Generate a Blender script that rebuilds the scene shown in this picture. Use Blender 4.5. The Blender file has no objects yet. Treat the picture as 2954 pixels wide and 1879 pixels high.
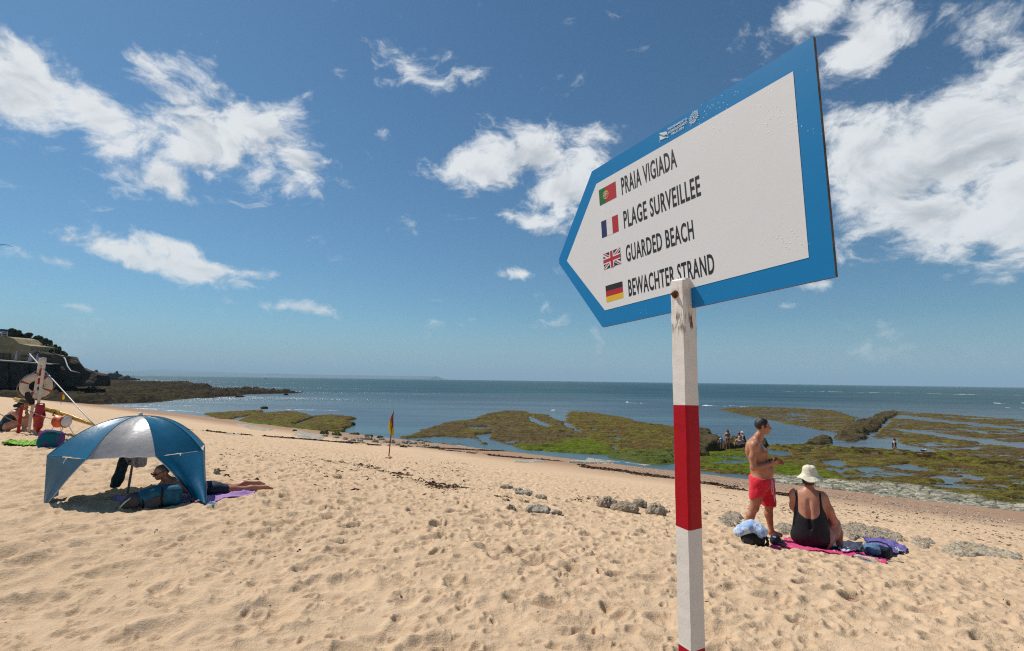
import bpy, bmesh, math, random
import numpy as np
from mathutils import Vector, Matrix

random.seed(7)
RNG = np.random.default_rng(11)
SC = bpy.context.scene
COL = SC.collection
R = math.radians

# ---------------------------------------------------------------- camera
EYE = 5.8                       # metres above the low-tide sea
FULL_W, FULL_H = 2954.0, 1879.0
FPX = 1450.0                    # focal length in photo pixels (about 17.7 mm)
PITCH = math.atan(158.0 / FPX)
ROLL = R(0.775)
cam_d = bpy.data.cameras.new("camera")
cam_d.sensor_fit = 'HORIZONTAL'
cam_d.sensor_width = 36.0
cam_d.lens = FPX / FULL_W * 36.0
cam_d.clip_start = 0.05
cam_d.clip_end = 90000.0
cam = bpy.data.objects.new("camera", cam_d)
COL.objects.link(cam)
_f = Vector((0, math.cos(PITCH), math.sin(PITCH)))
_r = Vector((1, 0, 0))
_u = _r.cross(_f)
CR = _r * math.cos(ROLL) + _u * math.sin(ROLL)
CU = _u * math.cos(ROLL) - _r * math.sin(ROLL)
CF = _f
cam.matrix_world = Matrix(((CR.x, CU.x, -CF.x, 0), (CR.y, CU.y, -CF.y, 0), (CR.z, CU.z, -CF.z, EYE), (0, 0, 0, 1)))
SC.camera = cam

# ---------------------------------------------------------------- sun, sky, exposure
SUN_EL = R(54.0)
SUN_AZ = R(-58.0)               # measured from +Y, negative = to the left (ahead-left of the camera)
SUND = Vector((math.sin(SUN_AZ) * math.cos(SUN_EL), math.cos(SUN_AZ) * math.cos(SUN_EL), math.sin(SUN_EL)))
sun_d = bpy.data.lights.new("sun", 'SUN')
sun_d.energy = 4.7
sun_d.angle = R(0.53)
sun_d.color = (1.0, 0.955, 0.89)
sun = bpy.data.objects.new("sun", sun_d)
COL.objects.link(sun)
sun.rotation_euler = SUND.to_track_quat('Z', 'Y').to_euler()
sun.location = SUND * 50

SC.view_settings.view_transform = 'Standard'
SC.view_settings.look = 'None'
SC.view_settings.exposure = 0.0
SC.view_settings.gamma = 1.0
SC.view_settings.use_curve_mapping = False
SC.cycles.use_denoising = False
SC.cycles.use_adaptive_sampling = False
SC.cycles.filter_width = 1.15
SC.cycles.sample_clamp_indirect = 3.0
SC.cycles.sample_clamp_direct = 6.0
SC.cycles.max_bounces = 5
SC.cycles.transparent_max_bounces = 12
SC.cycles.volume_bounces = 0

def px_dir(px, py):
    return (CF + CR * ((px - FULL_W / 2) / FPX) + CU * ((FULL_H / 2 - py) / FPX)).normalized()

class NT:
    """small helper for building node trees"""
    def __init__(self, tree):
        self.t = tree
        self.t.nodes.clear()
    def n(self, kind, **kw):
        nd = self.t.nodes.new(kind)
        for k, v in kw.items():
            setattr(nd, k, v)
        return nd
    def l(self, a, b):
        self.t.links.new(a, b)
    def val(self, sock, v):
        if hasattr(v, 'links') or isinstance(v, bpy.types.NodeSocket):
            self.l(v, sock)
        else:
            sock.default_value = v
    def math(self, op, a, b=None, c=None, clamp=False):
        m = self.n('ShaderNodeMath', operation=op)
        m.use_clamp = clamp
        self.val(m.inputs[0], a)
        if b is not None: self.val(m.inputs[1], b)
        if c is not None: self.val(m.inputs[2], c)
        return m.outputs[0]
    def vmath(self, op, a, b=None, s=None):
        m = self.n('ShaderNodeVectorMath', operation=op)
        self.val(m.inputs[0], a)
        if b is not None: self.val(m.inputs[1], b)
        if s is not None: self.val(m.inputs['Scale'], s)
        return m.outputs['Vector']
    def noise(self, vec, scale=5, detail=4, rough=0.5, dist=0.0, lac=2.0):
        m = self.n('ShaderNodeTexNoise')
        if vec is not None: self.l(vec, m.inputs['Vector'])
        m.inputs['Scale'].default_value = scale
        m.inputs['Detail'].default_value = detail
        m.inputs['Roughness'].default_value = rough
        m.inputs['Distortion'].default_value = dist
        m.inputs['Lacunarity'].default_value = lac
        return m.outputs[0]
    def smooth(self, v, a, b, lo=0.0, hi=1.0):
        m = self.n('ShaderNodeMapRange', interpolation_type='SMOOTHSTEP')
        self.val(m.inputs[0], v)
        m.inputs[1].default_value = a; m.inputs[2].default_value = b
        m.inputs[3].default_value = lo; m.inputs[4].default_value = hi
        return m.outputs[0]
    def lin(self, v, a, b, lo=0.0, hi=1.0):
        m = self.n('ShaderNodeMapRange')
        self.val(m.inputs[0], v)
        m.inputs[1].default_value = a; m.inputs[2].default_value = b
        m.inputs[3].default_value = lo; m.inputs[4].default_value = hi
        return m.outputs[0]
    def mix(self, fac, a, b):
        m = self.n('ShaderNodeMix', data_type='RGBA')
        self.val(m.inputs[0], fac)
        for s, v in ((m.inputs[6], a), (m.inputs[7], b)):
            if isinstance(v, bpy.types.NodeSocket): self.l(v, s)
            else: s.default_value = (v[0], v[1], v[2], 1)
        return m.outputs[2]
    def ramp(self, v, stops):
        m = self.n('ShaderNodeValToRGB')
        self.l(v, m.inputs[0])
        el = m.color_ramp.elements
        while len(el) < len(stops): el.new(0.5)
        for e, (p, c) in zip(el, stops):
            e.position = p; e.color = (c[0], c[1], c[2], 1)
        return m.outputs[0]
    def mapping(self, vec, loc=(0, 0, 0), rot=(0, 0, 0), scale=(1, 1, 1), kind='POINT'):
        m = self.n('ShaderNodeMapping', vector_type=kind)
        self.l(vec, m.inputs[0])
        m.inputs[1].default_value = loc; m.inputs[2].default_value = rot; m.inputs[3].default_value = scale
        return m.outputs[0]

world = bpy.data.worlds.new("World")
SC.world = world
world.use_nodes = True
w = NT(world.node_tree)
wout = w.n('ShaderNodeOutputWorld')
bg = w.n('ShaderNodeBackground')
w.l(bg.outputs[0], wout.inputs[0])
sky = w.n('ShaderNodeTexSky')
sky.sky_type = 'NISHITA'
sky.sun_disc = False
sky.sun_elevation = SUN_EL
sky.sun_rotation = SUN_AZ       # Blender's sky: 0 = +Y, positive turns towards +X
sky.altitude = 0.0
sky.air_density = 1.0
sky.dust_density = 0.25
sky.ozone_density = 2.0
SKY_STRENGTH = 0.085
bg.inputs[1].default_value = SKY_STRENGTH
tc = w.n('ShaderNodeTexCoord')
D0 = tc.outputs['Generated']

# cumulus: soft masks around the directions where clouds stand, broken up by fractal noise.
# (px, py, half width, half height in photo pixels, tilt in degrees (clockwise), weight)
CLOUDS = [
    (30, 230, 280, 135, 20, 1.12), (290, 330, 240, 100, 30, 1.08), (570, 385, 270, 105, 14, 1.18),
    (745, 350, 170, 60, 5, 1.0), (640, 430, 150, 70, 15, .95), (860, 460, 140, 50, 28, .85), (980, 525, 110, 28, 18, .75),
    (250, 395, 90, 42, 0, .66), (55, 405, 100, 40, -12, .66), (490, 525, 130, 55, 22, .98), (705, 530, 90, 36, 18, .62),
    (480, 250, 60, 45, 30, .55), (0, 320, 50, 60, 0, .6),
    (190, 685, 75, 32, 10, .78), (165, 752, 130, 30, 8, .80), (345, 735, 120, 46, 2, .86), (530, 718, 105, 38, 5, .80),
    (610, 778, 170, 38, 5, .86), (215, 882, 60, 14, 3, .68), (860, 890, 170, 22, 4, .62), 
    (1172, 182, 46, 30, 35, .42), (1115, 385, 40, 30, 40, .44),
    (1530, 440, 180, 80, 8, 1.08), (1390, 500, 130, 72, 10, 1.0), (1610, 545, 130, 85, -10, 1.06), (1545, 630, 90, 40, 10, .75), (1700, 450, 110, 60, 10, .8),
    (1500, 790, 55, 20, 5, .6), (1235, 860, 34, 12, 5, .48), (1255, 928, 36, 12, 5, .48), (2370, 820, 60, 26, 0, .64), (2270, 885, 50, 14, 3, .5),
    (2330, 60, 190, 90, -20, .95), (2500, 110, 150, 100, 0, 1.1), (2250, 110, 90, 60, -50, .6), (2860, 60, 190, 100, 10, 1.0),
    (2720, 230, 120, 50, 20, .62), (2600, 300, 170, 60, -25, .66), (2870, 230, 120, 60, 10, .60),
    (2560, 500, 230, 200, -20, 1.1), (2800, 420, 300, 200, 0, 1.3), (2700, 620, 260, 140, 0, 1.2), (2950, 560, 230, 200, 0, 1.2),
    (2590, 730, 140, 46, 0, .72), (2480, 690, 90, 46, 0, .66),
    # outside the frame the same broken cumulus goes on
    (3500, 250, 420, 190, -10, 1.1), (3900, 700, 420, 140, 0, 1.0), (-700, 180, 380, 160, 15, 1.0), (-600, 720, 300, 80, 5, .9),
    (1500, -500, 360, 150, 10, .8), (2500, -700, 420, 200, 0, .9), (300, -500, 300, 130, 20, .8),
]
mask = None
for (px, py, a, b, tilt, wt) in CLOUDS:
    d = px_dir(px, py)
    scl = 1.0 / (FPX * math.sqrt(1 + ((px - FULL_W / 2) / FPX) ** 2 + ((py - FULL_H / 2) / FPX) ** 2))
    # local frame: z along d, x to the right, y up
    rt = Vector((d.y, -d.x, 0)).normalized()
    up = rt.cross(d)
    t = R(tilt)
    ax = rt * math.cos(t) - up * math.sin(t)
    ay = up * math.cos(t) + rt * math.sin(t)
    az = ax.cross(ay)
    m3 = Matrix((ax, ay, az)).transposed()
    # how far the flat photo stretches a direction towards the corners
    k = 1.0 / math.sqrt(1 + ((px - FULL_W / 2) / FPX) ** 2)
    mp = w.mapping(D0, loc=d, rot=m3.to_euler(), scale=(a * scl * 1.75 * k, b * scl * 1.75, 3.0), kind='TEXTURE')
    g = w.n('ShaderNodeTexGradient', gradient_type='SPHERICAL')
    w.l(mp, g.inputs[0])
    v = w.math('MULTIPLY', g.outputs[1], wt)
    mask = v if mask is None else w.math('SMOOTH_MAX', mask, v, 0.12)
sep = w.n('ShaderNodeSeparateXYZ'); w.l(D0, sep.inputs[0])
flat = w.mapping(D0, scale=(1.0, 1.0, 1.55))
wob = w.n('ShaderNodeTexNoise'); w.l(flat, wob.inputs['Vector'])
wob.inputs['Scale'].default_value = 6.0; wob.inputs['Detail'].default_value = 5.0
flat2 = w.vmath('ADD', flat, w.vmath('SCALE', w.vmath('SUBTRACT', wob.outputs['Color'], (0.5, 0.5, 0.5)), s=0.13))
n1 = w.noise(flat2, 9.0, 10.0, 0.63, 0.2)
n3 = w.noise(flat2, 9.0, 5.0, 0.55, 0.2)
n2 = w.noise(w.vmath('ADD', flat2, (-0.014, 0.008, 0.026)), 9.0, 5.0, 0.55, 0.2)      # sampled towards the sun
field = w.math('ADD', w.math('MULTIPLY', mask, 1.15), w.math('MULTIPLY', w.math('SUBTRACT', n1, 0.5), 3.0))
dens = w.smooth(field, 0.36, 0.98)
core = w.smooth(field, 0.75, 1.6)
lit = w.math('SUBTRACT', n3, n2)
shade = w.math('ADD', w.math('MULTIPLY', lit, 3.0), w.math('MULTIPLY', core, -0.50))
shade = w.smooth(shade, -0.80, 0.12)
ccol = w.mix(shade, (0.46, 0.50, 0.545), (0.80, 0.825, 0.845))
ccol = w.vmath('SCALE', ccol, s=1.0 / SKY_STRENGTH)
# the camera's white balance leans to blue; a pale layer of sea air lies on the horizon
skyc = w.vmath('MULTIPLY', sky.outputs[0], (0.55, 0.82, 0.93))
air = tuple(c / SKY_STRENGTH for c in (0.300, 0.435, 0.560))
skyc = w.mix(w.smooth(sep.outputs[2], 0.13, -0.01, 0.0, 0.85), skyc, air)
hz = w.math('MULTIPLY', dens, w.smooth(sep.outputs[2], 0.02, 0.20, 0.30, 0.97))
w.l(w.mix(hz, skyc, ccol), bg.inputs[0])
world.cycles.sampling_method = 'MANUAL'
world.cycles.sample_map_resolution = 512

# ---------------------------------------------------------------- materials
def new_mat(name):
    m = bpy.data.materials.new(name)
    m.use_nodes = True
    t = NT(m.node_tree)
    out = t.n('ShaderNodeOutputMaterial')
    b = t.n('ShaderNodeBsdfPrincipled')
    t.l(b.outputs[0], out.inputs[0])
    return m, t, b

def mat(name, col, rough=0.6, var=0.12, scale=30.0, bump=0.0, bscale=None, spec=0.4, metal=0.0, sheen=0.0, coord='Object', col2=None, sss=0.0, trans=0.0):
    """painted / woven / moulded surface with a little uneven colour and relief"""
    m, t, b = new_mat(name)
    tcn = t.n('ShaderNodeTexCoord')
    nz = t.noise(tcn.outputs[coord], scale, 5, 0.6)
    c2 = col2 if col2 else tuple(max(0.0, c * (1 - 2.2 * var)) for c in col)
    c1 = tuple(min(0.95, c * (1 + var)) for c in col)
    t.l(t.mix(t.lin(nz, 0.3, 0.7), c2, c1), b.inputs['Base Color'])
    t.l(t.lin(nz, 0.2, 0.8, min(1, rough + .08), max(0.03, rough - .08)), b.inputs['Roughness'])
    b.inputs['Specular IOR Level'].default_value = spec
    b.inputs['Metallic'].default_value = metal
    if sheen: b.inputs['Sheen Weight'].default_value = sheen
    if sss:
        b.inputs['Subsurface Weight'].default_value = sss
        b.inputs['Subsurface Radius'].default_value = (0.012, 0.005, 0.003)
        b.inputs['Subsurface Scale'].default_value = 1.0
    if bump:
        bp = t.n('ShaderNodeBump')
        bp.inputs['Strength'].default_value = 1.0
        bp.inputs['Distance'].default_value = bump
        t.l(t.noise(tcn.outputs[coord], bscale or scale * 3, 4, 0.6), bp.inputs['Height'])
        t.l(bp.outputs[0], b.inputs['Normal'])
    if trans:
        out = [n for n in t.t.nodes if n.type == 'OUTPUT_MATERIAL'][0]
        tr = t.n('ShaderNodeBsdfTranslucent')
        tr.inputs[0].default_value = (col[0], col[1], col[2], 1)
        mx = t.n('ShaderNodeMixShader'); mx.inputs[0].default_value = trans
        t.l(b.outputs[0], mx.inputs[1]); t.l(tr.outputs[0], mx.inputs[2]); t.l(mx.outputs[0], out.inputs[0])
    return m

# ---------------------------------------------------------------- object helpers
def empty(name, loc, label=None, cat=None, group=None, rot=0.0):
    o = bpy.data.objects.new(name, None)
    o.empty_display_size = 0.1
    COL.objects.link(o)
    o.location = loc
    o.rotation_euler = (0, 0, rot)
    tag(o, label, cat, group)
    return o

def tag(o, label=None, cat=None, group=None, kind=None):
    if label: o['label'] = label
    if cat: o['category'] = cat
    if group: o['group'] = group
    if kind: o['kind'] = kind
    return o

def mesh_obj(name, verts, faces, mats, parent=None, smooth=True, midx=None, loc=None):
    me = bpy.data.meshes.new(name)
    v = np.asarray(verts, dtype=np.float32)
    if isinstance(faces, np.ndarray):
        nf, k = faces.shape
        me.vertices.add(len(v)); me.vertices.foreach_set('co', v.ravel())
        me.loops.add(nf * k); me.loops.foreach_set('vertex_index', faces.astype(np.int32).ravel())
        me.polygons.add(nf)
        me.polygons.foreach_set('loop_start', np.arange(0, nf * k, k, dtype=np.int32))
        me.polygons.foreach_set('loop_total', np.full(nf, k, dtype=np.int32))
        me.update(calc_edges=True)
    else:
        me.from_pydata([tuple(map(float, p)) for p in v], [], [tuple(f) for f in faces])
        me.update()
    if not isinstance(mats, (list, tuple)): mats = [mats]
    for m in mats: me.materials.append(m)
    if midx is not None:
        me.polygons.foreach_set('material_index', np.asarray(midx, dtype=np.int32))
    me.polygons.foreach_set('use_smooth', np.full(len(me.polygons), bool(smooth)))
    me.validate()
    o = bpy.data.objects.new(name, me)
    COL.objects.link(o)
    if parent is not None: o.parent = parent
    if loc is not None: o.location = loc
    return o

def bm_obj(name, bm, mats, parent=None, smooth=False, loc=None):
    me = bpy.data.meshes.new(name)
    bmesh.ops.recalc_face_normals(bm, faces=bm.faces)
    bm.to_mesh(me); bm.free()
    if not isinstance(mats, (list, tuple)): mats = [mats]
    for m in mats: me.materials.append(m)
    if smooth: me.polygons.foreach_set('use_smooth', np.full(len(me.polygons), True))
    o = bpy.data.objects.new(name, me)
    COL.objects.link(o)
    if parent is not None: o.parent = parent
    if loc is not None: o.location = loc
    return o

def set_attr(o, name, cols):
    a = o.data.color_attributes.new(name, 'FLOAT_COLOR', 'POINT')
    c = np.ones((len(cols), 4), dtype=np.float32); c[:, :3] = cols
    a.data.foreach_set('color', c.ravel())

def copy_tree(o, parent=None):
    c = o.copy(); COL.objects.link(c)
    if parent is not None: c.parent = parent
    for ch in list(o.children): copy_tree(ch, c)
    return c

def tube_mesh(pts, rad, n=8, caps=True):
    """verts, faces of a tube through pts; rad scalar or list"""
    pts = [Vector(p) for p in pts]
    if not hasattr(rad, '__len__'): rad = [rad] * len(pts)
    V, F = [], []
    prev = None
    for i, p in enumerate(pts):
        d = (pts[min(i + 1, len(pts) - 1)] - pts[max(i - 1, 0)]).normalized()
        ref = Vector((0, 0, 1)) if abs(d.z) < 0.9 else Vector((1, 0, 0))
        a = d.cross(ref).normalized() if prev is None else (prev - d * prev.dot(d)).normalized()
        prev = a
        b = d.cross(a)
        for k in range(n):
            t = 2 * math.pi * k / n
            V.append(p + (a * math.cos(t) + b * math.sin(t)) * rad[i])
    for i in range(len(pts) - 1):
        for k in range(n):
            F.append((i * n + k, i * n + (k + 1) % n, (i + 1) * n + (k + 1) % n, (i + 1) * n + k))
    if caps:
        F.append(tuple(range(n - 1, -1, -1)))
        F.append(tuple((len(pts) - 1) * n + k for k in range(n)))
    return V, F

def tube(name, pts, rad, m, parent=None, n=8):
    V, F = tube_mesh(pts, rad, n)
    return mesh_obj(name, V, F, m, parent)

def box_bm(bm, c, s, rot=None, bev=0.0):
    r = bmesh.ops.create_cube(bm, size=1.0)
    M = Matrix.Translation(Vector(c)) @ (rot.to_4x4() if rot is not None else Matrix.Identity(4)) @ Matrix.Diagonal((s[0], s[1], s[2], 1))
    bmesh.ops.transform(bm, matrix=M, verts=r['verts'])
    if bev:
        es = list({e for v in r['verts'] for e in v.link_edges})
        bmesh.ops.bevel(bm, geom=es, offset=bev, segments=2, affect='EDGES', profile=0.6)

def box(name, c, s, m, parent=None, rot=None, bev=0.0):
    bm = bmesh.new(); box_bm(bm, c, s, rot, bev)
    return bm_obj(name, bm, m, parent)

def lathe(name, prof, m, parent=None, n=24, M=None, smooth=True):
    """profile [(radius, height)] turned about z"""
    V, F = [], []
    for (r, z) in prof:
        for k in range(n):
            t = 2 * math.pi * k / n
            V.append(Vector((r * math.cos(t), r * math.sin(t), z)))
    for i in range(len(prof) - 1):
        for k in range(n):
            F.append((i * n + k, i * n + (k + 1) % n, (i + 1) * n + (k + 1) % n, (i + 1) * n + k))
    if prof[0][0] > 1e-6: F.append(tuple(range(n - 1, -1, -1)))
    if prof[-1][0] > 1e-6: F.append(tuple((len(prof) - 1) * n + k for k in range(n)))
    if M is not None: V = [M @ v for v in V]
    return mesh_obj(name, V, F, m, parent, smooth)

# ---------------------------------------------------------------- numpy noise
def _hash(ix, iy, seed):
    h = (ix.astype(np.int64) * 374761393 + iy.astype(np.int64) * 668265263 + seed * 1442695041) & 0xFFFFFFFF
    h = ((h ^ (h >> 13)) * 1274126177) & 0xFFFFFFFF
    h = ((h ^ (h >> 16)) * 2246822519) & 0xFFFFFFFF
    h = h ^ (h >> 15)
    return (h & 0xFFFFFF).astype(np.float64) / float(0xFFFFFF)

def vnoise(x, y, seed=0):
    ix, iy = np.floor(x), np.floor(y)
    fx, fy = x - ix, y - iy
    ux = fx * fx * fx * (fx * (fx * 6 - 15) + 10); uy = fy * fy * fy * (fy * (fy * 6 - 15) + 10)
    a = _hash(ix, iy, seed); b = _hash(ix + 1, iy, seed); c = _hash(ix, iy + 1, seed); d = _hash(ix + 1, iy + 1, seed)
    return (a + (b - a) * ux) * (1 - uy) + (c + (d - c) * ux) * uy

def fbm(x, y, seed=0, octs=4, gain=0.5, lac=2.03):
    s, a, n = 0.0, 1.0, 0.0
    for o in range(octs):
        s = s + a * (vnoise(x, y, seed + o * 17) - 0.5); n += a
        a *= gain; x = x * lac * 0.8 + y * lac * 0.6; y = y * lac * 0.8 - x * 0.6 / 0.8 * 0.0 + 13.7 * (o + 1) - 0.3 * x
    return s / n * 2.0

def dimples(x, y, cell, seed, rmin, rmax, rim=0.35, keep=1.0, aniso=0.55):
    """scooped hollows with a soft raised rim, one per jittered cell"""
    gx, gy = x / cell, y / cell
    ix, iy = np.floor(gx), np.floor(gy)
    h = np.zeros_like(x)
    for ox in (-1, 0, 1):
        for oy in (-1, 0, 1):
            jx, jy = ix + ox, iy + oy
            cx = (jx + _hash(jx, jy, seed)) ; cy = (jy + _hash(jx, jy, seed + 1))
            r = rmin + (rmax - rmin) * _hash(jx, jy, seed + 2)
            an = math.pi * _hash(jx, jy, seed + 3)
            on = (_hash(jx, jy, seed + 4) < keep)
            dx, dy = (gx - cx), (gy - cy)
            c, s = np.cos(an), np.sin(an)
            u = (dx * c + dy * s) / r; v = (-dx * s + dy * c) / (r * (aniso + (1 - aniso) * _hash(jx, jy, seed + 5)))
            q = u * u + v * v
            hole = -np.clip(1 - q, 0, None) ** 1.5
            rm = np.exp(-((np.sqrt(q) - 1.1) / 0.28) ** 2) * rim * (0.4 + 0.6 * (u * 0.7 + v * 0.3 > -0.2))
            h += np.where(on, (hole + rm) * r, 0.0)
    return h * cell

def sstep(a, b, v):
    t = np.clip((v - a) / (b - a), 0, 1)
    return t * t * (3 - 2 * t)

# ---------------------------------------------------------------- photo pixel -> point in the place
SX, SY = 0.585, 0.811            # horizontal direction in which the beach falls to the sea
PROF_S = np.array([-60, -10, 0, 3, 5.5, 7.24, 8.1, 13.5, 20, 26, 30.5, 33, 38, 60.0])
PROF_H = np.array([0.6, 1.32, 1.38, 1.46, 1.71, 2.00, 2.17, 3.08, 4.10, 4.85, 5.42, 5.70, 6.2, 8.0])
def _pchip(xs, ys):
    h = np.diff(xs); dl = np.diff(ys) / h
    m = np.zeros_like(ys); m[0], m[-1] = dl[0], dl[-1]
    for i in range(1, len(xs) - 1):
        m[i] = 0 if dl[i - 1] * dl[i] <= 0 else (h[i - 1] + h[i]) / (h[i - 1] / dl[i - 1] + h[i] / dl[i])
    return m
PROF_M = _pchip(PROF_S, PROF_H)
def profile(s):
    s = np.clip(np.asarray(s, dtype=float), PROF_S[0], PROF_S[-1] - 1e-6)
    i = np.clip(np.searchsorted(PROF_S, s, side='right') - 1, 0, len(PROF_S) - 2)
    h = PROF_S[i + 1] - PROF_S[i]; t = (s - PROF_S[i]) / h
    a = (1 + 2 * t) * (1 - t) ** 2; b = t * (1 - t) ** 2; c = t * t * (3 - 2 * t); d = t * t * (t - 1)
    return a * PROF_H[i] + b * h * PROF_M[i] + c * PROF_H[i + 1] + d * h * PROF_M[i + 1]
def base_z(x, y):
    return EYE - profile(SX * x + SY * y)

def sea(px, py, z=0.0):
    d = px_dir(px, py)
    t = (z - EYE) / d.z
    return Vector((d.x * t, d.y * t, z))
def at(px, py, Y):
    d = px_dir(px, py); t = Y / d.y
    return Vector((d.x * t, d.y * t, EYE + d.z * t))
def ground(px, py, fine=True):
    d = px_dir(px, py)
    t0, t1 = 1.0, 1.0
    f = lambda t: EYE + d.z * t - float((sand_z if fine else base_z)(np.array([d.x * t]), np.array([d.y * t]))[0])
    t = 1.0
    while f(t) > 0 and t < 400: t0 = t; t *= 1.03
    t1 = t
    for _ in range(24):
        tm = 0.5 * (t0 + t1)
        if f(tm) > 0: t0 = tm
        else: t1 = tm
    return Vector((d.x * t1, d.y * t1, EYE + d.z * t1))
# ================================================================ the beach
def sand_z(x, y):
    x = np.asarray(x, dtype=float); y = np.asarray(y, dtype=float)
    s = SX * x + SY * y
    r = np.hypot(x, y)
    z = base_z(x, y)
    wx = x + 0.06 * fbm(x * 2.3, y * 2.3, 5, 2); wy = y + 0.06 * fbm(x * 2.3 + 9, y * 2.3, 6, 2)
    # how trodden / rough: soft near, churned in the middle, smooth damp sand by the water
    patch = fbm(x * 0.22, y * 0.22, 40, 3)
    dry = 1 - sstep(15.0, 23.0, s + 2.0 * patch)
    churn = sstep(1.2, 3.8, s + 0.9 * patch + 0.12 * (-x)) * dry
    soft = (1 - 0.75 * churn) * dry
    z = z + 0.014 * dry + 0.03 * fbm(x * 0.35, y * 0.35, 50, 3) * (0.35 + 0.65 * dry)
    z = z + soft * (0.20 * dimples(wx, wy, 0.42, 3, 0.30, 0.55, 0.5, 0.85) + 0.20 * dimples(wx + 3.1, wy, 0.23, 13, 0.25, 0.5, 0.4, 0.7)
                    + 0.016 * fbm(x * 4.0, y * 4.0, 60, 3))
    z = z + churn * (0.27 * dimples(wx, wy, 0.38, 23, 0.22, 0.46, 0.5, 0.85, 0.4) + 0.32 * dimples(wx, wy + 1.7, 0.21, 33, 0.22, 0.45, 0.5, 0.6, 0.4)
                     + 0.024 * fbm(x * 5.0, y * 5.0, 70, 4, 0.62))
    z = z + dry * (0.30 * dimples(wx + 5.0, wy + 2.0, 0.115, 43, 0.22, 0.5, 0.6, 0.55, 0.4) + 0.0065 * fbm(x * 11.0, y * 11.0, 75, 3, 0.6))
    # crumbly clods where the crust has been kicked up
    cl = sstep(0.02, 0.45, fbm(x * 0.9, y * 0.9, 80, 3))
    z = z + cl * (0.014 + 0.022 * churn) * np.clip(fbm(x * 13.0, y * 13.0, 81, 3, .6), -0.2, 1.0) * dry
    z = z + 0.010 * fbm(x * 1.6, y * 1.6, 90, 3) * (1 - dry)
    return z

def polar_grid(r0, r1, nr, a0, a1, na):
    rr = np.exp(np.linspace(math.log(r0), math.log(r1), nr)); aa = np.linspace(R(a0), R(a1), na)
    A, Q = np.meshgrid(aa, rr)
    x, y = Q * np.sin(A), Q * np.cos(A)
    i = np.arange(nr - 1)[:, None] * na + np.arange(na - 1)[None, :]
    F = np.stack([i, i + 1, i + na + 1, i + na], -1).reshape(-1, 4)
    return x.ravel(), y.ravel(), F

def sand_material():
    m, t, b = new_mat("sand")
    tcn = t.n('ShaderNodeTexCoord'); P = tcn.outputs['Object']
    at_ = t.n('ShaderNodeAttribute', attribute_name='damp')
    damp = at_.outputs['Fac']
    grain = t.noise(P, 420.0, 2, 0.6)
    mott = t.noise(P, 7.0, 6, 0.62)
    big = t.noise(P, 0.5, 4, 0.55)
    dry = t.mix(t.lin(mott, 0.3, 0.72), (0.530, 0.358, 0.215), (0.670, 0.484, 0.312))
    dry = t.mix(t.lin(grain, 0.28, 0.75, 0.0, 0.45), dry, (0.74, 0.57, 0.39))
    dry = t.mix(t.smooth(grain, 0.33, 0.24, 0.0, 0.55), dry, (0.24, 0.14, 0.075))
    wet = t.mix(t.lin(mott, 0.3, 0.7), (0.275, 0.165, 0.105), (0.42, 0.275, 0.185))
    c = t.mix(t.math('MULTIPLY', damp, 1.0), dry, wet)
    c = t.mix(t.lin(big, 0.35, 0.7, 0.0, 0.16), c, (0.40, 0.27, 0.16))
    t.l(c, b.inputs['Base Color'])
    b.inputs['Roughness'].default_value = 0.92
    b.inputs['Specular IOR Level'].default_value = 0.03
    bp = t.n('ShaderNodeBump'); bp.inputs['Distance'].default_value = 0.004; bp.inputs['Strength'].default_value = 1.0
    hsum = t.math('ADD', t.math('MULTIPLY', t.noise(P, 38.0, 6, 0.68), 3.2), t.math('MULTIPLY', grain, 0.5))
    t.l(hsum, bp.inputs['Height']); t.l(bp.outputs[0], b.inputs['Normal'])
    return m
M_SAND = sand_material()
gx, gy, gF = polar_grid(1.3, 125.0, 940, -58, 58, 1180)
gz = sand_z(gx, gy)
keep = (gz > -0.6)
fk = keep[gF].any(axis=1)
gF = gF[fk]
used = np.unique(gF); remap = np.full(len(gx), -1); remap[used] = np.arange(len(used))
GV = np.stack([gx, gy, gz], -1)[used]
sand = mesh_obj("sand", GV, remap[gF], M_SAND)
tag(sand, "pale tan beach sand with trodden hollows sloping down to the water", kind='structure')
gs = SX * GV[:, 0] + SY * GV[:, 1]
damp = sstep(20.5, 29.0, gs + 1.5 * fbm(GV[:, 0] * .2, GV[:, 1] * .2, 7, 3))
a_ = sand.data.attributes.new('damp', 'FLOAT', 'POINT'); a_.data.foreach_set('value', damp.astype(np.float32))
# the rest of the beach behind and beside the camera, coarse
cx_, cy_ = np.meshgrid(np.linspace(-150, 60, 85), np.linspace(-60, 120, 73))
cz_ = base_z(cx_, cy_) - 0.35
nX = 85
ii = np.arange(72)[:, None] * nX + np.arange(84)[None, :]
CFc = np.stack([ii, ii + 1, ii + nX + 1, ii + nX], -1).reshape(-1, 4)
CV = np.stack([cx_.ravel(), cy_.ravel(), cz_.ravel()], -1)
cen = CV[CFc].mean(axis=1)
ang = np.degrees(np.arctan2(cen[:, 0], cen[:, 1])); rr_ = np.hypot(cen[:, 0], cen[:, 1])
ok = (np.abs(ang) > 53) | (rr_ < 5.5)
beach = mesh_obj("beach_ground", CV, CFc[ok], M_SAND)
tag(beach, "plain sand of the beach continuing beside the view", kind='structure')

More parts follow.
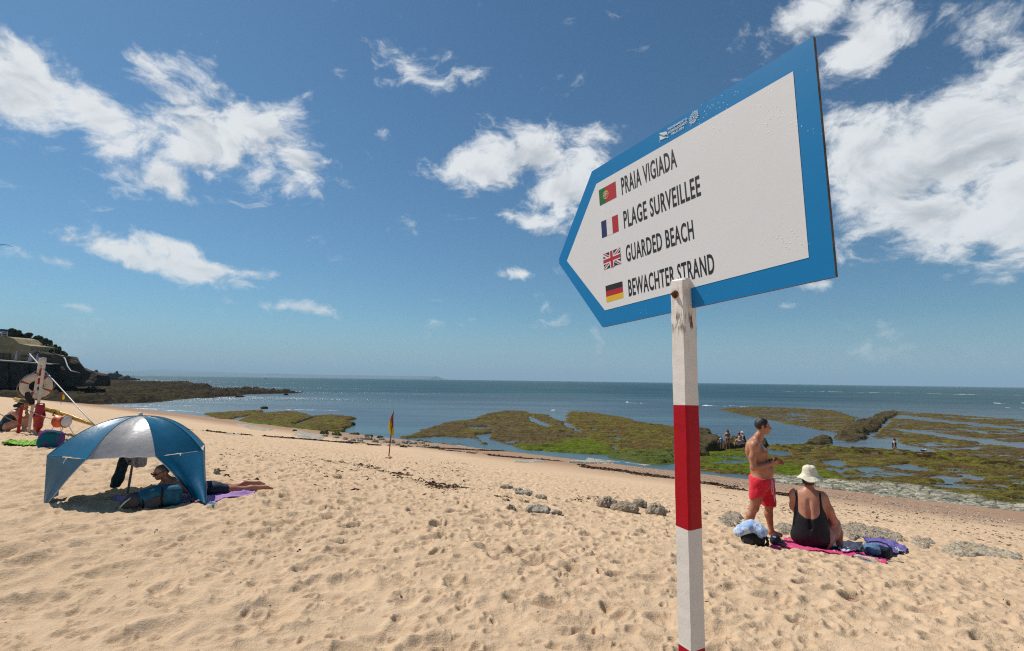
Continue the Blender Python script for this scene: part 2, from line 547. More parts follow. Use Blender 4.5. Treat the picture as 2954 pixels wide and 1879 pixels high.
# ================================================================ the sea
def sea_material():
    m, t, b = new_mat("sea_water")
    tcn = t.n('ShaderNodeTexCoord'); P = tcn.outputs['Object']
    ln = t.n('ShaderNodeVectorMath', operation='LENGTH'); t.l(P, ln.inputs[0]); dist = ln.outputs['Value']
    turf = t.noise(t.mapping(P, scale=(0.35, 1.0, 1)), 0.035, 5, 0.55, 0.4)
    near = t.smooth(dist, 60, 260)
    deep = t.mix(t.lin(turf, 0.36, 0.62), (0.010, 0.040, 0.062), (0.020, 0.085, 0.092))
    shal = t.mix(t.smooth(turf, 0.42, 0.62), (0.035, 0.060, 0.072), (0.070, 0.130, 0.135))
    base = t.mix(near, shal, deep)
    b.inputs['Roughness'].default_value = 0.6; b.inputs['Specular IOR Level'].default_value = 0.0
    t.l(base, b.inputs['Base Color'])
    gl = t.n('ShaderNodeBsdfGlossy'); gl.inputs['Roughness'].default_value = 0.21
    lw = t.n('ShaderNodeFresnel'); lw.inputs['IOR'].default_value = 1.33
    # ripples hide and tilt each other, so a real sea never mirrors fully even at a low angle
    fac = t.math('MINIMUM', lw.outputs[0], t.smooth(dist, 30, 300, 0.55, 0.26))
    mx = t.n('ShaderNodeMixShader'); t.l(fac, mx.inputs[0]); t.l(b.outputs[0], mx.inputs[1]); t.l(gl.outputs[0], mx.inputs[2])
    out = [n for n in t.t.nodes if n.type == 'OUTPUT_MATERIAL'][0]; t.l(mx.outputs[0], out.inputs[0])
    r1 = t.noise(t.mapping(P, rot=(0, 0, R(20)), scale=(0.45, 1.0, 1)), 2.6, 5, 0.62, 0.3)
    r2 = t.noise(t.mapping(P, rot=(0, 0, R(12)), scale=(0.25, 1.0, 1)), 0.22, 4, 0.6, 0.3)
    calm = t.lin(t.noise(t.mapping(P, rot=(0, 0, R(8)), scale=(0.18, 1, 1)), 0.02, 4, 0.6), 0.35, 0.65, 0.35, 1.0)
    amp = t.math('MULTIPLY', t.smooth(dist, 25, 140, 0.10, 1.0), calm)
    hgt = t.math('ADD', t.math('MULTIPLY', r1, 0.30), t.math('MULTIPLY', r2, 2.0))
    bp = t.n('ShaderNodeBump'); bp.inputs['Distance'].default_value = 1.0
    t.l(t.math('MULTIPLY', amp, 1.0), bp.inputs['Strength'])
    t.l(hgt, bp.inputs['Height']); t.l(bp.outputs[0], b.inputs['Normal']); t.l(bp.outputs[0], gl.inputs['Normal'])
    return m
M_SEA = sea_material()
sx_ = np.array([-40000, -8000, -2000, -400, 0, 400, 2000, 8000, 40000.0]); sy_ = np.array([-200, 0, 60, 200, 800, 3000, 10000, 40000.0])
SXg, SYg = np.meshgrid(sx_, sy_)
ii = np.arange(len(sy_) - 1)[:, None] * len(sx_) + np.arange(len(sx_) - 1)[None, :]
sea_o = mesh_obj("sea", np.stack([SXg.ravel(), SYg.ravel(), np.zeros(SXg.size)], -1),
                 np.stack([ii, ii + 1, ii + len(sx_) + 1, ii + len(sx_)], -1).reshape(-1, 4), M_SEA)
tag(sea_o, "blue-green sea with fine ripples reaching to the horizon", kind='structure')

# ================================================================ reefs laid bare by the tide
def poly_px(pts, ox, oy, k, z=0.05):
    return np.array([tuple(sea(ox + x * k, oy + y * k, z))[:2] for (x, y) in pts])
def poly_sd(x, y, P):
    """signed distance to polygon, positive inside"""
    d = np.full(x.shape, 1e9); ins = np.zeros(x.shape, bool)
    n = len(P)
    for i in range(n):
        a, b = P[i], P[(i + 1) % n]
        ex, ey = b - a
        wx, wy = x - a[0], y - a[1]
        t = np.clip((wx * ex + wy * ey) / (ex * ex + ey * ey + 1e-12), 0, 1)
        d = np.minimum(d, (wx - ex * t) ** 2 + (wy - ey * t) ** 2)
        c = ((a[1] <= y) & (b[1] > y)) | ((b[1] <= y) & (a[1] > y))
        ins ^= c & (x < a[0] + (y - a[1]) / (b[1] - a[1] + 1e-12) * ex)
    return np.where(ins, 1, -1) * np.sqrt(d)
A_ = (560, 1040, .3322); B_ = (1160, 1040, .3738); C_ = (2000, 1080, .3962)
REEFS = {
 'left_a': (A_, [(90, 466), (330, 446), (590, 435), (605, 446), (470, 480), (330, 505), (215, 516), (170, 490)], 0.30, 0),
 'left_b': (A_, [(380, 535), (440, 500), (520, 462), (880, 448), (1045, 490), (900, 552), (745, 588), (600, 578), (450, 556)], 0.34, 1),
 'left_c': (A_, [(790, 596), (880, 562), (1060, 490), (1180, 476), (1405, 503), (1340, 530), (1398, 546), (1320, 590), (1270, 622), (1120, 618), (1000, 612)], 0.42, 1),
 'mid_a': (B_, [(0, 592), (130, 550), (235, 510), (350, 478), (560, 455), (650, 413), (780, 390), (960, 392), (975, 410), (1120, 420), (1210, 462), (1265, 500), (1350, 545), (1480, 585), (1640, 640), (1660, 720), (1500, 722), (1300, 705), (1060, 690), (930, 684), (800, 665), (690, 640), (520, 640), (300, 645), (120, 615)], 0.22, 2),
 'mid_b': (B_, [(1285, 393), (1500, 408), (1750, 448), (1765, 466), (1900, 486), (2080, 512), (2330, 556), (2330, 700), (2085, 700), (1900, 720), (1680, 735), (1620, 660), (1450, 580), (1340, 520), (1270, 470)], 0.27, 1),
 'right_a': (C_, [(175, 256), (300, 241), (520, 236), (800, 248), (1020, 262), (1195, 315), (1160, 352), (1120, 400), (1060, 424), (900, 402), (700, 362), (500, 322), (330, 290)], 0.14, 2),
 'right_b': (C_, [(1440, 330), (1490, 270), (1900, 296), (2600, 345), (2600, 690), (2300, 640), (2100, 612), (1960, 592), (1760, 558), (1520, 505), (1300, 450), (1385, 385)], 0.13, 2),
 'near': (C_, [(0, 700), (0, 560), (60, 540), (250, 530), (430, 530), (560, 512), (800, 522), (1000, 530), (1480, 552), (1780, 578), (2100, 618), (2700, 668), (2700, 1060), (2408, 1004), (2050, 965), (1700, 925), (1400, 880), (1150, 850), (900, 800), (560, 745), (200, 720)], 0.17, 3),
}
WATERS = [  # channels and pools cut into the reefs
 (C_, [(960, 508), (1290, 462), (1450, 470), (1520, 508), (1760, 560), (1990, 602), (1780, 582), (1480, 549), (1000, 526)]),
 (C_, [(1450, 322), (1500, 298), (1580, 303), (1900, 340), (2600, 408), (2600, 425), (2000, 368), (1560, 326)]),
 (C_, [(1385, 392), (1500, 396), (1800, 430), (2100, 468), (2600, 532), (2600, 562), (2300, 528), (2050, 496), (1800, 455), (1560, 418)]),
 (C_, [(1930, 400), (2080, 410), (2200, 432), (2120, 430)]),
 (C_, [(520, 548), (700, 556), (720, 590), (640, 602), (540, 590)]),
 (C_, [(920, 628), (1060, 622), (1120, 650), (1040, 668)]), (C_, [(1400, 668), (1560, 650), (1720, 690), (1600, 700)]),
 (C_, [(1180, 680), (1300, 676), (1380, 690), (1240, 706)]), (C_, [(980, 690), (1100, 690), (1060, 712)]),
 (C_, [(1730, 742), (1820, 736), (1960, 776), (1860, 782)]), (C_, [(1980, 738), (2080, 742), (2060, 762)]), (C_, [(2170, 812), (2260, 812), (2280, 828)]),
 (C_, [(760, 560), (860, 556), (880, 572), (790, 576)]), (C_, [(800, 620), (880, 630), (860, 642)]),
 (B_, [(570, 572), (690, 560), (660, 600), (760, 640), (900, 668), (930, 690), (760, 662), (640, 630)]), (B_, [(60, 600), (330, 585), (560, 600), (600, 640), (300, 640)]),
 (B_, [(480, 508), (560, 512), (660, 512), (655, 526), (540, 524)]), (B_, [(975, 432), (1010, 440), (1060, 470), (1180, 510), (1130, 515), (1010, 480)]),
 (B_, [(1575, 588), (1660, 592), (1720, 620), (1640, 615)]), (B_, [(1455, 525), (1500, 526), (1480, 536)]), (B_, [(1700, 630), (1770, 635), (1740, 645)]),
 (C_, [(640, 280), (760, 288), (880, 305), (760, 302)]), (C_, [(800, 265), (870, 268), (840, 276)]), (A_, [(860, 556), (1040, 498), (1070, 498), (890, 566)]),
]
GREEN = [(B_, [(840, 660), (1180, 640), (1280, 605), (1480, 610), (1620, 660), (1680, 735), (1300, 720), (930, 690)]),
         (B_, [(1660, 720), (1900, 700), (2100, 690), (2100, 800), (1800, 760)]), (B_, [(420, 620), (560, 616), (620, 640), (480, 640)]),
         (A_, [(400, 530), (620, 540), (760, 560), (740, 590), (480, 570)]), (A_, [(800, 590), (900, 580), (1100, 600), (1080, 625)]),
         (C_, [(0, 570), (380, 560), (560, 620), (980, 680), (1040, 760), (1260, 780), (900, 790), (560, 740), (0, 690)])]
PALE = (C_, [(560, 722), (700, 728), (900, 752), (1180, 782), (1350, 786), (1560, 800), (1680, 816), (2000, 872), (2200, 912), (2408, 945), (2800, 1000), (2800, 1100), (2408, 1030), (1700, 960), (900, 830), (380, 745)])
PALE2 = (A_, [(370, 545), (470, 565), (640, 590), (820, 600), (1000, 620), (1180, 640), (1140, 700), (900, 690), (560, 660), (330, 610), (180, 635)])
rx, ry, rF = polar_grid(20.0, 190.0, 430, -44, 50, 980)
reef_polys = {k: poly_px(p, *c) for k, (c, p, h, q) in REEFS.items()}
wob1 = fbm(rx * .55, ry * .55, 101, 4, .55); wob2 = fbm(rx * 1.9, ry * 1.9, 111, 3, .55)
jit = 0.75 * wob1 + 0.28 * wob2
rz = np.full(rx.shape, -0.9); rid = np.full(rx.shape, -1)
best = np.full(rx.shape, -9.0)
for qi, (k, (c, p, h, q)) in enumerate(REEFS.items()):
    sd = poly_sd(rx, ry, reef_polys[k]) + jit
    zz = -0.5 + (0.5 + h * .75) * sstep(-0.55, 0.35, sd)
    better = sd > best
    rid = np.where(better & (sd > -1.0), qi, rid); best = np.maximum(best, sd)
    rz = np.maximum(rz, zz)
on = sstep(0.0, 1.2, best)
# bedding: long flat ledges along the strike plus a knobbly weed cover
strike = (rx * 0.9 + ry * 0.12)
lay = fbm(strike * 0.16, (ry - 0.25 * rx) * 0.8, 121, 3, .55)
rough = fbm(rx * 1.4, ry * 1.4, 131, 4, .6)
knob = np.abs(fbm(rx * 3.0, ry * 3.0, 141, 3, .6))
rz = rz + on * (0.09 * lay + 0.08 * rough + 0.05 * knob - 0.05)
ledge = np.floor((lay * 1.4 + 0.5 * rough) * 4) / 4
rz = rz + on * 0.06 * ledge
wsd = np.full(rx.shape, -9.0)
for c, p in WATERS:
    wsd = np.maximum(wsd, poly_sd(rx, ry, poly_px(p, *c)) + 0.30 * jit)
rz = rz - 0.55 * sstep(-0.25, 0.25, wsd) * (best > -1)
pale = np.maximum(poly_sd(rx, ry, poly_px(PALE[1], *PALE[0])), poly_sd(rx, ry, poly_px(PALE2[1], *PALE2[0]))) + 0.45 * jit
pool = fbm(rx * .30 + .2 * wob2, (ry + .2 * rx) * .75, 155, 4, .58)
rz = rz - 0.35 * sstep(.33, .45, pool) * (best > .6) * np.where(rid == 7, 1.0, .55)
drown = sstep(4.0, -3.0, rx - 9.0) * (rid == 7) * sstep(34.5, 29.0, SX * rx + SY * ry)
rz = rz - .16 * drown
palef = sstep(-0.1, 0.35, pale)
def cracks(x, y, cell, seed):
    gx, gy = x / cell, y / cell
    ix, iy = np.floor(gx), np.floor(gy)
    d1 = np.full(x.shape, 9.0); d2 = np.full(x.shape, 9.0); idn = np.zeros(x.shape)
    for ox in (-1, 0, 1):
        for oy in (-1, 0, 1):
            jx, jy = ix + ox, iy + oy
            d = np.hypot(gx - jx - _hash(jx, jy, seed), gy - jy - _hash(jx, jy, seed + 1)); hv = _hash(jx, jy, seed + 2)
            idn = np.where(d < d1, hv, idn); d2 = np.minimum(d2, np.maximum(d, d1)); d1 = np.minimum(d1, d)
    return d2 - d1, idn
ck, ckid = cracks(rx * .72 + .42 * ry + .25 * wob1, (ry * .8 - .6 * rx) * 1.9 + .25 * wob1, 1.25, 163)
crackf = sstep(.10, .02, ck)
pz = 0.055 + 0.05 * (ckid - .5) + 0.05 * fbm(rx * .35, ry * 1.1, 151, 3) - .05 * crackf - 0.11 * drown
rz = np.where((rid == 7), rz * (1 - palef) + pz * palef, rz)
gsd = np.full(rx.shape, -9.0)
for c, p in GREEN:
    gsd = np.maximum(gsd, poly_sd(rx, ry, poly_px(p, *c)) + 0.9 * wob1)
greenf = sstep(-0.5, 1.2, gsd)
# albedo
n1_ = 0.5 + 0.5 * fbm(rx * .8, ry * .8, 171, 4, .6); n2_ = 0.5 + 0.5 * fbm(rx * 4.2, ry * 4.2, 181, 3, .6)
def lerp(a, b, f): return a + (b - a) * np.asarray(f)[..., None]
brown = np.array([0.165, 0.110, 0.036]); dark = np.array([0.055, 0.036, 0.013]); olive = np.array([0.185, 0.165, 0.026]); green = np.array([0.135, 0.195, 0.009]); tan = np.array([0.27, 0.20, 0.11]); palec = np.array([0.56, 0.52, 0.38]); paled = np.array([0.26, 0.26, 0.22])
col = lerp(np.broadcast_to(brown, rx.shape + (3,)), olive, sstep(.38, .66, n1_))
col = lerp(col, np.array([.150, .108, .050]), np.isin(rid, (3, 5, 6)) * sstep(.25, .6, vnoise(rx * .25, ry * .4, 191)) * .85)
col = lerp(col, dark, sstep(.55, .8, n2_) * .8)
col = lerp(col, green, greenf * (0.55 + .45 * sstep(.35, .6, n2_)))
col = lerp(col, tan, sstep(.70, .80, n1_ * .6 + n2_ * .5) * (1 - greenf) * np.where(np.isin(rid, (7,)), .9, .25))
pc = lerp(np.broadcast_to(palec, rx.shape + (3,)), paled, sstep(.50, .66, n2_ * .6 + n1_ * .4))
pc = pc * (.82 + .36 * ckid[:, None]); pc = lerp(pc, np.array([.10, .09, .06]), crackf * .85)
col = np.where((rid == 7)[:, None], lerp(col, pc, palef), col)
sd_near = poly_sd(rx, ry, reef_polys['near'])

def reef_material():
    m, t, b = new_mat("reef_rock")
    tcn = t.n('ShaderNodeTexCoord'); P = tcn.outputs['Object']
    ca = t.n('ShaderNodeAttribute', attribute_name='albedo')
    tuft = t.noise(P, 11.0, 6, 0.68); clump = t.noise(t.mapping(P, rot=(0, 0, R(-20)), scale=(.7, 1.6, 1)), 2.2, 6, 0.62, .4)
    c = t.mix(t.lin(tuft, 0.32, 0.62, 0.72, 0.0), ca.outputs['Color'], (0.014, 0.011, 0.004))
    c = t.mix(t.smooth(clump, 0.50, 0.64, 0.0, 0.55), c, (0.030, 0.021, 0.008))
    sc = t.n('ShaderNodeMix', data_type='RGBA', blend_type='MULTIPLY'); sc.inputs[0].default_value = 1.0
    t.l(c, sc.inputs[6]); gain = t.lin(clump, 0.25, 0.55, 1.55, 0.95)
    cb = t.n('ShaderNodeCombineXYZ')
    for i in range(3): t.l(gain, cb.inputs[i])
    t.l(cb.outputs[0], sc.inputs[7])
    t.l(sc.outputs[2], b.inputs['Base Color'])
    b.inputs['Roughness'].default_value = 0.8
    b.inputs['Specular IOR Level'].default_value = 0.04
    bp = t.n('ShaderNodeBump'); bp.inputs['Distance'].default_value = 0.16; bp.inputs['Strength'].default_value = 1.0
    t.l(t.math('ADD', t.math('MULTIPLY', tuft, .7), clump), bp.inputs['Height']); t.l(bp.outputs[0], b.inputs['Normal'])
    return m
M_REEF = reef_material()
REEF_LABEL = {'left_a': "thin weed-covered reef slab nearest the sand at the left bay", 'left_b': "green-topped reef slab between two narrow cracks",
 'left_c': "reef slab with undercut dark edge beside the boulders", 'mid_a': "broad brown reef tongue with a tidal channel behind the small flag",
 'mid_b': "olive reef slab behind the striped post", 'right_a': "long low brown reef bank beyond the standing man",
 'right_b': "striped reef flats split by bright water channels", 'near': "mossy reef platform with pools edged by pale limestone"}
zmax = rz[rF].max(axis=1)
fid = rid[rF].max(axis=1)
for qi, k in enumerate(REEFS):
    sel = (fid == qi) & (zmax > -0.25)
    F = rF[sel]; used = np.unique(F); rm = np.full(len(rx), -1); rm[used] = np.arange(len(used))
    o = mesh_obj("reef", np.stack([rx, ry, rz], -1)[used], rm[F], M_REEF)
    set_attr(o, 'albedo', col[used])
    tag(o, REEF_LABEL[k], kind='structure')
def reef_z(x, y):
    i = np.argmin((rx - x) ** 2 + (ry - y) ** 2)
    return max(0.0, float(rz[i]))
# ================================================================ the striped post with its arrow board
SO = Vector((0.31874, 1.87036, EYE + 0.50841))
SU = Vector((0.48386852, -0.87421253, 0.04029539)); SN = Vector((-0.87465662, -0.48461923, -0.01095406)); SV = Vector((-0.0291041, 0.02994431, 0.99912776))
def on_board(px, py):
    d = px_dir(px, py); C0 = Vector((0, 0, EYE))
    t = (SO - C0).dot(SN) / d.dot(SN)
    q = C0 + d * t - SO
    return (q.dot(SU), q.dot(SV))
def bp_(u, v, n=0.0):
    return SO + SU * u + SV * v + SN * n

def chipped_paint(name, col, under, amount=0.63, rough=0.45, scale=18.0, stain=None, spec=0.3):
    m, t, b = new_mat(name)
    tcn = t.n('ShaderNodeTexCoord'); P = tcn.outputs['Object']
    grime = t.noise(P, 6.0, 5, 0.6)
    fine = t.noise(P, 60.0, 4, 0.6)
    c = t.mix(t.lin(grime, 0.35, 0.75, 0.0, 0.35), col, tuple(x * 0.72 for x in col))
    wear = t.noise(t.mapping(P, scale=(1, 1, 0.45)), scale, 8, 0.7, 0.4)
    f = t.smooth(wear, amount, amount + 0.03)
    if stain:
        sp = t.n('ShaderNodeSeparateXYZ'); t.l(P, sp.inputs[0])
        run = t.noise(t.mapping(P, scale=(1, 1, .22)), 70.0, 4, .6)
        band = t.math('MULTIPLY', t.smooth(sp.outputs[2], stain - .115, stain - .075), t.smooth(sp.outputs[2], stain - .035, stain - .06))
        f = t.math('MAXIMUM', f, t.math('MULTIPLY', band, t.smooth(run, .47, .60)))
        low = t.math('MULTIPLY', t.smooth(sp.outputs[2], stain - .20, stain - .05), t.smooth(run, .45, .7))
        c = t.mix(t.math('MULTIPLY', low, .45), c, (.42, .27, .16))
    t.l(t.mix(f, c, under), b.inputs['Base Color'])
    t.l(t.lin(fine, 0.2, 0.8, rough - 0.1, rough + 0.15), b.inputs['Roughness'])
    b.inputs['Specular IOR Level'].default_value = spec
    bp = t.n('ShaderNodeBump'); bp.inputs['Distance'].default_value = 0.0012; bp.inputs['Strength'].default_value = 0.7
    h = t.math('SUBTRACT', t.math('ADD', t.noise(P, 45.0, 5, 0.6), t.math('MULTIPLY', t.noise(P, 150.0, 2, 0.5), 0.3)), t.math('MULTIPLY', f, 0.9))
    t.l(h, bp.inputs['Height']); t.l(bp.outputs[0], b.inputs['Normal'])
    return m
M_PWHITE = chipped_paint("post_white_paint", (0.78, 0.725, 0.66), (0.13, 0.075, 0.04), 0.640, stain=1.685)
M_PRED = chipped_paint("post_red_paint", (0.42, 0.004, 0.014), (0.42, 0.26, 0.19), 0.675, 0.40, 26.0, spec=0.18)
M_BOLT = mat("rusty_steel", (0.15, 0.065, 0.028), 0.8, 0.35, 180.0, 0.001, 260.0, 0.3)

def board_mat(name, col):
    """printed film on a board: small pits and scratches, a little bird dirt"""
    m, t, b = new_mat(name)
    tcn = t.n('ShaderNodeTexCoord'); P = tcn.outputs['Object']
    soft = t.noise(P, 3.0, 4, 0.55)
    v = t.n('ShaderNodeTexVoronoi'); t.l(P, v.inputs['Vector']); v.inputs['Scale'].default_value = 95.0
    dens = t.noise(P, 5.5, 3, 0.5)
    dot = t.math('MULTIPLY', t.smooth(v.outputs['Distance'], 0.20, 0.10), t.smooth(dens, 0.53, 0.66))
    scr = t.noise(t.mapping(P, rot=(0.5, 0.3, 0.2), scale=(2, 40, 40)), 3.0, 3, 0.5)
    dot = t.math('MAXIMUM', dot, t.math('MULTIPLY', t.smooth(scr, 0.745, 0.77), 0.5))
    c = t.mix(t.lin(soft, 0.3, 0.75, 0.0, 0.16), col, tuple(x * 0.75 for x in col))
    spotc = (0.62, 0.63, 0.60) if col[0] < 0.3 else (0.42, 0.40, 0.36)
    t.l(t.mix(t.math('MULTIPLY', dot, 0.6), c, spotc), b.inputs['Base Color'])
    b.inputs['Roughness'].default_value = 0.38
    b.inputs['Specular IOR Level'].default_value = 0.4
    bp = t.n('ShaderNodeBump'); bp.inputs['Distance'].default_value = 0.0006; bp.inputs['Strength'].default_value = 0.8
    t.l(t.math('ADD', dot, t.math('MULTIPLY', t.noise(P, 14, 3, .5), .6)), bp.inputs['Height']); t.l(bp.outputs[0], b.inputs['Normal'])
    return m
M_BBLUE = board_mat("board_blue", (0.001, 0.185, 0.45))
M_BWHITE = board_mat("board_white", (0.72, 0.72, 0.715))
M_BEDGE = mat("board_edge", (0.16, 0.10, 0.06), 0.8, 0.3, 60)
M_INK = mat("black_print", (0.014, 0.013, 0.013), 0.5, 0.1, 40)
M_WHITEPRINT = mat("white_print", (0.62, 0.66, 0.68), 0.5, 0.05, 40)

SIGN = empty("beach_sign", (0.522, 1.522, float(sand_z([0.522], [1.522])[0])), "blue and white arrow board naming a guarded beach, bolted to a red and white post", "sign")
SIGN_INV = Matrix.Translation(-SIGN.location)
def sgn(pts): return [Vector(p) - SIGN.location for p in pts]

# post: sits astride the board, front cheek proud of it
PWU, PF, PB = 0.0285, 0.034, -0.021       # half width, front, back
pu0, pv_top = 0.378, -0.218
hU = Vector((SU.x, SU.y, 0)).normalized(); hN = Vector((SN.x, SN.y, 0)).normalized()
pc = bp_(pu0, -0.6); pc = Vector((pc.x, pc.y, 0)) + hU * 0.012   # the board leans a touch, the post does not
def z_at(px, py):
    d = px_dir(px, py); a = pc - Vector((0, 0, 0))
    t = (a.x * hN.x + a.y * hN.y) / (d.x * hN.x + d.y * hN.y)
    return EYE + d.z * t
z_top = (bp_(0.40, -0.217)).z + 0.004
z_b1, z_b2, z_b3 = z_at(1960, 1166), z_at(1968, 1511), z_at(1985, 1852)
z_g = SIGN.location.z - 0.45
rnd = random.Random(3)
def ring_post(z, inset=0.0):
    b = 0.006
    out = []
    for (su, sn) in ((-1, 1), (1, 1), (1, -1), (-1, -1)):
        cu = (PWU - inset) * su; cn = (PF - inset) if sn > 0 else (PB + inset)
        for k in (0, 1):
            first = (k == 0)
            # bevelled corner: two points per corner
            if (su * sn < 0) == first: q = pc + hU * (cu - b * su) + hN * cn
            else: q = pc + hU * cu + hN * (cn - b * sn)
            q = Vector((q.x + rnd.uniform(-.0006, .0006), q.y + rnd.uniform(-.0006, .0006), z + rnd.uniform(-.0022, .0022)))
            out.append(q)
    # order around
    c = sum(out, Vector()) / 8
    out.sort(key=lambda p: math.atan2((p - c).dot(hN), (p - c).dot(hU)))
    return out
zs = [z_g, z_b3, z_b3 + .0012]
def span(a, b, n): return list(np.linspace(a, b, n))
zs = span(z_g, z_b3, 8) + span(z_b3 + .008, z_b2, 14) + span(z_b2 + .008, z_b1, 14) + span(z_b1 + .008, z_top - .006, 18)
V, F, MI = [], [], []
for z in zs: V += ring_post(z)
V += ring_post(z_top, 0.004)
nz_ = len(zs) + 1
zz_ = zs + [z_top]
for i in range(nz_ - 1):
    zc = 0.5 * (zz_[i] + zz_[i + 1])
    mi = 1 if (zc < z_b3 or (z_b2 < zc < z_b1)) else 0
    for k in range(8):
        F.append((i * 8 + k, i * 8 + (k + 1) % 8, (i + 1) * 8 + (k + 1) % 8, (i + 1) * 8 + k)); MI.append(mi)
F.append(tuple((nz_ - 1) * 8 + k for k in range(8))); MI.append(0)
post = mesh_obj("post", sgn(V), F, [M_PWHITE, M_PRED], SIGN, smooth=False, midx=MI)
post['label'] = "square wooden post painted in red and white bands"

# board
outer = [on_board(*p) for p in ((1612.2, 753), (1707.5, 494.8), (2345.8, 104.7), (2410.5, 798.5), (1738, 944.6))]
tip = outer[0]
outer = [(tip[0] + .004, tip[1] + .012), (tip[0] + .0005, tip[1] + 0.002), (tip[0] + .003, tip[1] - .004), (tip[0] + .0015, tip[1] - .012)][::-1] + outer[1:]
inner = [on_board(*p) for p in ((1635.7, 753.3), (1720.8, 531), (2288.3, 206.4), (2333.7, 743.5), (1745.5, 895.8))]
def plate(name, poly, n0, n1, mats, parent):
    n = len(poly)
    V = [bp_(u, v, n1) for u, v in poly] + [bp_(u, v, n0) for u, v in poly]
    F = [tuple(range(n)), tuple(range(2 * n - 1, n - 1, -1))] + [(i, n + i, n + (i + 1) % n, (i + 1) % n) for i in range(n)]
    return mesh_obj(name, sgn(V), F, mats, parent, smooth=False, midx=[0, len(mats) - 1] + [len(mats) - 1] * n if len(mats) > 1 else None)
board = plate("board", outer, -0.010, 0.0, [M_BBLUE, M_BEDGE], SIGN)
board['label'] = "blue-bordered arrow board with a chipped tip"
plate("white_panel", inner, 0.0002, 0.0008, [M_BWHITE], board)

def flat_poly(name, polys, mats, parent, n):
    """printed shapes lying on the board: polys = [(material index, [(u, v)...], lift)]"""
    V, F, MI = [], [], []
    for (mi, poly, lift) in polys:
        b = len(V)
        V += [bp_(u, v, n + lift) for u, v in poly]
        F.append(tuple(range(b, b + len(poly)))); MI.append(mi)
    me_v = sgn(V)
    # keep every face turned to the front
    F2 = []
    for f in F:
        nn = (me_v[f[1]] - me_v[f[0]]).cross(me_v[f[2]] - me_v[f[1]])
        F2.append(f if nn.dot(SN) > 0 else f[::-1])
    return mesh_obj(name, me_v, F2, mats, parent, smooth=False, midx=MI)

def text_mesh(body, bold=0.0, space=1.0):
    cu = bpy.data.curves.new("lettering", 'FONT')
    cu.body = body; cu.size = 1.0; cu.resolution_u = 3; cu.offset = bold; cu.space_character = space
    cu.fill_mode = 'FRONT'
    o = bpy.data.objects.new("lettering", cu); COL.objects.link(o)
    dg = bpy.context.evaluated_depsgraph_get()
    me = bpy.data.meshes.new_from_object(o.evaluated_get(dg))
    bpy.data.objects.remove(o); bpy.data.curves.remove(cu)
    return me
def lettering(body, quad, parent, m, n, bold=0.0, name="lettering", space=1.0, place=None):
    """quad: bottom left, bottom right, top left as (u, v)"""
    me = text_mesh(body, bold, space)
    co = np.array([v.co[:] for v in me.vertices])
    x0, x1 = co[:, 0].min(), co[:, 0].max(); y0, y1 = 0.0, 0.69
    cap = co[:, 1].max(); y1 = cap
    ylow = min(0.0, co[:, 1].min()) * 0.0
    bl, br, tl = [Vector((q[0], q[1])) for q in quad]
    for v in me.vertices:
        a = (v.co.x - x0) / (x1 - x0); b = (v.co.y - ylow) / (y1 - ylow)
        p = bl + (br - bl) * a + (tl - bl) * b
        v.co = (place or (lambda u, w: bp_(u, w, n) - SIGN.location))(p.x, p.y)
    me.materials.clear(); me.materials.append(m)
    me.update()
    o = bpy.data.objects.new(name, me); COL.objects.link(o); o.parent = parent
    return o
k2 = lambda x, y: on_board(1700 + x * .32634, 400 + y * .32634)
NP = 0.0013
for body, bl, br, tl, lab in (
    ("PRAIA VIGIADA", (292, 497), (778, 247), (279, 349), "black words PRAIA VIGIADA"),
    ("PLAGE SURVEILLEE", (311, 794), (990, 498), (300, 644), "black words PLAGE SURVEILLEE"),
    ("GUARDED BEACH", (331, 1091), (930, 883), (320, 947), "black words GUARDED BEACH"),
    ("BEWACHTER STRAND", (352, 1394), (1113, 1186), (342, 1248), "black words BEWACHTER STRAND")):
    o = lettering(body, (k2(*bl), k2(*br), k2(*tl)), board, M_INK, NP, 0.020, space=1.10)
    o['label'] = lab

def quad_uv(c, a, b):
    (tl, tr, br, bl) = [Vector(q) for q in c]
    top = tl + (tr - tl) * a; bot = bl + (br - bl) * a
    p = top + (bot - top) * b
    return (p.x, p.y)
def flat_col(name, c): return mat(name, c, 0.5, 0.06, 50)
M_FR = flat_col("flag_red", (0.42, 0.012, 0.022)); M_FG = flat_col("flag_green", (0.008, 0.12, 0.03)); M_FY = flat_col("flag_yellow", (0.72, 0.45, 0.01))
M_FB = flat_col("flag_navy", (0.010, 0.018, 0.10)); M_FK = flat_col("flag_black", (0.012, 0.011, 0.011)); M_FW = flat_col("flag_white", (0.70, 0.69, 0.68))
FM = [M_FR, M_FG, M_FY, M_FB, M_FK, M_FW]
def rect(c, a0, b0, a1, b1): return [quad_uv(c, a0, b0), quad_uv(c, a1, b0), quad_uv(c, a1, b1), quad_uv(c, a0, b1)]
def disc(c, a, b, ra, rb, n=20): return [quad_uv(c, a + ra * math.cos(t), b + rb * math.sin(t)) for t in np.linspace(0, 2 * math.pi, n, endpoint=False)]
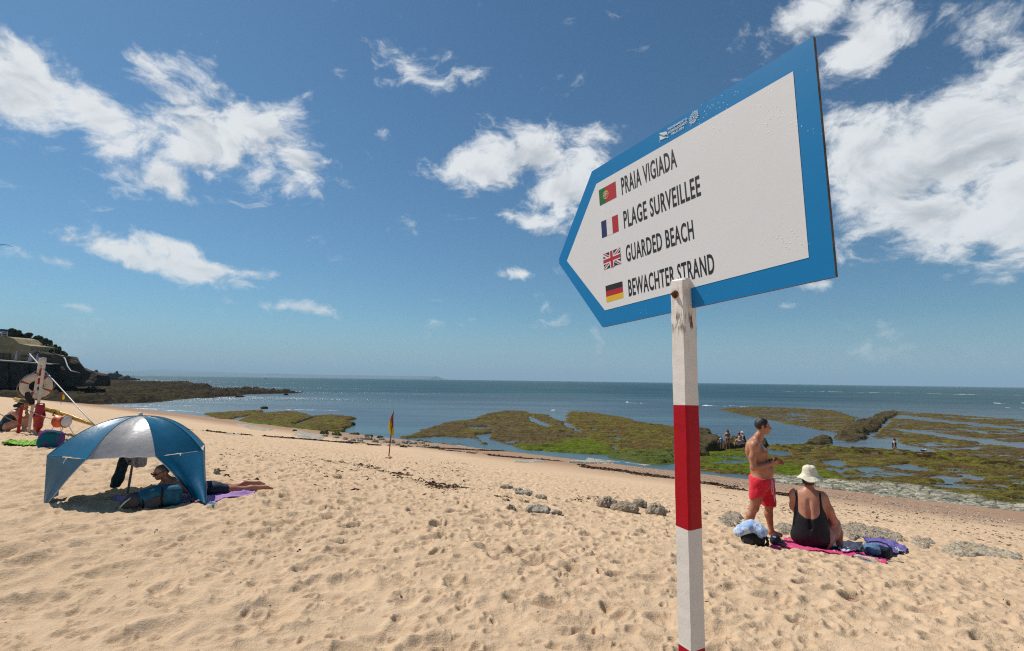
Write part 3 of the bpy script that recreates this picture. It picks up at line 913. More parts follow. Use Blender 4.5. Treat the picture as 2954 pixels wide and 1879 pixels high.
# Portugal
c = [k2(86, 460), k2(233, 378), k2(242, 520), k2(95, 597)]
P = [(1, rect(c, 0, 0, .40, 1), 0), (0, rect(c, .4, 0, 1, 1), 0)]
def ringp(c, a, b, ra, rb, w, mi, lift, n=20):
    out = []
    for i in range(n):
        t0, t1 = 2 * math.pi * i / n, 2 * math.pi * (i + 1) / n
        out.append((mi, [quad_uv(c, a + ra * math.cos(t0), b + rb * math.sin(t0)), quad_uv(c, a + ra * math.cos(t1), b + rb * math.sin(t1)),
                         quad_uv(c, a + (ra - w) * math.cos(t1), b + (rb - w * 1.5) * math.sin(t1)), quad_uv(c, a + (ra - w) * math.cos(t0), b + (rb - w * 1.5) * math.sin(t0))], lift))
    return out
P += ringp(c, .4, .5, .168, .255, .026, 2, .0004)
P += [(2, rect(c, .24, .47, .56, .53), .0003), (2, rect(c, .375, .26, .425, .74), .0003)]
P += [(5, [quad_uv(c, a, b) for a, b in ((.31, .34), (.49, .34), (.49, .55), (.40, .68), (.31, .55))], .0006),
      (0, [quad_uv(c, a, b) for a, b in ((.325, .36), (.475, .36), (.475, .55), (.40, .655), (.325, .55))], .0008),
      (5, [quad_uv(c, a, b) for a, b in ((.355, .40), (.445, .40), (.445, .53), (.40, .60), (.355, .53))], .0010)]
P += [(3, disc(c, a, b, .012, .018, 8), .0012) for a, b in ((.40, .43), (.40, .49), (.40, .55), (.37, .49), (.43, .49))]
o = flat_poly("flag_print", P, FM, board, NP); o['label'] = "green and red flag with a yellow armillary emblem"
# France
c = [k2(106, 737), k2(253, 671), k2(262, 820), k2(115, 882)]
o = flat_poly("flag_print", [(3, rect(c, 0, 0, .32, 1), 0), (5, rect(c, .32, 0, .66, 1), 0), (0, rect(c, .66, 0, 1, 1), 0)], FM, board, NP); o['label'] = "blue, white and red flag in upright stripes"
# United Kingdom
c = [k2(124, 1025), k2(273, 963), k2(283, 1105), k2(134, 1163)]
P = [(3, rect(c, 0, 0, 1, 1), 0)]
def diag(mi, pts, lift): P.append((mi, [quad_uv(c, a, b) for a, b in pts], lift))
diag(5, ((0, 0), (.12, 0), (1, .86), (1, 1), (.88, 1), (0, .14)), .0003)
diag(5, ((1, 0), (1, .14), (.12, 1), (0, 1), (0, .86), (.88, 0)), .0004)
diag(0, ((0, 0), (.065, 0), (.5, .43), (.5, .5), (.46, .5)), .0006); diag(0, ((1, 1), (.935, 1), (.5, .57), (.5, .5), (.54, .5)), .0006)
diag(0, ((1, 0), (1, .065), (.57, .5), (.5, .5), (.5, .44)), .0006); diag(0, ((0, 1), (0, .935), (.43, .5), (.5, .5), (.5, .56)), .0006)
P += [(5, rect(c, .38, 0, .62, 1), .0008), (5, rect(c, 0, .32, 1, .68), .0009), (0, rect(c, .43, 0, .57, 1), .0011), (0, rect(c, 0, .395, 1, .605), .0012)]
o = flat_poly("flag_print", P, FM, board, NP); o['label'] = "red, white and navy flag with crossed diagonals"
# Germany
c = [k2(145, 1305), k2(294, 1262), k2(303, 1408), k2(155, 1450)]
o = flat_poly("flag_print", [(4, rect(c, 0, 0, 1, .333), 0), (0, rect(c, 0, .333, 1, .667), 0), (2, rect(c, 0, .667, 1, 1), 0)], FM, board, NP); o['label'] = "black, red and gold flag"
# small print on the blue border
k3 = lambda x, y: on_board(1850 + x * .10443, 280 + y * .10443)
for body, bl, br, tl in (("EQUIPAMENTO", (745, 925), (1278, 628), (736, 868)), ("HOMOLOGADO", (752, 1025), (1284, 718), (742, 962)), ("PELO ISN", (852, 1062), (1184, 872), (842, 1000))):
    o = lettering(body, (k3(*bl), k3(*br), k3(*tl)), board, M_WHITEPRINT, NP, 0.02); o['label'] = "small white words " + body
wave = [(502, 1000), (600, 985), (690, 950), (712, 975), (740, 1055), (700, 1040), (640, 1055), (570, 1050), (520, 1030)]
wave2 = [(505, 1078), (570, 1090), (660, 1118), (752, 1110), (750, 1135), (690, 1128), (600, 1175), (525, 1195)]
o = flat_poly("emblem_print", [(0, [k3(*p) for p in wave], 0), (0, [k3(*p) for p in wave2], 0), (0, [k3(*p) for p in ((512, 1185), (524, 1190), (526, 1270), (518, 1270))], 0),
      (0, [k3(*p) for p in ((735, 1050), (757, 1110), (750, 1135), (738, 1100))], 0)], [M_WHITEPRINT], board, NP); o['label'] = "small white pennant print"
lettering("I.S.N.", (k3(535, 1062), k3(690, 1105), k3(528, 1018)), board, M_WHITEPRINT, NP + .0003, 0.02)
ea, eb = 1455, 560
P = []
def er(t, r, sx=1.0): return k3(ea + r * math.cos(t) * .72 + r * math.sin(t) * .12, eb - r * math.sin(t) - r * math.cos(t) * .42)
for i in range(24):
    t0, t1 = 2 * math.pi * i / 24, 2 * math.pi * (i + 1) / 24
    P.append((0, [er(t0, 92), er(t1, 92), er(t1, 78), er(t0, 78)], 0))
for i in range(8):
    t = 2 * math.pi * i / 8 + .2
    P.append((0, [er(t - .09, 28), er(t + .09, 28), er(t + .05, 74), er(t - .05, 74)], 0))
P.append((0, [er(t, 26) for t in np.linspace(0, 2 * math.pi, 10, endpoint=False)], 0))
for i in range(15):
    t = math.pi * (-.28 + 1.56 * i / 14)
    P.append((0, [er(t - .10, 104), er(t + .02, 100), er(t + .12, 150 + 28 * (i % 2)), er(t, 168 + 22 * (i % 3)), er(t - .10, 140)], 0))
for i in range(6):
    t = math.pi * (1.30 + .40 * i / 5)
    P.append((0, [er(t - .08, 112), er(t + .08, 112), er(t + .07, 175 + 25 * (i % 2)), er(t - .07, 165)], 0))
o = flat_poly("emblem_print", P, [M_WHITEPRINT], board, NP); o['label'] = "small white coat of arms print"

# rusty bolt through the front cheek
bc = Vector((pc.x, pc.y, z_at(1951, 856))) + hN * PF + hU * (-0.006)
q = hN.to_track_quat('Z', 'Y').to_matrix().to_4x4()
Mb = Matrix.Translation(bc - SIGN.location) @ q
bolt = lathe("bolt", [(0.0115, 0.0), (0.0115, 0.0018), (0.0085, 0.0020), (0.0083, 0.0085), (0.0070, 0.0102), (0.0, 0.0104)], M_BOLT, SIGN, 6, Mb, smooth=False)
lathe("washer", [(0.0125, 0.0001), (0.0125, 0.0016), (0.006, 0.0017)], M_BOLT, bolt, 20, Mb)
lathe("threaded_end", [(0.0042, 0.009), (0.0042, 0.0150), (0.0034, 0.0160), (0.0, 0.0161)], M_BOLT, bolt, 12, Mb)
# ================================================================ smooth solids: distance fields turned into meshes
def V3(p): return np.array(p, dtype=np.float32)
def sd_cone(P, a, b, ra, rb):
    a, b = V3(a), V3(b); ba = b - a
    t = np.clip(((P - a) @ ba) / max(1e-9, float(ba @ ba)), 0, 1)
    d = P - a - t[..., None] * ba
    return np.sqrt((d * d).sum(-1)) - (ra + (rb - ra) * t)
def rotm(rx=0, ry=0, rz=0):
    from mathutils import Euler
    return np.array(Euler((rx, ry, rz)).to_matrix(), dtype=np.float32)
def sd_ell(P, c, r, M=None):
    q = P - V3(c)
    if M is not None: q = q @ M          # into the local frame
    r = V3(r)
    k0 = np.sqrt(((q / r) ** 2).sum(-1)); k1 = np.sqrt(((q / (r * r)) ** 2).sum(-1))
    return np.where(k1 > 1e-9, k0 * (k0 - 1.0) / np.maximum(k1, 1e-9), -r.min())
def sd_box(P, c, h, rd=0.0, M=None):
    q = P - V3(c)
    if M is not None: q = q @ M
    q = np.abs(q) - (V3(h) - rd)
    return np.sqrt((np.maximum(q, 0) ** 2).sum(-1)) + np.minimum(q.max(-1), 0) - rd
def smin(a, b, k):
    h = np.clip(0.5 + 0.5 * (b - a) / k, 0, 1)
    return b + (a - b) * h - k * h * (1 - h)
def smax(a, b, k): return -smin(-a, -b, k)
def chain(P, pts, rads, k=0.02):
    d = None
    for i in range(len(pts) - 1):
        e = sd_cone(P, pts[i], pts[i + 1], rads[i], rads[i + 1])
        d = e if d is None else smin(d, e, k)
    return d

def surface(fn, lo, hi, h):
    """surface nets over fn(P) on a grid; returns verts, quads"""
    ax = [np.arange(lo[i] - h, hi[i] + 1.5 * h, h, dtype=np.float32) for i in range(3)]
    G = np.stack(np.meshgrid(*ax, indexing='ij'), -1)
    D = fn(G).astype(np.float32)
    S = D < 0
    n = D.shape
    c = [(i, j, k) for i in (0, 1) for j in (0, 1) for k in (0, 1)]
    sl = lambda o: tuple(slice(o[a], n[a] - 1 + o[a]) for a in range(3))
    cnt = sum(S[sl(o)].astype(np.int8) for o in c)
    act = (cnt > 0) & (cnt < 8)
    idx = np.full(act.shape, -1, dtype=np.int64)
    ci = np.argwhere(act); idx[act] = np.arange(len(ci))
    acc = np.zeros((len(ci), 3), np.float32); num = np.zeros(len(ci), np.float32)
    def vals(o): return D[ci[:, 0] + o[0], ci[:, 1] + o[1], ci[:, 2] + o[2]]
    for o in c:
        for a in range(3):
            if o[a] == 0:
                p = list(o); p[a] = 1
                va, vb = vals(o), vals(p)
                m = (va < 0) != (vb < 0)
                t = np.where(m, va / np.where(np.abs(va - vb) < 1e-12, 1, va - vb), 0)
                q = np.array(o, np.float32)[None, :].repeat(len(ci), 0); q[:, a] = t
                acc += np.where(m[:, None], q, 0); num += m
    V = (ci + acc / np.maximum(num, 1)[:, None]) * h + np.array([x[0] for x in ax], np.float32)
    Q = []
    for a in range(3):
        b, d = (a + 1) % 3, (a + 2) % 3
        s0 = [slice(1, n[i] - 1) for i in range(3)]; s0[a] = slice(0, n[a] - 1)
        s1 = list(s0); s1[a] = slice(1, n[a])
        A, B = S[tuple(s0)], S[tuple(s1)]
        e = np.argwhere(A != B)
        if not len(e): continue
        fl = A[e[:, 0], e[:, 1], e[:, 2]]
        g = e.copy()
        for i in range(3):
            if i != a: g[:, i] += 1
        def cell(db, dd):
            q = g.copy(); q[:, b] += db; q[:, d] += dd
            return idx[q[:, 0], q[:, 1], q[:, 2]]
        f = np.stack([cell(-1, -1), cell(0, -1), cell(0, 0), cell(-1, 0)], -1)
        f[~fl] = f[~fl][:, ::-1]
        Q.append(f)
    Q = np.concatenate(Q); Q = Q[(Q >= 0).all(1)]
    return V, Q
def relax(V, Q, it=2, f=0.5):
    for _ in range(it):
        acc = np.zeros_like(V); num = np.zeros(len(V), np.float32)
        for k in range(4):
            a, b = Q[:, k], Q[:, (k + 1) % 4]
            np.add.at(acc, a, V[b]); np.add.at(num, a, 1); np.add.at(acc, b, V[a]); np.add.at(num, b, 1)
        V = V * (1 - f) + f * acc / np.maximum(num, 1)[:, None]
    return V
def solid(name, fn, lo, hi, h, m, parent=None, smooth_it=1, extra=None, loc=None):
    V, Q = surface(fn, lo, hi, h)
    if smooth_it: V = relax(V, Q, smooth_it)
    if extra:
        for (fn2, lo2, hi2, h2) in extra:
            v2, q2 = surface(fn2, lo2, hi2, h2)
            v2 = relax(v2, q2, 1)
            Q = np.concatenate([Q, q2 + len(V)]); V = np.concatenate([V, v2])
    return mesh_obj(name, V, Q, m, parent, True, loc=loc)
def n3(P, s, seed=0):
    """cheap smooth 3-D wobble"""
    x, y, z = P[..., 0] * s, P[..., 1] * s, P[..., 2] * s
    return (np.sin(x * 1.0 + 1.3 * seed + 1.7 * np.sin(y * 1.3 + seed)) + np.sin(y * 1.1 + 2.1 * seed + 1.5 * np.sin(z * 1.2 + .5))
            + np.sin(z * .9 + .7 * seed + 1.6 * np.sin(x * 1.4 + 2.0))) / 3.0

def skin_mat(name, col, tan=0.0):
    m, t, b = new_mat(name)
    tcn = t.n('ShaderNodeTexCoord'); P = tcn.outputs['Object']
    a = t.noise(P, 7.0, 4, 0.6); f = t.noise(P, 90.0, 3, 0.6)
    red = (col[0] * 1.02, col[1] * 0.78, col[2] * 0.68); pale = tuple(min(.8, c * 1.12) for c in col)
    c = t.mix(t.smooth(a, 0.35, 0.7), red, pale)
    c = t.mix(t.smooth(f, 0.60, 0.75, 0.0, 0.22), c, (col[0] * .45, col[1] * .35, col[2] * .3))
    t.l(c, b.inputs['Base Color'])
    b.inputs['Roughness'].default_value = 0.45; b.inputs['Specular IOR Level'].default_value = 0.4
    b.inputs['Subsurface Weight'].default_value = 0.12
    b.inputs['Subsurface Radius'].default_value = (0.012, 0.004, 0.002); b.inputs['Subsurface Scale'].default_value = 1.0
    bp = t.n('ShaderNodeBump'); bp.inputs['Distance'].default_value = 0.0012
    t.l(f, bp.inputs['Height']); t.l(bp.outputs[0], b.inputs['Normal'])
    return m

# ---------------------------------------------------------------- people
def unit(v): v = V3(v); return v / np.linalg.norm(v)
def sd_hand(P, wrist, elbow, palm_dir, fing_dir, curl=0.5, side=1, s=1.0):
    """palm, four fingers of different lengths bent at the knuckles, thumb from the side of the palm near its base"""
    w = V3(wrist); f = unit(fing_dir); nrm = unit(V3(palm_dir) - f * float(V3(palm_dir) @ f)); lat = np.cross(f, nrm) * side
    M = np.stack([lat, nrm, f], -1).astype(np.float32)
    d = sd_box(P, w + f * .050 * s, (0.040 * s, 0.014 * s, 0.048 * s), 0.013 * s, M)
    d = smin(d, sd_cone(P, w - f * .03 * s, w + f * .03 * s, 0.025 * s, 0.027 * s), 0.02 * s)
    for i, (off, ln) in enumerate(((0.030, .072), (0.010, .080), (-0.010, .075), (-0.029, .060))):
        k = w + f * .094 * s + lat * off * s
        d1 = unit(f * math.cos(curl) + nrm * math.sin(curl)); d2 = unit(f * math.cos(2.1 * curl) + nrm * math.sin(2.1 * curl))
        spread = lat * (off * 0.18)
        j = k + (d1 + spread) * ln * .50 * s; e = j + d2 * ln * .50 * s
        d = smin(d, chain(P, [k - f * .02 * s, k, j, e], [.0095 * s, .0095 * s, .0088 * s, .0072 * s], .006), 0.006)
    tb = w + f * .022 * s + lat * .030 * s
    tm = tb + unit(f * .6 + lat * .7 + nrm * .35) * .040 * s; te = tm + unit(f * .9 + lat * .1 + nrm * .45) * .034 * s
    return smin(d, chain(P, [tb, tm, te], [.0125 * s, .0105 * s, .0085 * s], .008), 0.010)
def sd_head(P, c, fwd, up=(0, 0, 1), s=1.0):
    """c = centre of the skull; fwd = where the face looks"""
    f = unit(fwd); u = unit(V3(up) - f * float(V3(up) @ f)); l = np.cross(u, f)
    c = V3(c); q = lambda a, b, e: c + l * a * s + f * b * s + u * e * s
    M = np.stack([l, f, u], -1).astype(np.float32)
    d = sd_ell(P, q(0, -.012, .018), (.075 * s, .094 * s, .090 * s), M)
    d = smin(d, sd_ell(P, q(0, .028, -.050), (.058 * s, .066 * s, .066 * s), M), .03 * s)
    d = smin(d, sd_ell(P, q(0, .066, -.096), (.026 * s, .024 * s, .022 * s), M), .03 * s)     # chin
    d = smin(d, sd_cone(P, q(-.03, .078, .012), q(.03, .078, .012), .012 * s, .012 * s), .014 * s)   # brow
    d = smin(d, chain(P, [q(0, .086, .004), q(0, .104, -.026), q(0, .112, -.036)], [.009 * s, .011 * s, .013 * s], .006), .008 * s)  # nose
    for k in (-1, 1):
        d = smin(d, sd_ell(P, q(.013 * k, .098, -.038), (.010 * s, .012 * s, .008 * s), M), .006 * s)
        d = smin(d, sd_ell(P, q(.048 * k, .055, -.030), (.020 * s, .022 * s, .020 * s), M), .02 * s)   # cheek
        d = smax(d, -sd_ell(P, q(.030 * k, .092, -.004), (.015 * s, .014 * s, .008 * s), M), .010 * s)  # socket
        d = smin(d, sd_ell(P, q(.029 * k, .078, -.005), (.012 * s, .012 * s, .010 * s), M), .003 * s)   # eyeball and lid
        e = sd_ell(P, q(.079 * k, -.008, -.018), (.010 * s, .020 * s, .032 * s), M)
        e = smax(e, -sd_ell(P, q(.089 * k, -.004, -.018), (.007 * s, .011 * s, .020 * s), M), .005 * s)
        d = smin(d, e, .006 * s)
    d = smin(d, sd_cone(P, q(-.018, .092, -.066), q(.018, .092, -.066), .007 * s, .007 * s), .006 * s)    # lips
    d = smin(d, sd_cone(P, q(-.015, .090, -.078), q(.015, .090, -.078), .008 * s, .008 * s), .006 * s)
    d = smax(d, -sd_cone(P, q(-.020, .101, -.0725), q(.020, .101, -.0725), .0022 * s, .0022 * s), .004 * s)
    return d
def frame_at(pt, rot):
    return Matrix.Translation(pt) @ Matrix.Rotation(rot, 4, 'Z')
def azim(p): return math.atan2(p[0], p[1])
def stand_z(p): return float(sand_z(np.array([p[0]]), np.array([p[1]]))[0])
M_SKIN_MAN = skin_mat("tanned_skin", (0.40, 0.195, 0.115))
M_SKIN_WOMAN = skin_mat("sunned_skin", (0.43, 0.225, 0.140))
M_SKIN_FAIR = skin_mat("fair_skin", (0.50, 0.30, 0.215))
M_HAIR_DARK = mat("dark_hair", (0.022, 0.017, 0.014), 0.45, 0.5, 120, 0.004, 160)
M_HAIR_BROWN = mat("brown_hair", (0.050, 0.022, 0.012), 0.45, 0.4, 120, 0.004, 160)
M_HAIR_GREY = mat("grey_hair", (0.16, 0.145, 0.13), 0.5, 0.4, 120, 0.004, 160)
M_RED = mat("red_swim_shorts", (0.72, 0.020, 0.040), 0.75, 0.10, 14, 0.010, 22, 0.2, sheen=0.2)
M_CORD = mat("white_cord", (0.7, 0.68, 0.66), 0.8)
M_BLACKSUIT = mat("black_swimsuit", (0.010, 0.010, 0.012), 0.55, 0.2, 20, 0.004, 16, 0.3)
M_HAT = mat("cream_canvas", (0.72, 0.66, 0.50), 0.85, 0.06, 25, 0.006, 40, 0.2)

# ---------------- the standing man (local x to the right of the picture, y away, z up)
mp_ = Vector((3.45, 6.98, 0)); mp_.z = stand_z(mp_) + .005
MAN = empty("person", mp_, "standing man in red swim shorts with clasped hands, looking out to sea", "person", rot=-azim(mp_)); MAN.scale = (.90, .94, .91)
def man_limbs(P):
    pel = (-.055, 0, .80)
    d = sd_ell(P, (-.060, 0, .82), (.135, .175, .14))
    d = smin(d, sd_ell(P, (-.055, 0, .97), (.150, .165, .17)), .06)
    d = smin(d, sd_ell(P, (.020, 0, .955), (.108, .125, .115)), .06)                    # belly
    d = smin(d, sd_ell(P, (-.105, 0, 1.20), (.140, .185, .185), rotm(0, R(-6), 0)), .07)     # chest
    d = smin(d, sd_ell(P, (-.015, -.075, 1.215), (.075, .085, .070)), .05)              # pectorals
    d = smin(d, sd_ell(P, (-.015, .075, 1.215), (.075, .085, .070)), .05)
    d = smin(d, sd_cone(P, (-.125, -.150, 1.345), (-.125, .150, 1.345), .062, .062), .06)   # shoulder line
    d = smin(d, sd_ell(P, (-.205, -.075, 1.27), (.045, .075, .105)), .05)               # shoulder blades
    d = smin(d, sd_ell(P, (-.205, .075, 1.27), (.045, .075, .105)), .05)
    d = smax(d, -sd_cone(P, (-.262, 0, 1.34), (-.225, 0, .92), .016, .018), .05)        # furrow of the spine
    d = smin(d, chain(P, [(-.125, 0, 1.36), (-.060, 0, 1.45), (-.012, 0, 1.53)], [.075, .060, .056], .03), .05)
    # right arm, the near one
    d = smin(d, sd_ell(P, (-.125, -.205, 1.325), (.064, .062, .075)), .05)
    d = smin(d, chain(P, [(-.125, -.205, 1.31), (-.150, -.232, 1.17), (-.150, -.245, 1.02)], [.054, .050, .041], .03), .03)
    d = smin(d, chain(P, [(-.150, -.245, 1.02), (-.07, -.225, 1.030), (.085, -.120, 1.075)], [.043, .043, .027], .02), .025)
    # left arm, the far one
    d = smin(d, sd_ell(P, (-.110, .205, 1.325), (.064, .062, .075)), .05)
    d = smin(d, chain(P, [(-.110, .205, 1.31), (-.110, .235, 1.17), (-.095, .240, 1.04)], [.054, .049, .041], .03), .03)
    d = smin(d, chain(P, [(-.095, .240, 1.04), (-.01, .200, 1.05), (.125, .060, 1.105)], [.043, .041, .027], .02), .025)
    # near leg stepped back, far leg straight
    d = smin(d, chain(P, [(-.085, -.095, .80), (-.125, -.105, .55), (-.165, -.110, .42)], [.098, .076, .060], .04), .05)
    d = smin(d, sd_ell(P, (-.140, -.110, .425), (.046, .050, .055)), .03)
    d = smin(d, chain(P, [(-.165, -.110, .42), (-.215, -.115, .30), (-.275, -.118, .075)], [.056, .058, .034], .03), .03)
    d = smin(d, sd_cone(P, (-.275, -.118, .06), (-.135, -.135, .025), .040, .030), .03)
    d = smin(d, chain(P, [(.005, .095, .80), (.035, .100, .55), (.040, .100, .43)], [.098, .074, .058], .04), .05)
    d = smin(d, chain(P, [(.040, .100, .43), (.030, .100, .31), (.060, .100, .075)], [.054, .057, .034], .03), .03)
    d = smin(d, sd_cone(P, (.050, .100, .045), (.180, .115, .022), .042, .030), .03)
    return d
HDM = ((.002, 0, 1.610), (1.0, .10, -.04), (-.10, 0, 1))
def man_head(P): return smin(sd_head(P, *HDM), sd_cone(P, (-.060, 0, 1.45), (-.005, 0, 1.55), .058, .055), .03)
hr = lambda P: sd_hand(P, (.085, -.120, 1.075), None, (-.15, .9, .35), (.80, .45, .12), .55, 1)
hl = lambda P: sd_hand(P, (.125, .060, 1.105), None, (0, -.9, -.3), (.85, -.35, -.05), .35, -1)
body = solid("body", man_limbs, (-.36, -.32, -.02), (.30, .32, 1.55), .0095, M_SKIN_MAN, MAN, 1,
             extra=[(man_head, (-.13, -.12, 1.44), (.16, .12, 1.74), .0055), (hr, (.03, -.19, .98), (.34, .10, 1.18), .0042), (hl, (.07, -.10, 1.00), (.36, .12, 1.20), .0042)])
def man_hair(P):
    c, f, u = HDM
    d = sd_ell(P, (-.014, 0, 1.630), (.103, .0835, .097))
    cut = (P[..., 0] - .052) + 0.55 * np.maximum(0, 1.665 - P[..., 2]) * (P[..., 2] < 1.665)
    d = smax(d, (P[..., 0] - .050) - 0.35 * (P[..., 2] - 1.62), .008)         # hairline falls back
    d = smax(d, -(P[..., 2] - 1.555 + 0.30 * (P[..., 0] + .05)), .008)        # nape
    d = smax(d, -sd_ell(P, (-.050, 0, 1.735), (.040, .045, .040)), .01)       # bald crown
    d = smax(d, -sd_ell(P, (.000, .085, 1.592), (.022, .03, .040)), .006); d = smax(d, -sd_ell(P, (.000, -.085, 1.592), (.022, .03, .040)), .006)
    return d + .0025 * n3(P, 160, 2)
solid("hair", man_hair, (-.13, -.10, 1.50), (.10, .10, 1.74), .005, M_HAIR_DARK, MAN, 1)
def man_shorts(P):
    d = sd_ell(P, (-.060, 0, .80), (.155, .192, .15))
    d = smin(d, sd_cone(P, (-.060, -.02, .86), (-.060, .02, .86), .150, .150), .05)
    a = chain(P, [(-.088, -.095, .78), (-.120, -.102, .58)], [.122, .108], .03)
    a = smax(a, -(P[..., 2] - .575 - .35 * (P[..., 0] + .12)), .012)
    b = chain(P, [(.008, .095, .78), (.036, .100, .44)], [.124, .104], .03)
    b = smax(b, -(P[..., 2] - .435), .012)
    d = smin(smin(d, a, .04), b, .04)
    d = smax(d, P[..., 2] - .862 + .10 * (P[..., 0] + .06), .01)
    return d + .006 * n3(P, 38, 1) * np.clip((.84 - P[..., 2]) * 8, 0, 1) + .003 * np.sin(P[..., 1] * 160) * np.clip((P[..., 2] - .80) * 12, 0, 1)
shorts = solid("swim_shorts", man_shorts, (-.27, -.26, .40), (.20, .26, .90), .0085, M_RED, MAN, 1)
shorts['label'] = "bright red swim shorts with a white drawstring"
tube("drawstring", [(.092, -.065, .845), (.104, -.085, .80), (.106, -.10, .70), (.112, -.098, .62), (.120, -.085, .54)], .0045, M_CORD, shorts, 6)
tube("drawstring", [(.088, -.072, .845), (.088, -.115, .79), (.086, -.128, .71), (.088, -.125, .64)], .0045, M_CORD, shorts, 6)

# ---------------- the woman sitting with her back to us
wp_ = ground(2342, 1587, False)
wp_.z = stand_z(wp_)
WOM = empty("person", wp_, "woman in black swimsuit and cream bucket hat sitting on the pink towel", "person", rot=-azim(wp_)); WOM.scale = (.88, .93, 1.02)
def wom_torso(P):
    d = sd_ell(P, (.0, .03, .125), (.255, .165, .145))                       # seat
    d = smin(d, sd_ell(P, (.0, .035, .27), (.215, .150, .17)), .08)
    d = smin(d, sd_ell(P, (-.005, .05, .44), (.190, .125, .17)), .08)
    d = smin(d, sd_ell(P, (-.01, .085, .54), (.185, .110, .14)), .07)
    d = smin(d, sd_cone(P, (-.150, .095, .615), (.125, .095, .610), .060, .060), .07)
    d = smin(d, sd_ell(P, (.135, .17, .42), (.085, .085, .085)), .05)         # bust seen past the arm
    d = smin(d, sd_ell(P, (-.120, .17, .42), (.085, .085, .085)), .05)
    d = smax(d, -sd_cone(P, (-.01, -.045, .56), (-.005, -.105, .26), .010, .014), .05)
    return d
def wom_skin(P):
    d = wom_torso(P)
    d = smin(d, chain(P, [(-.010, .10, .63), (.0, .115, .70), (.012, .125, .75)], [.070, .055, .052], .03), .05)
    # right arm reaching down to the knee
    d = smin(d, sd_ell(P, (.165, .095, .590), (.062, .065, .075)), .05)
    d = smin(d, chain(P, [(.175, .095, .585), (.235, .10, .45), (.290, .12, .335)], [.062, .058, .046], .03), .035)
    d = smin(d, chain(P, [(.290, .12, .335), (.262, .24, .31), (.22, .34, .31)], [.046, .040, .028], .02), .025)
    # left arm, mostly in front of her
    d = smin(d, sd_ell(P, (-.190, .11, .590), (.060, .065, .075)), .05)
    d = smin(d, chain(P, [(-.195, .12, .58), (-.205, .20, .44), (-.16, .28, .35)], [.058, .054, .044], .03), .035)
    d = smin(d, chain(P, [(-.16, .28, .35), (-.06, .38, .33), (.02, .42, .33)], [.044, .038, .028], .02), .025)
    # right leg: thigh raised, shin down to the sand
    d = smin(d, chain(P, [(.150, .06, .115), (.250, .22, .175), (.300, .33, .255)], [.112, .098, .074], .04), .06)
    d = smin(d, chain(P, [(.300, .34, .25), (.335, .345, .15), (.350, .33, .03)], [.070, .062, .040], .03), .03)
    d = smin(d, sd_cone(P, (.350, .34, .015), (.370, .46, .0), .040, .030), .03)
    d = smin(d, chain(P, [(-.12, .12, .11), (-.05, .34, .17), (.02, .46, .26)], [.11, .094, .072], .04), .06)
    d = smin(d, chain(P, [(.02, .46, .26), (.08, .50, .13), (.11, .50, .0)], [.068, .058, .04], .03), .03)
    d = smin(d, sd_cone(P, (.11, .51, -.01), (.14, .62, -.02), .040, .030), .03)
    return d
HDW = ((.022, .150, .830), (.42, .90, -.06), (0, .05, 1))
def wom_head(P): return smin(sd_head(P, *HDW), sd_cone(P, (.0, .115, .69), (.018, .135, .77), .053, .050), .03)
wh = lambda P: sd_hand(P, (.02, .42, .33), None, (0, .1, -1), (.9, .35, -.1), .5, 1)
wh2 = lambda P: sd_hand(P, (.22, .34, .31), None, (0, .1, -1), (-.75, .6, -.1), .5, -1)
solid("body", wom_skin, (-.30, -.16, -.06), (.44, .66, .80), .0095, M_SKIN_WOMAN, WOM, 1,
      extra=[(wom_head, (-.10, .0, .68), (.16, .30, .97), .0055), (wh, (-.02, .36, .22), (.24, .56, .40), .0045), (wh2, (.05, .30, .22), (.28, .52, .40), .0045)])
def wom_suit(P):
    d = wom_torso(P) - .0065
    x, y, z = P[..., 0], P[..., 1], P[..., 2]
    # low scooped back: an arch open at the top, with straps over the shoulders
    w_ = np.where(z > .30, .128 + .010 * np.clip((z - .30) / .3, 0, 1), 0.0)
    scoop = np.maximum(np.abs(x + .012) - .132, -(z - .36) + 0.75 * np.clip((x + .012) ** 2 / .07, 0, 1) * .35)
    scoop = np.where(y < .16, scoop, np.maximum(np.abs(x + .012) - .115, -(z - .50)))
    d = smax(d, -scoop, .008)
    # arm openings
    for s_ in (-1, 1):
        d = smax(d, -sd_ell(P, (s_ * .235 + (-.012), .08, .56), (.078, .20, .150)), .008)
    d = smax(d, z - .672, .01)
    # leg openings
    d = smax(d, -chain(P, [(.235, .10, .06), (.32, .30, .18)], [.125, .12], .03), .008)
    d = smax(d, -chain(P, [(-.12, .30, .10), (.02, .46, .26)], [.125, .12], .03), .008)
    return d
solid("swimsuit", wom_suit, (-.30, -.16, -.05), (.30, .34, .70), .0075, M_BLACKSUIT, WOM, 1)
def wom_hair(P):
    d = sd_ell(P, (.010, .135, .835), (.088, .100, .100))
    d = smin(d, sd_ell(P, (-.005, .095, .775), (.075, .065, .060)), .03)
    f = unit((.42, .90, 0))
    d = smax(d, (P - V3((.022, .150, .83))) @ f - .018, .01)
    d = smax(d, -(P[..., 2] - .735), .02)
    return d + .004 * n3(P, 90, 4)
solid("hair", wom_hair, (-.10, .0, .70), (.12, .26, .95), .006, M_HAIR_BROWN, WOM, 1)
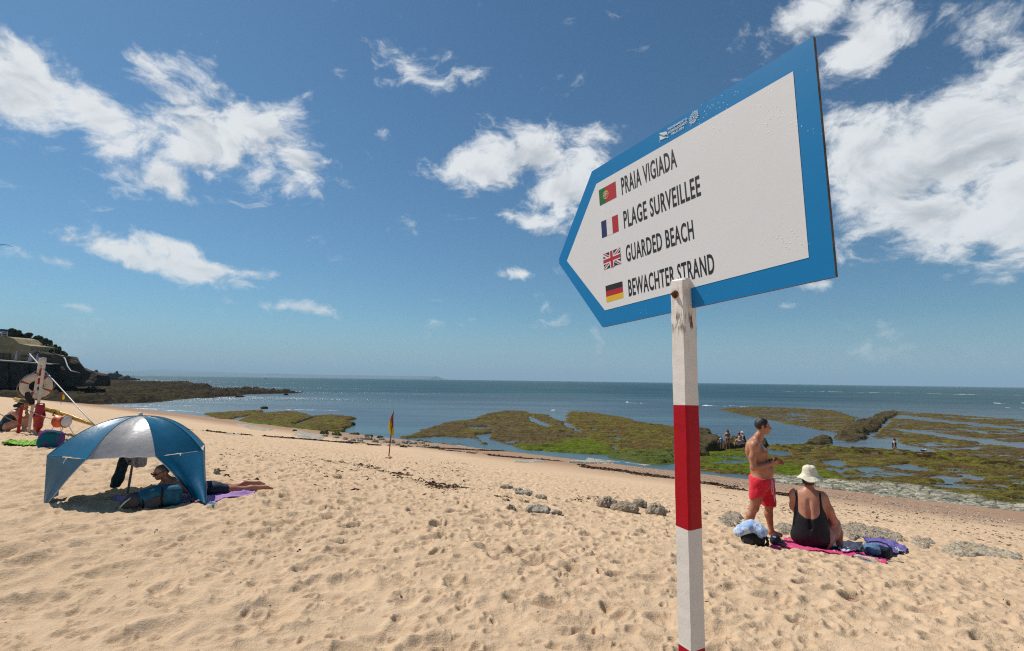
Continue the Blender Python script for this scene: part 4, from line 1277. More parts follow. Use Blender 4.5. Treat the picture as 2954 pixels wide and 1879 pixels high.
def wom_hat(P):
    c = V3((.018, .140, .0)); x, y, z = P[..., 0] - c[0], P[..., 1] - c[1], P[..., 2]
    r = np.sqrt(x * x + (y * .93) ** 2); th = np.arctan2(y, x)
    crown = smax(sd_cone(P, (.018, .140, .845), (.018, .140, .905), .108, .094), z - (.972 + .006 * np.sin(3 * th + 1)), .030)
    crown = smax(crown, -(z - .845), .004)
    zb = .852 - 0.72 * (r - .10) + .010 * np.sin(2 * th + .6) + .006 * np.sin(5 * th)
    brim = np.maximum(np.abs(z - zb) - .0055, np.maximum(r - (.166 + .006 * np.sin(3 * th)), .085 - r))
    return smin(crown, brim, .012) + .0022 * n3(P, 60, 3)
solid("bucket_hat", wom_hat, (-.18, -.06, .79), (.21, .34, .98), .005, M_HAT, WOM, 1)
# ================================================================ cloths lying on the sand
def cloth(name, corners, m, label, cat, parent=None, nu=40, nv=22, wr=0.012, lift=0.012, seed=0, mats=None, bandfn=None, fold=0.0, under=None):
    """a sheet draped over the sand; corners = 4 world (x, y), or a longer outline given as two matching edges"""
    if isinstance(corners[0][0], (list, tuple)):
        e0, e1 = corners
    else:
        e0, e1 = [corners[0], corners[1]], [corners[3], corners[2]]
    def along(e, t):
        e = np.array([(p[0], p[1]) for p in e]); s = t * (len(e) - 1); i = np.minimum(s.astype(int), len(e) - 2); f = (s - i)[:, None]
        return e[i] * (1 - f) + e[i + 1] * f
    u = np.linspace(0, 1, nu); v = np.linspace(0, 1, nv)
    A, B = along(e0, u), along(e1, u)
    XY = A[:, None, :] + (B - A)[:, None, :] * v[None, :, None]
    x, y = XY[..., 0], XY[..., 1]
    x = x + .012 * fbm(x * 9 + seed, y * 9, 300 + seed, 2); y = y + .012 * fbm(x * 9, y * 9 + seed, 310 + seed, 2)
    acc = np.zeros_like(x)
    for dx in (-.05, 0, .05):
        for dy in (-.05, 0, .05): acc += sand_z(x + dx, y + dy)
    z = np.maximum(acc / 9, sand_z(x, y) - .004)
    if under is not None: z = np.maximum(z, under)
    w = np.abs(fbm(x * 5.5 + seed, y * 5.5, 320 + seed, 3)); w2 = fbm(x * 14, y * 14 + seed, 330 + seed, 2)
    z = z + lift + wr * (1.6 * w + .5 * w2) + fold * np.abs(np.sin(u[:, None] * 9 + 2 * v[None, :] + seed)) * np.abs(fbm(x * 3, y * 3, 340 + seed, 2))
    top = np.stack([x, y, z], -1).reshape(-1, 3)
    bot = top - np.array([0, 0, .010])
    i = np.arange(nu - 1)[:, None] * nv + np.arange(nv - 1)[None, :]
    F = np.stack([i, i + nv, i + nv + 1, i + 1], -1).reshape(-1, 4)
    N = len(top)
    ring = [a * nv for a in range(nu)] + [(nu - 1) * nv + b for b in range(1, nv)] + [a * nv + nv - 1 for a in range(nu - 2, -1, -1)] + [b for b in range(nv - 2, 0, -1)]
    S = np.array([(ring[k], ring[(k + 1) % len(ring)], N + ring[(k + 1) % len(ring)], N + ring[k]) for k in range(len(ring))])
    F = np.concatenate([F, F[:, ::-1] + N, S])
    c = top.mean(0)
    mi = None
    if bandfn is not None:
        uu, vv = np.meshgrid((u[:-1] + u[1:]) / 2, (v[:-1] + v[1:]) / 2, indexing='ij')
        b = bandfn(uu, vv).ravel().astype(int)
        mi = np.concatenate([b, b, np.zeros(len(S), int)])
    o = mesh_obj(name, np.concatenate([top, bot]) - c, F, mats or m, parent, True, midx=mi, loc=tuple(c))
    tag(o, label, cat)
    return o
def gxy(px, py):
    g = ground(px, py, fine=False); return (g.x, g.y)
def heap(name, c, r, m, label, cat, h=0.008, amp=0.12, fq=16, seed=0, rot=0.0, M=None, parent=None, mats=None):
    """a soft crumpled thing resting on the sand; r = half sizes"""
    r = V3(r)
    def f(P):
        d = sd_ell(P, (0, 0, r[2] * .75), r, M)
        d = d + amp * float(min(r)) * (n3(P, fq, seed) + .6 * n3(P, fq * 2.1, seed + 3))
        return smax(d, -(P[..., 2] + .02), .01)
    V, Q = surface(f, -r * 1.35 - .02, r * 1.35 + V3((0, 0, r[2])) + .02, h)
    V = relax(V, Q, 1)
    z = stand_z(c)
    o = mesh_obj(name, V, Q, mats or m, parent, True)
    o.location = (c[0], c[1], z - .005); o.rotation_euler = (0, 0, rot)
    if label: tag(o, label, cat)
    return o

M_PINK = mat("pink_towelling", (0.74, 0.010, 0.165), 0.9, 0.10, 60, 0.004, 260, 0.1, sheen=0.3)
M_ORANGE = mat("orange_stripe", (0.80, 0.24, 0.02), 0.9, 0.1, 60, 0.004, 260, 0.1)
M_LILAC = mat("lilac_towelling", (0.43, 0.235, 0.50), 0.9, 0.10, 60, 0.004, 260, 0.1, sheen=0.3)
M_NAVY = mat("navy_fabric", (0.016, 0.022, 0.045), 0.7, 0.25, 30, 0.004, 60, 0.3)
M_STEEL_BLUE = mat("grey_blue_cotton", (0.125, 0.225, 0.36), 0.85, 0.15, 18, 0.006, 30, 0.15)
M_PURPLE = mat("purple_cotton", (0.16, 0.13, 0.36), 0.85, 0.15, 22, 0.006, 40, 0.15)
M_SLATE = mat("slate_cotton", (0.070, 0.080, 0.115), 0.85, 0.2, 22, 0.006, 40, 0.15)
M_PALELILAC = mat("pale_lilac_cotton", (0.55, 0.48, 0.60), 0.85, 0.1, 22, 0.006, 40, 0.15)
M_BLACKFAB = mat("black_nylon", (0.010, 0.010, 0.011), 0.6, 0.3, 40, 0.004, 80, 0.3)
M_GREYMESH = mat("grey_mesh", (0.085, 0.080, 0.082), 0.8, 0.25, 160, 0.002, 300, 0.2)
def pattern_mat(name, c1, c2, scale=14.0, t0=.5, dist=1.5):
    m, t, b = new_mat(name)
    tcn = t.n('ShaderNodeTexCoord')
    nz = t.noise(tcn.outputs['Object'], scale, 3, 0.55, dist)
    fine = t.noise(tcn.outputs['Object'], 90, 3, 0.6)
    c = t.mix(t.smooth(nz, t0 - .03, t0 + .03), c1, c2)
    c = t.mix(t.lin(fine, .3, .7, 0, .25), c, tuple(x * .7 for x in c1))
    t.l(c, b.inputs['Base Color']); b.inputs['Roughness'].default_value = 0.85; b.inputs['Specular IOR Level'].default_value = 0.15
    bp = t.n('ShaderNodeBump'); bp.inputs['Distance'].default_value = 0.005
    t.l(t.noise(tcn.outputs['Object'], 35, 4, .6), bp.inputs['Height']); t.l(bp.outputs[0], b.inputs['Normal'])
    return m
M_BW = pattern_mat("black_white_print", (0.03, 0.03, 0.035), (0.70, 0.68, 0.70), 26.0, .5, 2.0)
M_SKYTOWEL = pattern_mat("blue_white_towelling", (0.28, 0.42, 0.66), (0.66, 0.72, 0.80), 11.0, .52, 1.2)
M_TIEDYE = pattern_mat("teal_purple_print", (0.006, 0.13, 0.17), (0.20, 0.03, 0.20), 5.0, .50, .6)
M_GREENPRINT = pattern_mat("lime_black_print", (0.22, 0.48, 0.03), (0.02, 0.03, 0.02), 16.0, .56, 1.0)

# ---------------- the pink towel and what lies on it
E_back = [gxy(2236, 1574), gxy(2270, 1560), gxy(2330, 1565), gxy(2420, 1582), gxy(2500, 1600), gxy(2560, 1606)]
E_front = [gxy(2216, 1587), gxy(2290, 1590), gxy(2370, 1602), gxy(2440, 1610), gxy(2500, 1622), gxy(2556, 1634)]
cloth("beach_towel", (E_back, E_front), M_PINK, "hot pink beach towel with an orange stripe under the seated woman", "towel", nu=64, nv=16, seed=1,
      mats=[M_PINK, M_ORANGE], bandfn=lambda u, v: ((np.abs(v - .30 - .22 * u) < .045) & (u < .42) & (u > .04)).astype(int))
cloth("cover_up", ([gxy(2385, 1566), gxy(2450, 1572), gxy(2490, 1578)], [gxy(2370, 1588), gxy(2440, 1600), gxy(2480, 1602)]), M_SLATE,
      "crumpled slate grey garment on the pink towel beside the woman's feet", "garment", nu=34, nv=18, wr=.03, lift=.03, seed=3, fold=.05)
cloth("scarf", ([gxy(2415, 1592), gxy(2460, 1594)], [gxy(2430, 1606), gxy(2470, 1612)]), M_PALELILAC,
      "pale lilac folded cloth on the pink towel left of the navy bag", "cloth", nu=18, nv=12, wr=.015, lift=.035, seed=4, fold=.03)
cloth("sarong", ([gxy(2490, 1560), gxy(2560, 1568), gxy(2612, 1584)], [gxy(2530, 1608), gxy(2580, 1606), gxy(2618, 1594)]), M_PURPLE,
      "purple sarong spread beside the pink towel's far end", "sarong", nu=34, nv=24, wr=.02, lift=.03, seed=5, fold=.05)
hp = ground(2588, 1592, False)
heap("blouse", (hp.x, hp.y), (.105, .075, .036), M_BW, "black and white patterned garment bunched on the purple sarong", "garment", .0065, .35, 30, 2, -azim(hp))
# soft navy bag, open, with blue clothes spilling out
nb = ground(2534, 1614, False); nbz = stand_z(nb)
NAVY = empty("shoulder_bag", (nb.x, nb.y, nbz + .005), "open navy shoulder bag on the far end of the pink towel", "bag", rot=-azim(nb) + R(-16))
def navy(P):
    d = sd_box(P, (0, .0, .065), (.150, .080, .075), .05)
    d = d + .014 * n3(P, 18, 3)
    d = smax(d, -sd_box(P, (-.01, .03, .14), (.115, .050, .09), .03), .02)
    return smax(d, -(P[..., 2] + .02), .01)
solid("bag_body", navy, (-.19, -.13, -.03), (.19, .13, .17), .007, M_NAVY, NAVY)
tube("handle", [(-.12, .05, .09), (-.10, .08, .135), (-.02, .10, .150), (.07, .09, .145), (.13, .06, .11)], .009, M_NAVY, NAVY, 8)
heap("shirt", (nb.x - .06, nb.y - .02), (.105, .070, .062), M_STEEL_BLUE, "grey-blue shirt spilling out of the navy bag", "shirt", .0065, .30, 22, 5, -azim(nb) + R(20))
bpy.data.objects["shirt"].location.z += .062
heap("sunscreen_pouch", (nb.x + .015, nb.y + .075), (.055, .030, .022), M_ORANGE, "small orange pouch inside the open navy bag", "pouch", .006, .1, 22, 6, -azim(nb))
bpy.data.objects["sunscreen_pouch"].location.z += .092
# water bottle
M_PET = mat("clear_plastic", (0.85, 0.86, 0.87), 0.08, 0.02, 10, 0, None, 0.5)
_b = [n for n in M_PET.node_tree.nodes if n.type == 'BSDF_PRINCIPLED'][0]; _b.inputs['Transmission Weight'].default_value = 0.86; _b.inputs['IOR'].default_value = 1.2
M_CAP = mat("blue_plastic", (0.02, 0.06, 0.16), 0.4, 0.1, 30)
bt = ground(2494, 1626, False); bz = stand_z(bt)
BOT = empty("water_bottle", (bt.x, bt.y, bz + .026), "clear ribbed plastic water bottle with a blue cap lying on the sand", "bottle", rot=-azim(bt) + R(-4))
Mb = Matrix.Rotation(R(-90), 4, 'Y')
prof = [(.0, -.10), (.026, -.10), (.030, -.092)]
for i in range(9): prof += [(.031, -.085 + i * .0145), (.0272, -.079 + i * .0145)]
prof += [(.031, .05), (.029, .062), (.020, .082), (.0125, .092), (.0125, .100)]
lathe("bottle_body", prof, M_PET, BOT, 20, Mb)
lathe("cap", [(.0150, .096), (.0155, .098), (.0155, .113), (.014, .115), (0, .115)], M_CAP, BOT, 16, Mb)
# navy cap standing at the corner of the towel
cp = ground(2238, 1583, False); CAP = empty("baseball_hat", (cp.x, cp.y, stand_z(cp)), "small navy peaked hat standing on the left corner of the pink towel", "hat", rot=-azim(cp))
def capf(P):
    d = sd_ell(P, (0, 0, .035), (.062, .068, .078))
    d = smax(d, -(P[..., 2] + .01), .01)
    return d + .004 * n3(P, 30, 1)
solid("crown", capf, (-.09, -.09, -.02), (.09, .09, .13), .005, M_NAVY, CAP)
def peakf(P):
    r = np.sqrt((P[..., 0] - .01) ** 2 + ((P[..., 1]) * 1.1) ** 2)
    return np.maximum(np.maximum(r - .112, .05 - r), np.maximum(np.abs(P[..., 2] - .022 + .25 * (P[..., 0] - .06)) - .0045, -(P[..., 0] - .03)))
solid("peak", peakf, (-.02, -.13, -.02), (.14, .13, .07), .004, M_NAVY, CAP)
box("badge", (-.010, -.052, .088), (.034, .004, .010), M_PALELILAC, CAP, rotm and Matrix.Rotation(R(-38), 3, 'X'))

# black backpack under a blue and white towel, by the man's legs
bk = ground(2166, 1574, False); bkz = stand_z(bk)
PACK = empty("backpack", (bk.x, bk.y, bkz), "black backpack on the sand behind the standing man, half covered by a towel", "backpack", rot=-azim(bk))
def packf(P):
    d = sd_box(P, (0.02, 0, .075), (.130, .09, .080), .06, rotm(0, R(14), R(8)))
    return smax(d + .010 * n3(P, 16, 2), -(P[..., 2] + .03), .01)
pk_o = solid("bag_body", packf, (-.22, -.17, -.05), (.24, .17, .24), .008, M_BLACKFAB, PACK)
def pocketf(P): return sd_box(P, (-.03, -.094, .062), (.055, .016, .036), .014, rotm(R(-8), R(20), 0))
solid("front_pocket", pocketf, (-.13, -.16, -.01), (.07, -.06, .16), .006, M_GREYMESH, PACK)
for s_ in (-1, 1):
    tube("strap", [(.12, .05 * s_ - .03, .13), (.165, .06 * s_ - .04, .11), (.185, .06 * s_ - .05, .06), (.155, .05 * s_ - .05, .012)], .012, M_BLACKFAB, PACK, 8)
TOW = empty("beach_towel", (bk.x, bk.y, bkz), "blue and white towel bundled on top of the black backpack", "towel", rot=-azim(bk))
def towf(P):
    d = sd_ell(P, (-.030, .0, .175), (.165, .115, .085), rotm(0, R(-24), 0))
    d = smin(d, sd_ell(P, (.115, -.02, .165), (.070, .09, .075), rotm(0, R(40), 0)), .04)
    d = d + .012 * n3(P, 17, 7) + .008 * n3(P, 34, 2)
    return smax(d, -(packf(P) - .003), .008)
solid("cloth_bundle", towf, (-.29, -.20, .0), (.28, .20, .36), .0075, M_SKYTOWEL, TOW)

# ================================================================ the little sun shelter
def k1(x, y): return (x * .3916, 930 + y * .3916)
uc = at(*k1(985, 940), 6.25)
az = math.atan2(uc.x, uc.y)
ug = Vector((uc.x, uc.y, 0)); uX = Vector((math.cos(az), -math.sin(az), 0)); uY = Vector((math.sin(az), math.cos(az), 0))
foot = ground(*k1(934, 1268), False)
UMB = empty("beach_umbrella", (foot.x, foot.y, stand_z(foot)), "blue and silver beach umbrella with side flaps pitched as a low sun shelter", "umbrella")
UO = UMB.location.copy()
def satin(name, col, trans, rough=0.33, spec=0.6):
    m, t, b = new_mat(name)
    tcn = t.n('ShaderNodeTexCoord'); P = tcn.outputs['Object']
    f = t.noise(P, 9.0, 4, .55); g = t.noise(t.mapping(P, scale=(1, 1, .25)), 26.0, 3, .6)
    t.l(t.mix(t.lin(f, .3, .7), tuple(c * .85 for c in col), tuple(min(.9, c * 1.08) for c in col)), b.inputs['Base Color'])
    b.inputs['Roughness'].default_value = rough; b.inputs['Specular IOR Level'].default_value = spec
    bp = t.n('ShaderNodeBump'); bp.inputs['Distance'].default_value = .010; bp.inputs['Strength'].default_value = .22
    t.l(g, bp.inputs['Height']); t.l(bp.outputs[0], b.inputs['Normal'])
    tr = t.n('ShaderNodeBsdfTranslucent'); tr.inputs[0].default_value = (col[0], col[1], col[2], 1)
    mx = t.n('ShaderNodeMixShader'); mx.inputs[0].default_value = trans
    out = [n for n in t.t.nodes if n.type == 'OUTPUT_MATERIAL'][0]
    t.l(b.outputs[0], mx.inputs[1]); t.l(tr.outputs[0], mx.inputs[2]); t.l(mx.outputs[0], out.inputs[0])
    return m
M_UBLUE = satin("blue_satin", (0.002, 0.150, 0.285), .22, .40)
M_USILVER = satin("silver_satin", (0.50, 0.47, 0.445), .12, .34)
M_UTEAL = mat("teal_seam_tape", (0.03, 0.20, 0.24), .6)
M_UWHITE = mat("white_piping", (0.62, 0.62, 0.64), .7)
M_ALU = mat("aluminium", (0.36, 0.37, 0.37), .5, .15, 20, metal=.4)
M_WPLASTIC = mat("white_plastic", (0.68, 0.67, 0.65), .45)
RAD, NSEG = .79, 14
apex = at(*k1(1035, 690), 6.27)
angs = [R(a) for a in (-30, 15, 60, 105, 150, 195, 240, 285)]
def rimpt(t): return uc + (uX * math.sin(t) - uY * math.cos(t)) * RAD + Vector((0, 0, -.012 * math.sin(t)))
rim = [rimpt(t) for t in angs]
def rib_pt(i, s):
    p = rim[i % 8]; q = apex.lerp(p, s)
    base = apex.z + (p.z - apex.z) * (s ** 2.3)
    return Vector((q.x, q.y, base))
def panel_pt(i, a, s):
    p, q = rib_pt(i, s), rib_pt(i + 1, s)
    r = p.lerp(q, a)
    sag = 4 * a * (1 - a)
    cen = Vector((uc.x, uc.y, r.z))
    r = r + (cen - r) * (.045 * sag * s) + Vector((0, 0, -.016 * sag * math.sin(math.pi * min(1, s)) ))
    r.z += .0040 * sag * math.sin(s * 26 + i) * s + .0045 * math.sin(a * 27 + i * 1.7) * s ** 4 + .003 * math.sin(a * 11 + s * 9 + i)* sag
    return r
pan_mats = [M_USILVER, M_UBLUE, M_UBLUE, M_USILVER, M_UBLUE, M_USILVER, M_UBLUE, M_UBLUE]
canopy = empty("canopy", (0, 0, 0)); canopy.parent = UMB
for i in range(8):
    V, F = [], []
    nb_ = 9
    for j in range(NSEG + 1):
        for k in range(nb_):
            V.append(panel_pt(i, k / (nb_ - 1), max(.012, j / NSEG)) - UO)
    for j in range(NSEG):
        for k in range(nb_ - 1):
            F.append((j * nb_ + k, j * nb_ + k + 1, (j + 1) * nb_ + k + 1, (j + 1) * nb_ + k))
    o = mesh_obj("canopy_panel", V, F, pan_mats[i], canopy)
    o['label'] = "silver canopy panel" if pan_mats[i] is M_USILVER else "blue canopy panel"
for i in range(8):
    tube("seam", [rib_pt(i, s) - UO + Vector((0, 0, .003)) for s in np.linspace(.04, 1.0, 12)], .0022, M_UTEAL, canopy, 5)
    tube("hem", [panel_pt(i, a, 1.0) - UO for a in np.linspace(0, 1, 9)], .0030, M_UWHITE if pan_mats[i] is M_USILVER else M_UTEAL, canopy, 5)
M_ROD = mat("grey_rod", (0.25, 0.26, 0.27), .5)
for i in range(8):
    pts = [rib_pt(i, s) - UO - Vector((0, 0, .008)) for s in np.linspace(.03, 1.0, 10)]
    tube("rib", pts, .0035, M_ROD, UMB, 6)
hubp = apex.lerp(Vector((foot.x, foot.y, UO.z)), .02)
pole_top = apex + Vector((0, 0, .012))
tube("pole", [Vector((0, 0, -.12)), pole_top - UO], .0135, M_ALU, UMB, 12)
pd = (pole_top - UO).normalized()
lathe("tip", [(.016, -.02), (.022, -.012), (.022, .012), (.014, .030), (0, .032)], M_WPLASTIC, UMB, 16, Matrix.Translation(pole_top - UO) @ pd.to_track_quat('Z', 'Y').to_matrix().to_4x4())
# side flaps pegged to the sand
def flap(name, edge_top, edge_bot, label, bulge=0.03, inward=(0, 0, 0)):
    nu, nv = 22, 18
    def on(e, a):
        s = a * (len(e) - 1); i = min(int(s), len(e) - 2); return e[i].lerp(e[i + 1], s - i)
    V, F = [], []
    for j in range(nv):
        t = j / (nv - 1)
        for k in range(nu):
            a = k / (nu - 1)
            p, q = on(edge_top, a), on(edge_bot, a)
            r = p.lerp(q, t)
            ctr = on(edge_top, .5).lerp(on(edge_bot, .5), t)
            r = r.lerp(ctr, .07 * math.sin(math.pi * t) * (abs(a - .5) * 2) ** 2)      # hems pulled to a curve
            w_ = math.sin(math.pi * t)
            r = r + uY * (bulge * w_ * math.sin(math.pi * a)) + uY * (.012 * math.sin(a * 17 + 2 * t) * t)
            V.append(r - UO)
    for j in range(nv - 1):
        for k in range(nu - 1): F.append((j * nu + k, j * nu + k + 1, (j + 1) * nu + k + 1, (j + 1) * nu + k))
    o = mesh_obj(name, V, F, M_UBLUE, UMB); o['label'] = label
    pip = [V[j * nu] + (Vector((0, 0, 0))) for j in range(nv)]; pip2 = [V[j * nu + nu - 1] for j in range(nv)]
    for pp in (pip, pip2):
        tube("hem_piping", pp, .0042, M_UWHITE, o, 6)
    return o
def gp(x, y, dz=.01):
    g = ground(*k1(x, y), False); return Vector((g.x, g.y, stand_z(g) + dz))
def chord(i, j, n=5): return [rim[i].lerp(rim[j], k / (n - 1)) for k in range(n)]
lf = flap("side_flap", [rim[6], rim[7], rim[7].lerp(rim[0], .5), rim[0]], [gp(425, 1300, .03), gp(318, 1335, .01), gp(334, 1348), gp(350, 1352)], "blue left flap drawn to a point on the sand", .02)
rf_ = flap("side_flap", [rim[1], rim[1].lerp(rim[2], .5), rim[2], rim[3]], [gp(1405, 1325, .06), gp(1450, 1352, .04), gp(1515, 1366, .03), gp(1522, 1330, .03)], "blue right flap hanging to the sand", -.01)
V = [gp(1500, 1364, .012) - UO, gp(1515, 1335, .012) - UO, gp(1600, 1362, .010) - UO, gp(1560, 1372, .010) - UO, gp(1545, 1350, .045) - UO]
mesh_obj("trailing_hem", V, [(0, 1, 4), (1, 2, 4), (2, 3, 4), (3, 0, 4)], M_UBLUE, UMB)
# ties
for (x0, y0, x1, y1, i, j, a) in ((512, 940, 466, 1040, 7, 0, .52), (1312, 970, 1332, 1065, 1, 2, .50), (1508, 900, 1500, 995, 2, 3, .3)):
    p = rim[i].lerp(rim[j], a) - uY * .012
    q = at(*k1(x1, y1), p.y - .02)
    mid = p.lerp(q, .5) + Vector((.004, -.01, 0))
    tube("tie", [p - UO, mid - UO, q - UO], .0052, M_UWHITE, UMB, 6)
# carrying sleeve and cloth hung from the pole under the canopy
def on_pole(z): return UO + pd * ((z - UO.z) / pd.z)
sl = at(*k1(875, 1090), 6.2)
M_NAVYT = mat("dark_teal_nylon", (0.006, 0.035, 0.055), .6, .2, 30, .004, 60)
SLV = empty("umbrella_sleeve", sl, "dark blue umbrella sleeve hanging from the pole under the canopy", "sleeve", rot=-az)
def slv(P):
    d = chain(P, [(.065, 0, .26), (.045, 0, .10), (0, 0, -.10), (-.022, 0, -.175)], [.048, .055, .057, .052], .03)
    return smax(d + .004 * n3(P, 30, 2), -(P[..., 2] + .20), .015)
solid("sleeve_body", slv, (-.1, -.08, -.25), (.14, .08, .34), .008, M_NAVYT, SLV)
tube("cord", [(-.01, 0, -.20), (.01, 0, -.25), (.0, 0, -.29)], .004, M_UWHITE, SLV, 6)
tube("cord", [(.068, 0, .29), (.10, .01, .34), (.15, .02, .355)], .005, M_NAVYT, SLV, 6)
hc = at(*k1(985, 1010), 6.2)
HC = empty("hand_towel", hc, "pale cloth hanging from the umbrella pole", "cloth", rot=-az)
V, F = [], []
for j in range(14):
    for k in range(20):
        a = k / 19 - .5; t = j / 13
        V.append(((a * .27) * (1 - .35 * t) + .045 * t, .045 * math.sin(a * 14) * (.3 + t) , .11 - .22 * t * (1 - .35 * abs(a - .1))))
for j in range(13):
    for k in range(19): F.append((j * 20 + k, j * 20 + k + 1, (j + 1) * 20 + k + 1, (j + 1) * 20 + k))
mesh_obj("cloth_folds", V, F, mat("pale_cotton", (.60, .56, .57), .9, .06, 30, .003, 90, .1, trans=.2), HC)
tube("tie", [(-.03, -.03, -.005), (-.05, -.02, -.03), (-.06, 0, -.035), (-.02, .04, -.02), (.02, .03, .0)], .006, M_NAVYT, HC, 6)

# lilac towel, the sunbather and a rucksack
cloth("beach_towel", ([(-4.62, 6.02), (-4.30, 6.30), (-3.85, 6.68), (-3.36, 6.88)], [(-4.28, 5.70), (-3.80, 5.78), (-3.46, 5.98), (-3.15, 6.40)]), M_LILAC,
      "lilac beach towel under the sunbather in the shelter", "towel", nu=56, nv=24, seed=8, wr=.013)
LX, LY = (-3.92, 6.00), (-3.30, 6.82)
la = math.atan2(LY[1] - LX[1], LY[0] - LX[0])
SUNB = empty("person", (LX[0], LX[1], stand_z(LX) + .015), "sunbather with sunglasses lying face down on the lilac towel in the shelter", "person", rot=la)
SUNB.rotation_euler = (0, R(3), la); SUNB.scale = (.82, .86, .66)
def lying(P):
    d = sd_ell(P, (.50, 0, .125), (.16, .165, .115))
    d = smin(d, sd_ell(P, (.30, 0, .155), (.20, .150, .105), rotm(0, R(14), 0)), .07)
    d = smin(d, sd_ell(P, (.08, 0, .235), (.19, .180, .120), rotm(0, R(28), 0)), .07)
    d = smin(d, sd_cone(P, (-.02, -.15, .285), (-.02, .15, .285), .06, .06), .06)
    d = smin(d, chain(P, [(-.02, 0, .30), (-.10, 0, .37), (-.135, 0, .43)], [.065, .054, .052], .03), .04)
    for s in (-1, 1):
        d = smin(d, chain(P, [(-.02, .185 * s, .275), (-.09, .225 * s, .15), (-.13, .235 * s, .045)], [.056, .050, .042], .03), .04)
        d = smin(d, chain(P, [(-.13, .235 * s, .045), (-.26, .15 * s, .045), (-.36, .06 * s, .05)], [.042, .038, .026], .02), .025)
        d = smin(d, chain(P, [(.54, .085 * s, .115), (.78, .105 * s, .080), (.93, .115 * s, .065)], [.092, .074, .054], .04), .05)
        lift = .045 if s > 0 else .0
        d = smin(d, chain(P, [(.93, .115 * s, .065), (1.06, .12 * s, .075 + lift), (1.27, .115 * s, .060 + lift)], [.054, .055, .032], .03), .03)
        d = smin(d, chain(P, [(1.27, .115 * s, .065 + lift), (1.30, .115 * s, .055 + lift), (1.40, .125 * s, .020 + lift)], [.034, .036, .020], .02), .02)
    return d
HDL = ((-.165, 0, .485), (-.93, -.20, -.30), (-.30, 0, .95))
lh = lambda P: smin(sd_head(P, *HDL), sd_cone(P, (-.09, 0, .36), (-.15, 0, .46), .054, .050), .03)
h1 = lambda P: sd_hand(P, (-.36, .06, .05), None, (0, 0, -1), (-.75, -.65, 0), .3, 1)
h2 = lambda P: sd_hand(P, (-.36, -.06, .05), None, (0, 0, -1), (-.75, .65, 0), .3, -1)
solid("body", lying, (-.42, -.32, -.03), (1.46, .32, .56), .0105, M_SKIN_MAN, SUNB, 1,
      extra=[(lh, (-.32, -.13, .33), (-.04, .13, .63), .0065), (h1, (-.56, -.16, -.04), (-.30, .16, .12), .006), (h2, (-.56, -.16, -.04), (-.30, .16, .12), .006)])
def trunks(P):
    d = sd_ell(P, (.50, 0, .125), (.175, .180, .125))
    for s in (-1, 1): d = smin(d, chain(P, [(.54, .085 * s, .115), (.66, .095 * s, .10)], [.106, .100], .04), .05)
    d = smax(d, -(P[..., 0] - .37), .01); d = smax(d, P[..., 0] - .70, .01)
    return d + .004 * n3(P, 36, 2)
solid("swim_trunks", trunks, (.3, -.24, -.03), (.78, .24, .28), .009, M_NAVY, SUNB)
def lhair(P):
    f = unit(HDL[1]); u = unit(V3(HDL[2]) - f * float(V3(HDL[2]) @ f)); c = V3(HDL[0])
    M = np.stack([np.cross(u, f), f, u], -1).astype(np.float32)
    d = sd_ell(P, c - f * .020 + u * .022, (.081, .097, .094), M)
    return smax(d, ((P - c) @ f) - .025 - .3 * ((P - c) @ u), .01) + .002 * n3(P, 120, 1)
solid("hair", lhair, (-.32, -.13, .36), (.0, .13, .64), .006, M_HAIR_GREY, SUNB)
M_LENS = mat("dark_lens", (.01, .01, .012), .12, .1, 30, spec=.6)
GL = None
_f = Vector(unit(HDL[1])); _u = Vector(unit(V3(HDL[2]) - unit(HDL[1]) * float(V3(HDL[2]) @ unit(HDL[1])))); _l = _u.cross(_f); _c = Vector(HDL[0])
bm = bmesh.new()
RM = Matrix((_l, _f, _u)).transposed()
for s in (-1, 1):
    box_bm(bm, _c + _f * .101 + _l * .031 * s - _u * .006, (.050, .008, .034), RM, .004)
    box_bm(bm, _c + _f * .045 + _l * .078 * s + _u * .004, (.004, .11, .008), RM)
box_bm(bm, _c + _f * .103 + _u * .002, (.018, .006, .006), RM)
bm_obj("sunglasses", bm, M_LENS, SUNB)
M_TEAL = mat("teal_nylon", (.010, .105, .175), .65, .2, 14, .008, 26, .3)
rk = ground(*k1(1130, 1365), False)
RUCK = empty("rucksack", (rk.x, rk.y, stand_z(rk)), "teal and grey rucksack lying in the shade of the shelter", "rucksack", rot=-azim(rk) + R(4))
def ruck(P):
    d = sd_box(P, (.09, 0, .105), (.165, .11, .105), .07, rotm(0, R(4), 0))
    d = smin(d, sd_ell(P, (-.07, 0, .10), (.09, .10, .095)), .04)
    return smax(d + .012 * n3(P, 15, 6), -(P[..., 2] + .03), .01)
solid("bag_body", ruck, (-.2, -.17, -.05), (.31, .17, .26), .008, M_TEAL, RUCK)
def ruckp(P):
    d = sd_ell(P, (-.175, 0, .085), (.085, .095, .080)); d = smin(d, sd_ell(P, (-.25, -.01, .055), (.035, .06, .05)), .03)
    return smax(d + .008 * n3(P, 26, 2), -(P[..., 2] + .03), .01)
solid("top_pocket", ruckp, (-.31, -.13, -.05), (-.06, .13, .19), .007, M_GREYMESH, RUCK)
def ruckm(P): return smax(sd_ell(P, (-.0, -.105, .06), (.095, .022, .060), rotm(0, R(-25), 0)), -(P[..., 2] + .02), .01)
solid("side_pocket", ruckm, (-.12, -.14, -.02), (.12, -.07, .14), .006, M_GREYMESH, RUCK)
tube("strap", [(.06, -.085, .205), (.062, -.118, .15), (.055, -.122, .09), (.07, -.12, .02)], .009, M_BLACKFAB, RUCK, 6)
